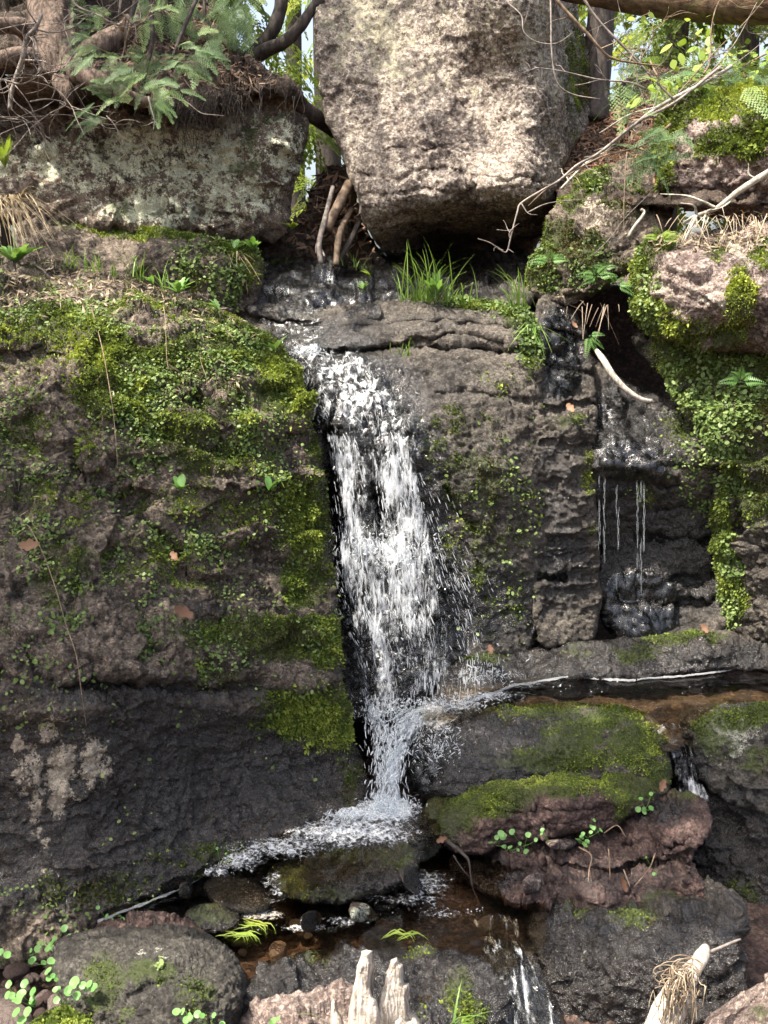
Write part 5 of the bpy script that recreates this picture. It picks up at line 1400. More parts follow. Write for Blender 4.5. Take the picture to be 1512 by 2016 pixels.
# leaning trunks in the gap left of the boulder
t2 = empty('forked_tree', tuple(P(480, 130, 4.85)), 'dark crooked tree with two bent stems leaning in the gap beside the big boulder', 'tree')
tube(pts([(474, 132, 4.84), (500, 108, 4.8), (530, 70, 4.78), (548, 30, 4.78), (556, -30, 4.8), (575, -300, 5.0), (590, -1200, 5.6)]), [.05, .034, .032, .03, .03, .03, .015], 14, .18, 3, 6).build('trunk', M_DARKBARK, t2)
tube(pts([(478, 130, 4.80), (525, 98, 4.74), (560, 82, 4.70), (590, 52, 4.70), (612, 22, 4.72), (640, -10, 4.75), (700, -80, 4.9)]), [.036, .03, .027, .026, .024, .024, .015], 14, .18, 4, 6).build('limb', M_DARKBARK, t2)
cb = Bag()
n = 150
pos = np.stack([-.75 + g.normal(0, .8, n), 5.6 + g.normal(0, .5, n), 4.6 + 1.6 * g.random(n)], -1)
d_ = g.normal(0, 1, (n, 3)); d_[:, 2] = -.3
place_sprays(cb, SPRAY_FAR, pos, d_, np.array((0, 0, 1.)) + g.normal(0, .3, (n, 3)), .25 + .2 * g.random(n), np.clip(.5 + g.normal(0, .2, n), 0, 1))
cb.build('crown', M_CEDAR, t2, False)
tag(tube(pts([(440, 95, 4.75), (500, 140, 4.62), (560, 188, 4.56), (610, 222, 4.62), (660, 260, 4.8)]), [.04, .04, .038, .036, .03], 14, .2, 6, 5).build('fallen_log', M_DARKBARK), 'dark trunk lying down the right edge of the soil mat towards the boulder', 'log')
tag(tube(pts([(1165, 250, 5.35), (1172, 190, 5.4), (1178, 100, 5.45), (1186, 0, 5.5), (1190, -200, 5.6), (1195, -900, 6.0)]), [.10, .075, .07, .07, .065, .04], 16, .25, 8, 5).build('tree_trunk', M_DARKBARK), 'dark tree trunk in the shade right behind the big boulder', 'tree')

# sticks leaning in the gap
for q, r0, mt, lb in (([(688, 362, 4.50), (668, 400, 4.42), (650, 435, 4.38), (643, 452, 4.36)], [.022, .021, .022, .02], M_BROWNTWIG, 'thick pale broken stick slanting in the gap below the boulder'),
                      ([(655, 368, 4.48), (640, 430, 4.36), (628, 480, 4.30), (632, 520, 4.28)], [.009, .011, .012, .012], M_TWIG, 'grey stick standing leftmost in the gap below the boulder'),
                      ([(692, 412, 4.50), (672, 450, 4.38), (664, 490, 4.32), (662, 522, 4.28)], [.012, .013, .014, .013], M_BROWNTWIG, 'brown stick standing between the pale stick and the boulder'),
                      ([(712, 425, 4.52), (694, 465, 4.42), (676, 498, 4.36), (668, 515, 4.34)], [.012, .013, .012, .008], M_DARKBARK, 'dark stick closest under the corner of the big boulder'),
                      ([(622, 500, 4.30), (625, 480, 4.32), (640, 505, 4.28)], [.004, .005, .004], M_TWIG, 'thin bent twig at the foot of the sticks')):
    tag(tube(pts(q), r0, 10, .2, int(q[0][0]), 5).build('stick', mt), lb, 'stick')

# bleached curved stick
tag(tube(pts([(1174, 690, 3.62), (1186, 706, 3.58), (1205, 736, 3.54), (1232, 766, 3.52), (1262, 786, 3.52), (1284, 790, 3.54)]), [.008, .012, .011, .010, .009, .006], 10, .15, 9, 5).build('stick', M_BLEACH), 'bleached curved stick lying on the shelf of the dripping wall', 'stick')


def branch(name, main, r0, side, mat, label, cat='branch', seed=0, r1=.25, twigs=0, tl=.10):
    """one bare branch with its side twigs"""
    g = np.random.default_rng(seed)
    b = Bag()
    r0 = r0 * .76
    p = pts(main)
    tube(p, np.linspace(r0, r0 * r1, len(p)), 7, .15, seed, 5, b)
    for s_ in side:
        tube(pts(s_), np.linspace(r0 * .45, r0 * .15, len(s_)), 5, .1, seed + 1, 4, b)
    L = np.linspace(0, 1, len(p))
    for k in range(twigs):
        t = .15 + .8 * g.random()
        a = np.array([np.interp(t, L, p[:, i]) for i in range(3)])
        d = unit(g.normal(0, 1, 3) * np.array((1, .6, 1)))
        l = tl * (.4 + g.random())
        q = [a]
        for _ in range(4):
            d = unit(d + g.normal(0, .35, 3)); q.append(q[-1] + d * l / 4)
        tube(np.array(q), np.linspace(r0 * .3 + .0006, .0006, 5), 5, 0, 0, 3, b)
        if g.random() < .6:
            d2 = unit(d + g.normal(0, .8, 3))
            tube(np.array([q[2], q[2] + d2 * l * .3, q[2] + d2 * l * .55 + g.normal(0, .01, 3)]), [.0012, .0009, .0005], 4, 0, 0, 3, b)
    return tag(b.build(name, mat), label, cat)


branch('branch', [(1420, 130, 4.1), (1331, 200, 4.0), (1256, 240, 3.9), (1181, 300, 3.82), (1136, 325, 3.8), (1101, 355, 3.76), (1066, 375, 3.74), (1026, 400, 3.72), (1018, 420, 3.7), (1006, 465, 3.7), (998, 495, 3.7), (985, 492, 3.7), (965, 478, 3.7), (941, 470, 3.7)], .008,
       [[(1026, 400, 3.72), (1040, 420, 3.7), (1058, 423, 3.7)], [(1040, 418, 3.7), (1080, 400, 3.7), (1157, 391, 3.72)], [(1000, 490, 3.7), (1012, 498, 3.7)]], M_TWIG, 'long pale branch arching down across the corner of the big boulder', seed=3, twigs=5)
branch('branch', [(1440, 130, 4.15), (1401, 155, 4.1), (1296, 210, 3.98), (1226, 265, 3.92), (1156, 320, 3.86), (1130, 345, 3.85), (1104, 372, 3.84)], .010, [[(1226, 265, 3.92), (1190, 300, 3.9), (1150, 310, 3.88)], [(1296, 210, 3.98), (1240, 225, 3.95), (1180, 262, 3.9)]], M_LICHTWIG, 'lichen grey branch ending beside the mossy leaning rock', seed=4, r1=.6, twigs=6)
branch('branch', [(1320, 245, 3.95), (1290, 270, 3.9), (1256, 290, 3.88), (1186, 308, 3.84), (1126, 340, 3.8), (1076, 372, 3.76), (1040, 405, 3.74)], .007, [[(1256, 290, 3.88), (1220, 285, 3.86), (1165, 318, 3.84)]], M_BROWNTWIG, 'tan branch running beside the lichen grey one', seed=5, twigs=3)
branch('branch', [(1075, -40, 3.9), (1096, 0, 3.9), (1136, 45, 3.9), (1162, 72, 3.9), (1181, 95, 3.9), (1206, 115, 3.92), (1256, 125, 3.95), (1306, 130, 4.0)], .010, [[(1256, 125, 3.95), (1225, 105, 3.95), (1205, 80, 3.95)]], M_BROWNTWIG, 'brown curved branch hanging from above, right of the big boulder', seed=6, r1=.4, twigs=4)
branch('branch', [(1130, -40, 4.0), (1151, 0, 4.0), (1170, 30, 4.0), (1196, 60, 4.0), (1246, 110, 4.0), (1286, 155, 4.0), (1331, 200, 4.0)], .008, [], M_TWIG, 'straight grey branch crossing behind the brown curved one', seed=7, r1=.6, twigs=4)
branch('branch', [(1051, 132, 3.8), (1106, 140, 3.8), (1181, 157, 3.82), (1236, 162, 3.85), (1271, 175, 3.9)][::-1], .006, [[(1180, 157, 3.82), (1150, 165, 3.8), (1130, 168, 3.8)]], M_TWIG, 'thin level twig in front of the side of the big boulder', seed=8, twigs=5, tl=.07)
branch('branch', [(1083, -40, 3.9), (1085, 40, 3.88), (1086, 100, 3.86), (1096, 160, 3.85), (1126, 185, 3.85), (1181, 195, 3.85)], .005, [], M_TWIG, 'hanging grey vine bending outwards at the boulder corner', seed=9, r1=.5)
branch('branch', [(985, -40, 3.95), (996, 0, 3.95), (1026, 30, 3.92), (1031, 62, 3.9), (1056, 82, 3.9), (1096, 85, 3.9), (1131, 62, 3.92)], .004, [[(1031, 50, 3.9), (1040, 20, 3.9), (1046, -20, 3.9)]], M_TWIG, 'looping thin vine across the top of the big boulder', seed=10, r1=.5)
branch('branch', [(1560, 310, 3.6), (1512, 340, 3.62), (1456, 375, 3.64), (1411, 410, 3.68), (1371, 425, 3.72), (1345, 440, 3.74)], .018, [[(1411, 410, 3.68), (1380, 395, 3.68), (1350, 385, 3.7), (1300, 382, 3.72)], [(1371, 425, 3.72), (1366, 405, 3.7), (1340, 400, 3.7)], [(1371, 425, 3.7), (1350, 470, 3.65), (1345, 490, 3.62)]], M_LICHTWIG, 'stout lichen crusted branch leaning on the pink boulder', seed=11, r1=.4, twigs=7)
branch('branch', [(1236, 468, 3.8), (1250, 445, 3.8), (1268, 420, 3.82), (1262, 412, 3.82)], .009, [], M_LICHTWIG, 'short grey stub of branch on the leaning rock', seed=12, r1=.8)
branch('branch', [(1234, 300, 3.85), (1230, 360, 3.82), (1228, 420, 3.8), (1229, 470, 3.78)], .003, [], M_BROWNTWIG, 'thin upright stem in front of the leaning rock', seed=13)
branch('branch', [(1170, 500, 3.85), (1200, 470, 3.82), (1230, 430, 3.8), (1280, 380, 3.8)], .003, [], M_TWIG, 'slender twig slanting over the leaning rock', seed=14)
branch('branch', [(20, 215, 3.75), (22, 185, 3.75), (32, 150, 3.75), (46, 110, 3.74), (52, 75, 3.74), (70, 55, 3.75), (82, 28, 3.77)], .011, [[(52, 72, 3.74), (30, 55, 3.72), (10, 38, 3.7), (12, 22, 3.7)], [(46, 118, 3.74), (90, 122, 3.72), (100, 140, 3.72)]], M_TWIG, 'pale crooked branch hanging in front of the cedar trunk', seed=15, r1=.8, twigs=12, tl=.2)
branch('branch', [(-30, 150, 3.7), (10, 158, 3.7), (45, 165, 3.7), (80, 145, 3.7), (92, 120, 3.7)], .006, [[(10, 158, 3.7), (30, 200, 3.68), (60, 222, 3.66), (85, 250, 3.66)], [(30, 168, 3.7), (55, 200, 3.68), (70, 235, 3.68), (65, 270, 3.7)]], M_TWIG, 'curving bare twig low on the left over the lichen slab', seed=16, twigs=16, tl=.28)
branch('branch', [(130, -30, 3.9), (150, 10, 3.88), (190, 28, 3.86), (250, 55, 3.86), (300, 30, 3.9)], .006, [[(190, 28, 3.86), (130, 40, 3.84), (136, 80, 3.82), (155, 120, 3.8), (185, 180, 3.8), (215, 205, 3.8)], [(155, 120, 3.8), (100, 130, 3.8), (60, 125, 3.8)], [(150, 100, 3.8), (120, 140, 3.78), (85, 175, 3.78), (50, 185, 3.78)]], M_TWIG, 'forking grey twig dangling between cedar trunk and green boughs', seed=17, twigs=16, tl=.22)
branch('branch', [(60, 200, 3.75), (95, 195, 3.73), (130, 205, 3.72), (100, 222, 3.72), (70, 240, 3.72), (20, 232, 3.72)], .004, [], M_TWIG, 'tangled bare twig drooping over the left of the lichen slab', seed=18, twigs=14, tl=.25)
branch('branch', [(240, 60, 3.9), (250, 30, 3.92), (256, 50, 3.9), (246, 90, 3.88), (250, 110, 3.88)], .010, [], M_BROWNTWIG, 'short brown branch among the green cedar boughs', seed=19, twigs=6, tl=.15)
branch('branch', [(292, 190, 3.75), (298, 215, 3.74), (304, 235, 3.74), (302, 256, 3.74)], .005, [[(302, 240, 3.74), (290, 246, 3.74), (278, 248, 3.74)]], M_LICHTWIG, 'short pale twig pointing down below the cedar boughs', seed=20)
branch('branch', [(330, 190, 3.85), (365, 200, 3.83), (395, 222, 3.82), (420, 226, 3.82), (442, 228, 3.82)], .0035, [], M_TWIG, 'thin wavy twig reaching right over the lichen slab', seed=21)
branch('branch', [(210, 228, 3.8), (225, 245, 3.78), (240, 270, 3.78), (262, 280, 3.78)], .003, [[(215, 232, 3.8), (180, 245, 3.78), (160, 270, 3.78)], [(215, 228, 3.8), (230, 215, 3.8), (238, 200, 3.82)]], M_TWIG, 'fine twig under the lowest cedar spray', seed=22, twigs=4)
# upright stems of the bare sapling on the right
for k, (q, r0) in enumerate((([(1290, 230, 4.1), (1330, 190, 4.1), (1400, 110, 4.1), (1470, 40, 4.1), (1520, -20, 4.1)], .005), ([(1331, 200, 4.1), (1380, 160, 4.1), (1440, 95, 4.1), (1490, 5, 4.1)], .006), ([(1350, 180, 4.2), (1395, 130, 4.2), (1400, 60, 4.2), (1412, 10, 4.2), (1440, -30, 4.2)], .006),
                             ([(1275, 215, 4.0), (1255, 160, 4.0), (1245, 110, 4.0), (1220, 20, 4.0), (1210, -30, 4.0)], .004), ([(1260, 120, 4.05), (1285, 70, 4.05), (1278, 20, 4.05)], .004), ([(1320, 220, 4.1), (1360, 170, 4.1), (1440, 130, 4.15), (1530, 60, 4.2)], .005))):
    branch('branch', q, r0, [], M_TWIG if k % 2 else M_BROWNTWIG, ('slender stem rising to the right end of the log', 'forked grey stem right of the leafy sapling', 'knobbly stem below the middle of the log', 'reddish stem rising between the crossing branches', 'short reddish shoot beside the boulder shadow', 'long slanting stem over the moss capped boulder')[k], seed=30 + k, twigs=5, tl=.16)

# ------------------------------------------------------------------ driftwood
st = empty('splintered_stump', tuple(P(752, 2500, 1.62)), 'bleached splintered stump standing at the bottom edge of the picture', 'stump')
st.location.z = -.45


def splint(poly, Y, seed, thick=.05):
    pl = chaikin(poly, 1)
    s = rock('splinter', poly, [(750, 1880, Y), (700, 2000, Y - .01), (740, 2000, Y - .025), (800, 2000, Y - .005), (750, 2500, Y - .03), (690, 2500, Y), (830, 2500, Y)], M_BLEACH, None, None, step=1.5, rw=9, rd=.014, thick=thick, amp=.006, freq=16, rough=.003, seed=seed, jag=1.2, fac=0, chk=0, micro=0, stretch=(3.5, 3.5, .16))
    o = s.o
    loc = np.array(o.location)
    o.parent = st
    o.location = loc - np.array(st.location)
    return o


splint([(686, 2560), (687, 2040), (690, 1985), (694, 1950), (700, 1925), (703, 1902), (709, 1888), (712, 1873), (722, 1870), (733, 1872), (730, 1888), (734, 1898), (729, 1915), (728, 1940), (733, 1962), (740, 1968), (747, 1990), (752, 2040), (760, 2560)], 1.60, 201)
splint([(736, 2560), (742, 2000), (749, 1955), (757, 1940), (758, 1922), (766, 1908), (770, 1893), (781, 1888), (785, 1898), (792, 1902), (789, 1925), (794, 1940), (804, 1938), (806, 1950), (800, 1962), (806, 1980), (803, 1996), (814, 1998), (826, 2012), (846, 2560)], 1.63, 202)
splint([(648, 2560), (651, 2012), (653, 1975), (657, 1966), (661, 1972), (664, 1990), (672, 2004), (678, 2022), (696, 2050), (706, 2560)], 1.66, 203, .03)
splint([(762, 2560), (772, 2080), (778, 2010), (790, 2002), (800, 2012), (818, 2008), (832, 2022), (852, 2560)], 1.58, 204, .03)

dw = empty('driftwood_branch', tuple(P(1290, 2300, 1.6)), 'bleached driftwood branch with dry grass caught round it, beside the pebbly rock', 'driftwood')
b = Bag()
tube(pts([(1390, 1864, 1.78), (1383, 1880, 1.76), (1368, 1903, 1.74), (1340, 1945, 1.70), (1318, 1985, 1.66), (1298, 2040, 1.62), (1262, 2160, 1.55), (1215, 2330, 1.46), (1180, 2480, 1.40)]), [.008, .014, .016, .025, .030, .033, .036, .038, .038], 22, .16, 6, 7, b)
b.build('stem', M_BLEACH, dw)
tube(pts([(1392, 1876, 1.77), (1412, 1868, 1.78), (1440, 1856, 1.8), (1458, 1849, 1.82)]), [.004, .003, .003, .002], 6, .1, 5, 4).build('twig', M_TWIG, dw)
g = np.random.default_rng(8)
b = Bag()
for k in range(44):
    x0, y0 = 1318 + 60 * g.random(), 1898 + 34 * g.random()
    q = [(x0, y0, 1.66)]
    dx = g.normal(-4, 10)
    for j in range(1, 6): q.append((x0 + dx * j * .6 + g.normal(0, 5), y0 + (8 + 18 * g.random()) * j * (.5 + .8 * g.random()), 1.655 - .01 * j + g.normal(0, .006)))
    tube(pts(q), [.0014, .0008], 4, 0, 0, 3, b, g.random())
for k in range(22):
    a = g.random() * 6.28; t0 = g.random()
    cx, cy = 1312 + 46 * t0, 1930 - 24 * t0 + g.normal(0, 10)
    q = [(cx + 26 * math.cos(a + j * .7) , cy + 15 * math.sin(a + j * .7) + j, 1.665 - .03 * max(0, math.cos(a + j * .7 - 1))) for j in range(5)]
    tube(pts(q), [.0013, .001], 4, 0, 0, 3, b, g.random())
b.build('dry_grass', M_STRAW2, dw)


# ------------------------------------------------------------------ small plants
def blade(bag, base, d, L, wd, var, curl=.5, seg=5, g=None):
    up = np.array((0, 0, 1.0))
    s = unit(np.cross(d, up) + 1e-6)
    t = np.linspace(0, 1, seg + 1)
    c = base + d * (L * t)[:, None] - up * (curl * L * t ** 2.2)[:, None] * .6 + unit(d * np.array((1, 1, 0)) + 1e-6) * (curl * L * .35 * t ** 2)[:, None]
    wv = wd * (1 - t ** 1.6) + .0003
    V = np.concatenate([c - s * wv[:, None], c + s * wv[:, None]])
    i = np.arange(seg)
    bag.add(V, [np.stack([i, i + seg + 1, i + seg + 2, i + 1], -1)], np.clip(var + .25 * np.tile(t, 2), 0, 1))


def grass(px, py, Y, n, h, sx, label, mat=None, seed=0, lean=(0, 0), down=False, wd=.0022, name='grass_tuft'):
    g = np.random.default_rng(seed + 400)
    b = Bag()
    for k in range(n):
        p = P(np.array(px + g.normal(0, sx)), np.array(py + g.normal(0, 3)), np.array(Y + g.normal(0, .02)))
        d = unit(np.array((g.normal(lean[0], .28), g.normal(-.1, .25), -1.0 if down else 1.0)))
        if down: d = unit(np.array((g.normal(lean[0], .3), -.5, -.4 + g.normal(0, .3))))
        blade(b, p, d, h * (.45 + .7 * g.random()), wd * (.7 + .6 * g.random()), .3 + .5 * g.random(), .25 + .6 * g.random())
    return tag(b.build(name, mat or M_GRASS), label, 'grass')


grass(842, 592, 3.90, 64, .27, 24, 'thick green grass tuft on the cap of the waterfall rock, before the boulder', seed=1, wd=.0021)
grass(890, 596, 3.88, 24, .17, 22, 'shorter green grass right of the thick tuft', seed=2, wd=.0025)
grass(1022, 606, 3.86, 22, .25, 18, 'long arching grass at the right end of the rock cap', seed=3, lean=(-.15, 0), wd=.0025)
grass(1046, 640, 3.80, 14, .12, 10, 'grass hanging over the corner of the rock cap', seed=4, down=True)
grass(700, 525, 4.30, 10, .09, 8, 'few short blades on the black wet step', seed=5)
grass(142, 528, 3.86, 14, .12, 8, 'leftmost of the grass tufts before the low ledge', seed=6)
grass(190, 535, 3.84, 14, .13, 12, 'grass tuft second from left before the low ledge', seed=7)
grass(268, 552, 3.82, 14, .18, 10, 'tallest grass tuft before the low ledge', seed=8)
grass(225, 545, 3.83, 9, .09, 6, 'small grass tuft between two taller ones before the ledge', seed=9)
grass(322, 568, 3.78, 9, .15, 8, 'grass blades beside the toothed plant on the bank top', seed=10)
grass(798, 700, 3.62, 14, .10, 10, 'pale thin grass growing from the crack of the waterfall rock', seed=11, wd=.0014)
grass(948, 745, 3.58, 8, .07, 1.2, 'wisp of grass on the bare face of the waterfall rock', seed=12, wd=.0012)
grass(880, 2030, 1.78, 6, .11, 10, 'broad green blades at the bottom right of the stump', seed=13, lean=(.5, 0), wd=.003)
grass(10, 385, 4.05, 70, .26, 26, 'straw coloured dry grass hanging at the left edge', M_STRAW, 14, (.35, 0), True, .0018)
grass(1440, 425, 3.66, 60, .10, 60, 'dry grass and roots trailing over the top of the pink boulder', M_STRAW2, 15, (-.2, 0), True, .0014)
grass(470, 500, 4.0, 16, .12, 10, 'wisp of straw hanging over the end of the low ledge', M_STRAW, 16, (.1, 0), True, .0014)
grass(1165, 600, 3.75, 16, .13, 26, 'dead stems trailing down beside the rock pillar', M_DARKLIT0, 17, (-.1, 0), True, .0011)
grass(655, 2030, 1.72, 4, .12, 8, 'single green blades left of the stump', seed=19, wd=.0012)
# long dry stalks hanging down the bank
for q, lb in (([(60, 1040, 2.72), (85, 1090, 2.66), (110, 1160, 2.58), (130, 1230, 2.5), (150, 1290, 2.42), (160, 1360, 2.36), (170, 1430, 2.34)], 'long dry stalk trailing down over the dark wall'),
              ([(180, 605, 3.4), (200, 680, 3.2), (215, 760, 3.05), (225, 830, 2.94), (232, 920, 2.86)], 'dry stalk hanging over the mossy bank'),
              ([(322, 600, 3.5), (326, 640, 3.38), (328, 700, 3.25), (332, 728, 3.18)], 'pale root dangling at the top of the bank'),
              ([(400, 630, 3.55), (394, 700, 3.34), (405, 740, 3.2), (410, 770, 3.14)], 'thin root dangling beside the bright moss')):
    tag(tube(pts(q), [.0016, .0012, .0006], 5, .2, 3, 5).build('dry_stalk', M_BROWNTWIG), lb, 'stalk')


def leafy(px, py, Y, n, L, wd, label, mat=None, seed=0, spread=.8, stem=.05, name='leafy_plant', cat='plant', tooth=0.0):
    g = np.random.default_rng(seed + 700)
    b = Bag()
    base = P(np.array(px, float), np.array(py, float), np.array(Y, float))
    for k in range(n):
        a = g.random() * 6.28
        d = unit(np.array((math.cos(a) * spread, math.sin(a) * spread * .7 - .2, .55 + .5 * g.random())))
        s = unit(np.cross(d, np.array((0, 0, 1.))))
        l = L * (.6 + .6 * g.random())
        t = np.linspace(0, 1, 9)
        c = base + d * (l * t)[:, None] - np.array((0, 0, 1.)) * (.25 * l * t ** 2)[:, None]
        wv = wd * np.sin(np.pi * np.clip(t * .92 + .06, 0, 1)) ** .8 * (1 + tooth * (np.arange(9) % 2 * 2 - 1))
        up = np.cross(s, d)
        V = np.concatenate([c - s * wv[:, None] + up * (wv * .3)[:, None], c, c + s * wv[:, None] + up * (wv * .3)[:, None]])
        i = np.arange(8)
        b.add(V, [np.stack([i, i + 9, i + 10, i + 1], -1), np.stack([i + 9, i + 18, i + 19, i + 10], -1)], .35 + .5 * g.random())
    return tag(b.build(name, mat or M_BROAD), label, cat)


leafy(30, 520, 3.82, 13, .13, .016, 'bright toothed rosette plant at the left end of the bank top', seed=1, tooth=.3)
leafy(352, 578, 3.72, 9, .10, .013, 'toothed plant in the middle of the bank top', seed=2, tooth=.3)
leafy(300, 560, 3.76, 7, .06, .009, 'small plant with bluish leaves on the bank top', seed=3)
leafy(430, 612, 3.66, 6, .07, .010, 'little toothed plant at the right end of the bank top', seed=4, tooth=.25)
leafy(541, 690, 3.50, 5, .08, .010, 'seedling standing against the rushing water', seed=5, tooth=.2)
leafy(530, 965, 3.10, 4, .09, .012, 'pair of lance leaves in the middle of the bank above bright moss', seed=6)
leafy(356, 965, 2.93, 6, .06, .014, 'rounded leaves growing on the middle of the bank', seed=7)
leafy(858, 585, 3.88, 16, .12, .010, 'leafy green stems inside the thick grass tuft', seed=8, spread=.45)
leafy(498, 492, 4.02, 6, .09, .012, 'sprig on the right end of the low mossy ledge', seed=9)
leafy(462, 492, 4.0, 5, .07, .014, 'small leafy sprig above the mossy ledge', seed=10)
leafy(575, 452, 4.36, 9, .06, .010, 'yellow green sprig at the corner of the lichen slab', M_LIME, 11)
leafy(10, 330, 4.2, 8, .16, .010, 'yellow green blades at the left edge by the lichen slab', M_LIME, 12, spread=.3)
leafy(728, 545, 4.1, 5, .05, .012, 'single yellow leaf plant on the black step', M_LIME, 13)
leafy(715, 570, 4.06, 6, .06, .006, 'tiny sprout lowest on the black step', seed=14)

FROND = spray_template(14, .05, 1)


def fern(px, py, Y, fr, label, mat=None, seed=0, size=.16):
    g = np.random.default_rng(seed + 900)
    b = Bag()
    base = P(np.array(px, float), np.array(py, float), np.array(Y, float))
    n = len(fr)
    a = np.radians(np.array(fr, float))
    d = np.stack([np.cos(a), -.35 + g.normal(0, .1, n), np.sin(a)], -1)
    V = []
    T = []
    for i in range(11):
        t = .18 + .8 * i / 11
        L = .30 * (1 - t) ** .75 * (1 if i else .8) + .03
        for sg in (-1, 1):
            an = sg * 1.2
            dd = np.array((math.cos(an), math.sin(an))); ss = np.array((-dd[1], dd[0])) * L * .16
            p = np.array((t, 0.0))
            T.append([(*p, 0), (*(p + dd * L * .4 - ss), 0), (*(p + dd * L), -.02), (*(p + dd * L * .4 + ss), 0)])
    T.append([(0, -.006, 0), (1, -.003, 0), (1, .003, 0), (0, .006, 0)])
    place_sprays(b, np.array(T), np.repeat(base[None], n, 0), d, np.array((0, -.7, .6)) + g.normal(0, .12, (n, 3)), size * .82 * (.75 + .5 * g.random(n)), np.clip(.5 + g.normal(0, .15, n), 0, 1), .3)
    return tag(b.build('fern', mat or M_BROAD, None, False), label, 'fern')


fern(1458, 752, 3.38, (60, 130, 15, 165, 95), 'fern on the mossy bank right of the dripping wall', seed=1, size=.10)
fern(1082, 515, 3.90, (40, 140, 90, 165, 20), 'small fern on the foot of the leaning rock', seed=2, size=.10)
fern(1300, 470, 3.62, (20, 160, 60, 120, 5, 40), 'bright yellow green fern on top of the pink boulder', M_LIME, 3, .085)
fern(1175, 545, 3.80, (20, 160, 60, 110, 190), 'fern above the trailing dead stems', seed=4, size=.10)
fern(1215, 560, 3.74, (10, 60, 120, -20), 'fern beside the yellow moss shoulder', seed=5, size=.085)
fern(1160, 660, 3.70, (-60, -100, -30, 20), 'drooping fern above the bleached stick', seed=6, size=.085)
fern(1190, 530, 3.85, (80, 30, 150), 'upper fern between leaning rock and pink boulder', seed=7, size=.085)


def disc_leaf(bag, c, nrm, r, var, notch=True):
    nrm = unit(nrm)
    a = unit(np.cross(nrm, np.array((.3, .2, 1.)))); b = np.cross(nrm, a)
    th = np.linspace(0, 6.283, 12, endpoint=False)
    rad = r * (1 - .25 * np.exp(-((th - 3.14) / .3) ** 2)) if notch else np.full(12, r)
    V = c + (np.cos(th)[:, None] * a + np.sin(th)[:, None] * b) * rad[:, None] + nrm * (r * .12)
    V = np.vstack([V, c])
    i = np.arange(12)
    bag.add(V, [np.stack([i, (i + 1) % 12, np.full(12, 12)], -1)], var)


def round_plant(px, py, Y, n, r, label, seed=0, sx=16, sy=11, group=None, h=.03):
    """little plant of round leaves on thin stalks"""
    g = np.random.default_rng(seed + 1200)
    root = empty('round_leaf_plant', tuple(P(np.array(px, float), np.array(py + 10, float), np.array(Y))), label, 'plant', group)
    base = np.array(root.location)
    sb, lb_ = Bag(), Bag()
    for k in range(n):
        c = P(np.array(px + g.normal(0, sx)), np.array(py + g.normal(0, sy)), np.array(Y - .015 + g.normal(0, .01)))
        tube(np.array([base + g.normal(0, .004, 3), (base + c) / 2 + np.array((0, 0, -.004)), c]), [.0009, .0007], 4, 0, 0, 3, sb, .6)
        disc_leaf(lb_, c, np.array((g.normal(0, .35), -.5 + g.normal(0, .25), .8)), r * .72 * (.6 + .5 * g.random()), .3 + .5 * g.random())
    sb.build('stalk', M_BROAD, root)
    lb_.build('leaves', M_BROAD2, root, False)
    return root


M_BROAD2 = leaf_mat('round_leaves', [(0, (.08, .19, .045)), (.5, (.16, .33, .09)), (1, (.25, .42, .15))], .35, .4)
for k, (x, y, Y, n, r, lb) in enumerate((
        (975, 1650, 2.57, 5, .015, 'round leaved plant leftmost under the moss topped slab'), (1005, 1668, 2.56, 5, .010, 'smaller round leaved plant second from left under the slab'), (1030, 1655, 2.57, 4, .012, 'round leaved plant just left of the flat pale cobble'),
        (1085, 1650, 2.58, 2, .011, 'lone pair of round leaves on the flat pale cobble'), (1137, 1642, 2.56, 4, .013, 'round leaved plant just right of the flat pale cobble'), (1158, 1637, 2.57, 3, .012, 'round leaved plant middle right under the slab'),
        (1178, 1630, 2.58, 3, .013, 'round leaved plant rightmost under the slab'), (1272, 1585, 2.62, 6, .012, 'stack of round leaves climbing the mossy right end of the slab'), (1295, 1713, 2.46, 2, .010, 'tiny pair of round leaves on the crumbled red slab end'),
        (108, 1846, 2.22, 4, .014, 'round leaved plant at the left shoulder of the grey boulder'), (65, 1870, 2.18, 4, .013, 'round leaved plant uppermost on the red rubble'), (92, 1890, 2.12, 4, .012, 'round leaved plant beside the upper left side of the grey boulder'),
        (112, 1920, 2.02, 6, .014, 'round leaved plant touching the middle left side of the grey boulder'), (160, 1942, 1.93, 4, .018, 'largest round leaves, in front of the grey boulder'), (30, 1946, 2.02, 6, .014, 'round leaved plant at the left edge on the rubble'),
        (70, 1968, 1.96, 6, .014, 'round leaved plant in the middle of the rubble'), (125, 1966, 1.92, 7, .014, 'round leaved plant behind the moss cushion'), (45, 2002, 1.88, 5, .014, 'round leaved plant left of the moss cushion'), (5, 1885, 2.15, 3, .014, 'round leaves at the left edge above the rubble'),
        (137, 1838, 2.26, 2, .013, 'pair of round leaves on top of the rubble ridge end'), (372, 2002, 1.80, 5, .012, 'round leaved plant under the front of the grey boulder'), (412, 2004, 1.80, 4, .012, 'round leaved plant at the lower right of the grey boulder'), (535, 2008, 1.82, 3, .010, 'tiny round leaved plant on the pink rock'),
        (218, 1806, 2.36, 4, .010, 'round leaved plant at the tip of the foam line by the wall'), (435, 1688, 2.50, 3, .006, 'minute green plant at the wall foot'))):
    round_plant(x, y, Y, n, r, lb, k)


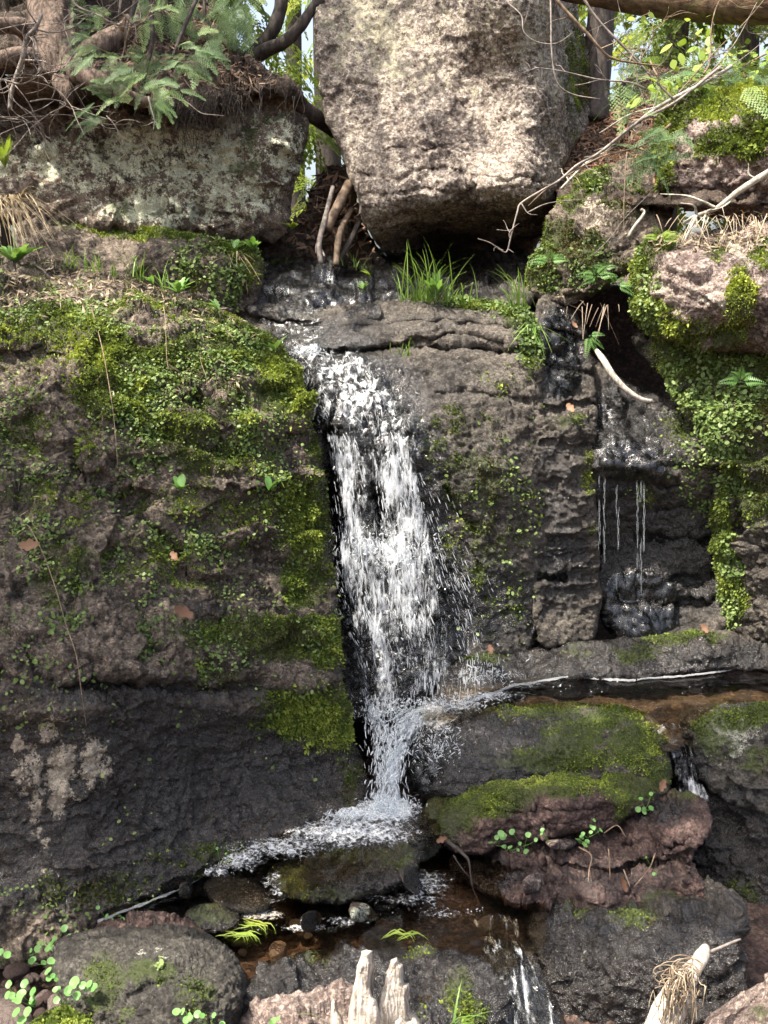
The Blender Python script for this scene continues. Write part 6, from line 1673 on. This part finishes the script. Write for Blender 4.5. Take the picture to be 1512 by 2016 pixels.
# creeping leaves over the rocks
def creeper(key, spots, n, r, bright, label, seed=0, base=0.0):
    s = R[key]
    w_ = paint(spots, s.px, s.py)
    w_ = np.clip(w_ + base, 0, 1.5) * smooth(-.15, .35, fbm(s.V * 9, 4, .6, seed + 2)) * np.clip(s.d / 6, 0, 1)
    w_ = w_ * (1 - .9 * np.clip(s.att['wet'], 0, 1))
    p, N, uv, _ = scatter(s, w_, n, seed)
    g = np.random.default_rng(seed + 4)
    hh = .003 + .014 * g.random(n)
    c = p + N * hh[:, None]
    nr = unit(N * .5 + g.normal(0, .5, (n, 3)) + np.array((0, -.15, .5)))
    a = unit(np.cross(nr, g.normal(0, 1, (n, 3)))); b = np.cross(nr, a)
    th = np.arange(6) / 6 * 6.283
    rad = r * (.5 + .8 * g.random(n) ** 1.5)
    V = c[:, None] + (np.cos(th)[None, :, None] * a[:, None] * 1.15 + np.sin(th)[None, :, None] * b[:, None] * .85) * rad[:, None, None]
    var = np.clip(bright + .3 * fbm(p * 6, 3, .5, seed + 7) + g.normal(0, .14, n), 0, 1)
    o = mesh_obj('leaf_cover', V.reshape(-1, 3), [np.arange(n * 6).reshape(n, 6)], M_LEAF, s.o, {'var': np.repeat(var, 6)}, False)
    tag(o, label, kind='stuff')


creeper('bank', [(300, 790, 90, 80, 1.), (450, 700, 60, 60, 1.), (330, 950, 90, 70, .8), (480, 900, 70, 80, .9), (420, 1060, 130, 40, .9), (250, 1130, 130, 50, .8), (120, 640, 90, 60, .7), (60, 860, 90, 80, .6), (190, 1240, 120, 30, .7), (60, 1060, 90, 60, .7), (330, 1160, 120, 30, .6), (240, 620, 200, 40, .4), (330, 1300, 250, 40, .3), (130, 1770, 200, 40, .3)], 9500, .0055, .52, 'tiny round leaves creeping over the bank', 3, .12)
creeper('rightbank', [(1385, 800, 55, 60, 1.3), (1420, 870, 50, 60, .8), (1430, 920, 40, 60, .7), (1480, 780, 60, 60, .6), (1360, 720, 70, 30, .5), (1440, 1150, 24, 80, .5)], 4200, .0075, .62, 'mat of small leaves covering the mossy bank', 5)
creeper('ledge', [(480, 550, 50, 50, 1.), (420, 520, 80, 40, .3)], 900, .007, .5, 'small leaves on the end of the low ledge', 7)
creeper('fall', [(1040, 650, 26, 90, 1.), (900, 592, 110, 14, .8), (1000, 600, 60, 20, .6), (880, 1060, 30, 120, .25), (1000, 1050, 70, 200, .2)], 1500, .0065, .55, 'small leaves on the corner of the rock cap', 9)
creeper('wedge', [(1060, 540, 40, 40, 1.), (1150, 520, 50, 40, .5), (1160, 350, 40, 30, .5)], 900, .006, .45, 'small leaves on the leaning rock', 11)
creeper('rightb', [(1270, 600, 40, 60, 1.), (1260, 520, 30, 30, .4)], 700, .006, .5, 'small leaves on the pink boulder', 13)
creeper('drip', [(1345, 850, 50, 60, 1.), (1395, 940, 40, 80, .8), (1268, 970, 24, 20, .8)], 700, .006, .5, 'small leaves on the dripping wall', 15)
creeper('frontb', [(330, 1910, 20, 8, 1.)], 14, .006, .8, 'few bright leaflets on the grey boulder', 17)

# fallen leaves
for k, (x, y, Y, r, v, lb) in enumerate(((1124, 804, 3.60, .022, .75, 'orange dead leaf lying on top of the rock pillar'), (966, 1279, 3.33, .018, .45, 'reddish dead leaf stuck at the foot of the waterfall rock'), (1388, 1238, 3.42, .020, .45, 'red brown dead leaf on the back of the rock shelf'),
                                      (1303, 1546, 2.68, .020, .6, 'curled tan leaf at the right end of the moss topped slab'), (870, 1653, 2.62, .016, .35, 'dark red leaf on the left tip of the slab'), (345, 1096, 2.88, .020, .65, 'orange brown leaf in the middle of the bank'),
                                      (362, 1207, 2.72, .030, .4, 'large brown leaf lying on the ledge of the bank'), (60, 1075, 2.66, .030, .6, 'pale brown curled leaf at the left of the bank'), (1224, 1740, 2.42, .022, .5, 'brown leaf in a crack of the red slab'), (1130, 640, 3.7, .016, .6, 'tan leaf caught in the wet cleft'))):
    g = np.random.default_rng(k + 60)
    b = Bag()
    c = P(np.array(x, float), np.array(y, float), np.array(Y - .015))
    nrm = unit(np.array((g.normal(0, .4), -.8, .6)))
    a = unit(np.cross(nrm, g.normal(0, 1, 3))); bb = np.cross(nrm, a)
    t = np.linspace(0, 1, 8)
    wv = r * .55 * np.sin(np.pi * np.clip(t * .94 + .05, 0, 1)) ** .7 * (1 + .3 * np.sin(t * 16))
    mid = c + a * ((t - .5) * 2 * r)[:, None] + nrm * (r * .5 * (t - .5) ** 2 * 2)[:, None]
    V = np.concatenate([mid - bb * wv[:, None] + nrm * (wv * .5)[:, None], mid, mid + bb * wv[:, None] + nrm * (wv * .5)[:, None]])
    i = np.arange(7)
    b.add(V, [np.stack([i, i + 8, i + 9, i + 1], -1), np.stack([i + 8, i + 16, i + 17, i + 9], -1)], v)
    tag(b.build('dead_leaf', M_DEAD), lb, 'leaf')


# ------------------------------------------------------------------ loose stones
def stone_mesh(seed, sub=3):
    import bmesh
    bm = bmesh.new()
    bmesh.ops.create_icosphere(bm, subdivisions=sub, radius=1)
    V = np.array([v.co[:] for v in bm.verts]); Fc = np.array([[v.index for v in f.verts] for f in bm.faces]); bm.free()
    r = np.random.default_rng(seed)
    for _ in range(9):                             # chipped flat faces
        d = unit(r.normal(0, 1, 3)); h = .62 + .25 * r.random()
        k = V @ d
        V = V - np.maximum(k - h, 0)[:, None] * d * .85
    V = V * (1 + .12 * fbm(V * 1.6 + seed, 4, .55, seed))[:, None] * np.array((1, .8, .62))
    return V, Fc


PROTO = []
for k in range(5):
    for mt in (M_RED, M_PINK, M_GREY):
        V, Fc = stone_mesh(k + 3)
        me_o = mesh_obj('pebble', V, [Fc], mt, origin=np.zeros(3))
        PROTO.append(me_o.data)
        bpy.data.objects.remove(me_o)


def pebble(loc, size, kind, label, group, seed):
    r = random.Random(seed)
    o = bpy.data.objects.new('pebble', PROTO[(r.randrange(5)) * 3 + kind])
    o.location = loc
    o.scale = (size * r.uniform(.8, 1.2), size * r.uniform(.8, 1.2), size * r.uniform(.8, 1.1))
    o.rotation_euler = (r.uniform(-.4, .4), r.uniform(-.4, .4), r.uniform(0, 6.28))
    COL.objects.link(o)
    return tag(o, label, 'stone', group)


r_ = random.Random(5)
g = np.random.default_rng(41)
for x, y, s, kd, lb in ((115, 1895, .045, 0, 'largest red stone of the rubble, left of the grey boulder'), (130, 1970, .042, 1, 'pinkish stone between the round leaves and the grey boulder'), (30, 1915, .04, 0, 'dark red stone at the left of the rubble'), (20, 2010, .06, 1, 'broad pink stone in the bottom left corner'),
                        (60, 1856, .032, 2, 'small grey stone behind the rubble'), (150, 1838, .04, 0, 'red stone behind the left shoulder of the grey boulder'), (310, 1990, .035, 1, 'pink stone under the front of the grey boulder')):
    pebble(tuple(PZ(x, y, -.06)), s, kd, lb, None, x * 7 + y)
for k in range(130):
    x, y = r_.uniform(-30, 190), r_.uniform(1835, 2120)
    pebble(tuple(PZ(x, y, -.10 + r_.uniform(0, .03))), r_.uniform(.010, .030), r_.choice((0, 0, 1, 2)), 'small stone of the reddish rubble heap at the lower left', 'rubble stones at the lower left', k)
s = R['bank']
w_ = paint([(70, 1210, 130, 70, 1.), (100, 1150, 120, 60, .9), (170, 1290, 130, 36, .8), (60, 680, 100, 60, .6), (300, 900, 120, 80, .5), (150, 900, 150, 120, .4), (300, 600, 200, 30, .6)], s.px, s.py)
p, N, uv, _ = scatter(s, w_, 110, 9)
for k in range(110):
    pebble(tuple(p[k] - N[k] * .002), r_.uniform(.005, .018), r_.choice((0, 1, 2, 2)), 'pebble weathered out on the face of the mossy bank', 'pebbles on the bank', k + 900)
for k in range(16):
    x, y = r_.uniform(470, 1000), r_.uniform(1770, 1900)
    pebble(tuple(PZ(x, y, -.12 + r_.uniform(-.01, .02))), r_.uniform(.012, .035), r_.choice((0, 0, 1, 2)), 'reddish stone under the water of the lower pool', 'stones on the bed of the lower pool', k + 2000)

# dead leaves and needles on the slope and the soil mat
def litter(key, spots, n, L, label, mat, seed):
    s = R[key]
    w_ = paint(spots, s.px, s.py) * np.clip(s.d / 4, 0, 1)
    p, N, uv, _ = scatter(s, w_, n, seed)
    g = np.random.default_rng(seed)
    a = unit(np.cross(N, g.normal(0, 1, (n, 3))) + .25 * g.normal(0, 1, (n, 3))); b = unit(np.cross(N, a) + .3 * g.normal(0, 1, (n, 3)))
    l, wd = L * (.4 + g.random(n)), L * (.10 + .16 * g.random(n) ** 2)
    c = p + N * (.004 + .01 * g.random(n))[:, None]
    V = np.stack([c - a * l[:, None], c - b * wd[:, None], c + a * l[:, None], c + b * wd[:, None]], 1)
    o = mesh_obj('litter', V.reshape(-1, 3), [np.arange(n * 4).reshape(n, 4)], mat, None, {'var': np.repeat(g.random(n), 4)}, False)
    tag(o, label, 'litter', kind='stuff')


litter('slope', [(1200, 260, 130, 90, 1), (1350, 200, 200, 80, .8), (1150, 330, 60, 50, 1)], 4500, .030, 'dead leaves on the slope', M_DEAD, 3)
M_DARKLIT = leaf_mat('old_litter', [(0, (.03, .018, .012)), (.5, (.10, .062, .04)), (1, (.26, .17, .11))], .1, .7)
litter('soil', [(480, 150, 60, 40, 1), (420, 60, 120, 70, 1), (300, 120, 120, 80, .4), (520, 90, 60, 60, 1)], 2200, .028, 'brown needles on the soil mat', M_DARKLIT, 5)
litter('bank', [(200, 570, 250, 40, 1), (420, 640, 80, 40, .7), (60, 1040, 80, 60, .2), (350, 760, 150, 60, .15)], 1500, .020, 'straw and needles on top of the bank', M_STRAW2, 7)
litter('rightb', [(1420, 475, 130, 26, 1)], 700, .020, 'straw on top of the pink boulder', M_STRAW2, 9)
litter('tangle', [(660, 430, 80, 90, 1)], 420, .045, 'dead roots in the gap', M_DARKLIT, 11)

# hanging rootlets under the soil mat
b = Bag()
for k in range(150):
    x = r_.choice((r_.uniform(330, 480), r_.uniform(330, 480), r_.uniform(100, 600)))
    y = np.interp(x, (100, 200, 300, 360, 420, 480, 560, 600), (155, 175, 205, 232, 212, 190, 185, 200)) - r_.uniform(0, 40)
    Y = 4.16 + .12 * (x > 480)
    L = r_.uniform(.05, .16)
    p0 = P(np.array(x), np.array(y), np.array(Y - .03))
    q = [p0]
    for j in range(4): q.append(q[-1] + np.array((r_.gauss(0, .012), r_.gauss(-.004, .008), -L / 4)))
    tube(np.array(q), [.0022, .0008], 4, 0, 0, 2, b, .5)
o = b.build('rootlets', M_DARKBARK, R['soil'].o)
tag(o, kind='stuff')


# ------------------------------------------------------------------ trees behind
def far_tree(x, y, h, r, label, seed, mat=M_FAR, n=1700, z0=1.9, low=.12, cat='tree', size=.38, hole=.03):
    g = np.random.default_rng(seed)
    root = empty('cedar_tree', (x, y, z0), label, cat)
    q = np.array([(x + .15 * math.sin(k * 1.7 + seed) * k / 5, y, z0 - .2 + (h + .2) * k / 5) for k in range(6)])
    tube(q, [.03 * h ** .6 + .05, .02], 10, .2, seed, 4).build('trunk', M_DARKBARK, root)
    f = low + (1 - low) * g.random(n) ** 1.1
    ang = g.random(n) * 6.283
    rr = r * (1.05 - f) ** .7 * np.sqrt(.1 + .9 * g.random(n))
    pos = np.stack([x + rr * np.cos(ang), y + rr * np.sin(ang), z0 + h * f - .18 * rr], -1)
    keep = fbm(pos * 1.3 + seed, 3, .55, seed) > hole
    pos, ang = pos[keep], ang[keep]; m = len(pos)
    d = np.stack([np.cos(ang), np.sin(ang), -.35 + g.normal(0, .3, m)], -1) + g.normal(0, .35, (m, 3))
    b = Bag()
    place_sprays(b, SPRAY_FAR, pos, d, np.array((0, 0, 1.)) + g.normal(0, .45, (m, 3)), size * (.6 + .8 * g.random(m)), np.clip(.5 + .35 * fbm(pos * 1.7, 3, .5, seed + 3) + g.normal(0, .16, m), 0, 1), .4)
    b.build('crown', mat, root, False)


far_tree(-1.75, 8.2, 6.5, 1.5, 'cedar behind the soil mat, nearest tree left of the gap', 1, hole=.28)
far_tree(-.55, 10.5, 8, 1.7, 'yellow green tree seen straight through the gap', 2, hole=.30)
far_tree(-3.6, 9.5, 7, 2.0, 'dark tree behind the old cedar trunk', 3, M_CEDAR)
far_tree(.5, 12.5, 9, 2.0, 'tree hidden mostly behind the big boulder', 4, hole=.2)
far_tree(2.5, 9.2, 6, 1.3, 'loose crowned tree right of the big boulder below the log', 5, hole=.22)
far_tree(3.6, 10.5, 7, 1.6, 'tree behind the sapling at the right', 6, hole=.22)
far_tree(4.6, 9.0, 6, 1.5, 'dark cedar at the right edge under the log', 7, M_CEDAR, hole=.15)
far_tree(2.0, 14.5, 10, 2.4, 'farthest pale tree beyond the right gap', 8, hole=.26)
far_tree(-1.3, 15.5, 10, 2.4, 'farthest pale tree beyond the left gap', 9, hole=.30)
far_tree(5.6, 13.5, 10, 2.6, 'tall tree beyond the right edge', 10, hole=.2)
far_tree(-.98, 6.6, 1.3, .42, 'low cedar sapling in the gap beside the sticks', 11, M_FAR, 420, 1.75, .02, 'sapling', .2)

# leafy sapling on the right: young yellow-green leaves
b = Bag()
sp = empty('leafy_sapling', tuple(P(1330, 220, 4.3)), 'sapling with fresh yellow green leaves above the moss capped boulder', 'sapling')
for q in ([(1330, 235, 4.3), (1350, 180, 4.3), (1380, 130, 4.35), (1395, 70, 4.4)], [(1340, 210, 4.3), (1420, 160, 4.4), (1500, 110, 4.5), (1580, 80, 4.6)], [(1340, 215, 4.3), (1300, 160, 4.3), (1280, 120, 4.35)], [(1400, 200, 4.35), (1450, 150, 4.4), (1480, 120, 4.4)]):
    tube(pts(q), [.008, .003], 6, .1, 2, 4, b)
b.build('stem', M_BROWNTWIG, sp)
b = Bag()
g = np.random.default_rng(91)
for cx, cy, sx, sy, Y, n in ((1380, 110, 26, 22, 4.35, 20), (1310, 165, 22, 14, 4.2, 14), (1290, 175, 14, 8, 4.1, 8), (1440, 120, 60, 20, 4.4, 40), (1480, 150, 40, 24, 4.35, 40), (1500, 105, 30, 14, 4.4, 20), (1360, 165, 30, 20, 4.3, 20), (1275, 35, 14, 8, 4.2, 6), (1370, 55, 26, 14, 4.5, 14), (1400, 85, 12, 10, 4.3, 8), (1430, 165, 40, 16, 4.3, 24), (1258, 195, 10, 6, 4.1, 5)):
    for k in range(n):
        c = P(np.array(cx + g.normal(0, sx)), np.array(cy + g.normal(0, sy)), np.array(Y + g.normal(0, .08)))
        d = unit(np.array((g.normal(0, 1), -.3 + g.normal(0, .5), -.3 + g.normal(0, .4))))
        s = unit(np.cross(d, np.array((0, -.5, 1.)) + g.normal(0, .4, 3)))
        L = .025 + .03 * g.random()
        t = np.linspace(0, 1, 6)
        wv = L * .36 * np.sin(np.pi * np.clip(t * .92 + .06, 0, 1))
        m_ = c + d * (L * t)[:, None] - np.array((0, 0, 1.)) * (.2 * L * t ** 2)[:, None]
        V = np.concatenate([m_ - s * wv[:, None], m_ + s * wv[:, None]])
        i = np.arange(5)
        b.add(V, [np.stack([i, i + 6, i + 7, i + 1], -1)], .3 + .7 * g.random())
b.build('leaves', M_LIME, sp, False)
b = Bag()
n = 150
x, y = 1400 + g.normal(0, 80, n), 165 + g.normal(0, 22, n)
place_sprays(b, SPRAY, P(x, y, 4.6 + .25 * g.normal(0, 1, n)), g.normal(0, 1, (n, 3)) * np.array((1, .5, .5)), np.array((0, -.4, .9)) + g.normal(0, .3, (n, 3)), .10 + .08 * g.random(n), np.clip(.75 + g.normal(0, .2, n), 0, 1))
x, y = 1290 + g.normal(0, 18, 26), 290 + g.normal(0, 34, 26)
place_sprays(b, SPRAY, P(x, y, np.full(26, 3.86)), g.normal(0, 1, (26, 3)) * np.array((1, .4, .6)), np.array((0, -.6, .8)) + g.normal(0, .3, (26, 3)), .09 + .06 * g.random(26), np.clip(.7 + g.normal(0, .2, 26), 0, 1))
tag(b.build('cedar_seedling', M_CEDAR, None, False), 'green cedar sprays low behind the moss capped boulder', 'sapling')

# unseen tree added on the near left, its leaves placed to shade the stream
ot = empty('shade_tree', (-2.6, 1.6, -.4), 'unseen leafy tree added on the near left bank to shade the stream', 'tree')
tube(np.array([(-2.6, 1.6, -.5), (-2.55, 1.62, .8), (-2.4, 1.7, 2.2), (-2.1, 1.8, 3.6), (-1.8, 1.8, 5.5)]), [.14, .12, .11, .09, .05], 14, .2, 5, 5).build('trunk', M_DARKBARK, ot)
b = Bag()
g = np.random.default_rng(123)
for q in ([(-2.3, 1.75, 2.8), (-1.6, 1.9, 3.3), (-.8, 1.95, 3.5), (0, 1.95, 3.6)], [(-2.2, 1.75, 3.2), (-1.7, 1.6, 3.7), (-1.0, 1.4, 4.0)], [(-2.3, 1.75, 2.6), (-1.9, 2.1, 2.9), (-1.5, 2.3, 3.0)]):
    tube(np.array(q), [.04, .015], 8, .1, 3, 4, b)
b.build('limb', M_DARKBARK, ot)
b = Bag()
P_, D_ = [], []
for cx, cy, cz, sx, sy, n in ((-2.0, 2.0, 3.0, .5, .26, 420), (-1.45, 1.95, 3.3, .4, .25, 340), (-.75, 1.92, 3.5, .45, .25, 330), (-.1, 1.85, 3.6, .4, .25, 230), (-1.2, 1.5, 3.9, .5, .25, 60)):
    P_.append(np.stack([g.normal(cx, sx, n), g.normal(cy, sy, n), g.normal(cz, .16, n)], -1))
P_ = np.concatenate(P_)
P_ = P_[(fbm(P_ * 2.6, 3, .5, 14) > -.08) & (P_[:, 2] > 2.45 + .15 * (P_[:, 1] - 1.5))]
n = len(P_)
place_sprays(b, SPRAY_FAR, P_, g.normal(0, 1, (n, 3)) * np.array((1, 1, .3)), np.array((0, 0, 1.)) + g.normal(0, .3, (n, 3)), .16 + .12 * g.random(n), g.random(n), .3)
b.build('crown', M_FAR, ot, False)

# roots and little twigs about the red slab, grass trailing in the pool
tag(tube(pts([(880, 1655, 2.60), (915, 1684, 2.57), (924, 1700, 2.56), (930, 1745, 2.54), (946, 1785, 2.50), (962, 1822, 2.46)]), [.006, .005, .003, .002, .0015, .001], 7, .2, 4, 5).build('hanging_root', M_DARKBARK), 'thin root hanging from the left tip of the moss topped slab to the water', 'root')
tag(tube(pts([(893, 1684, 2.58), (906, 1705, 2.56), (925, 1728, 2.55)]), [.003, .002, .001], 6, .2, 4, 4).build('hanging_root', M_DARKBARK), 'short root beside the longer one under the slab tip', 'root')
for q, lb in (([(1140, 1668, 2.54), (1164, 1684, 2.50), (1160, 1712, 2.47), (1158, 1738, 2.45)], 'bent dry twig in the middle of the red slab'), ([(1198, 1672, 2.53), (1200, 1700, 2.48), (1201, 1732, 2.44)], 'straight dry twig on the face of the red slab'),
              ([(1290, 1680, 2.50), (1278, 1710, 2.45), (1248, 1746, 2.42)], 'tan twig slanting down the right of the red slab'), ([(1228, 1712, 2.46), (1240, 1745, 2.43)], 'short dark twig left of the slanting tan one'), ([(1190, 1640, 2.56), (1215, 1625, 2.56), (1232, 1648, 2.55)], 'thin twig under the right of the moss topped slab')):
    tag(tube(pts(q), [.0022, .0014], 6, .15, 3, 4).build('twig', M_BROWNTWIG), lb, 'twig')
g = np.random.default_rng(404)
for cx, cy, ang, lb in ((480, 1838, .1, 'yellow green grass blades trailing in the pool beside the flat cobble'), (500, 1818, .5, 'pale grass blades drifting below the brown cobble'), (790, 1838, -.15, 'yellow green grass blades trailing in the middle of the pool')):
    b = Bag()
    for k in range(9):
        p0 = PZ(np.array(cx + g.normal(0, 14)), np.array(cy + g.normal(0, 3)), -.021)
        a = ang + g.normal(0, .2)
        tt = np.linspace(-.5, .5, 7); L = .05 + .06 * g.random()
        c = p0 + np.stack([np.cos(a + tt) * tt * L, -np.sin(a + tt) * tt * L * 1.2, .004 * np.sin(tt * 9)], -1)
        wv = .0022 * (1 - (2 * tt) ** 2) + .0004
        V = np.concatenate([c - np.array((0, 1, 0)) * wv[:, None], c + np.array((0, 1, .2)) * wv[:, None]])
        i = np.arange(6)
        b.add(V, [np.stack([i, i + 1, i + 8, i + 7], -1)], .6 + .4 * g.random())
    tag(b.build('grass_tuft', M_LIME), lb, 'grass')
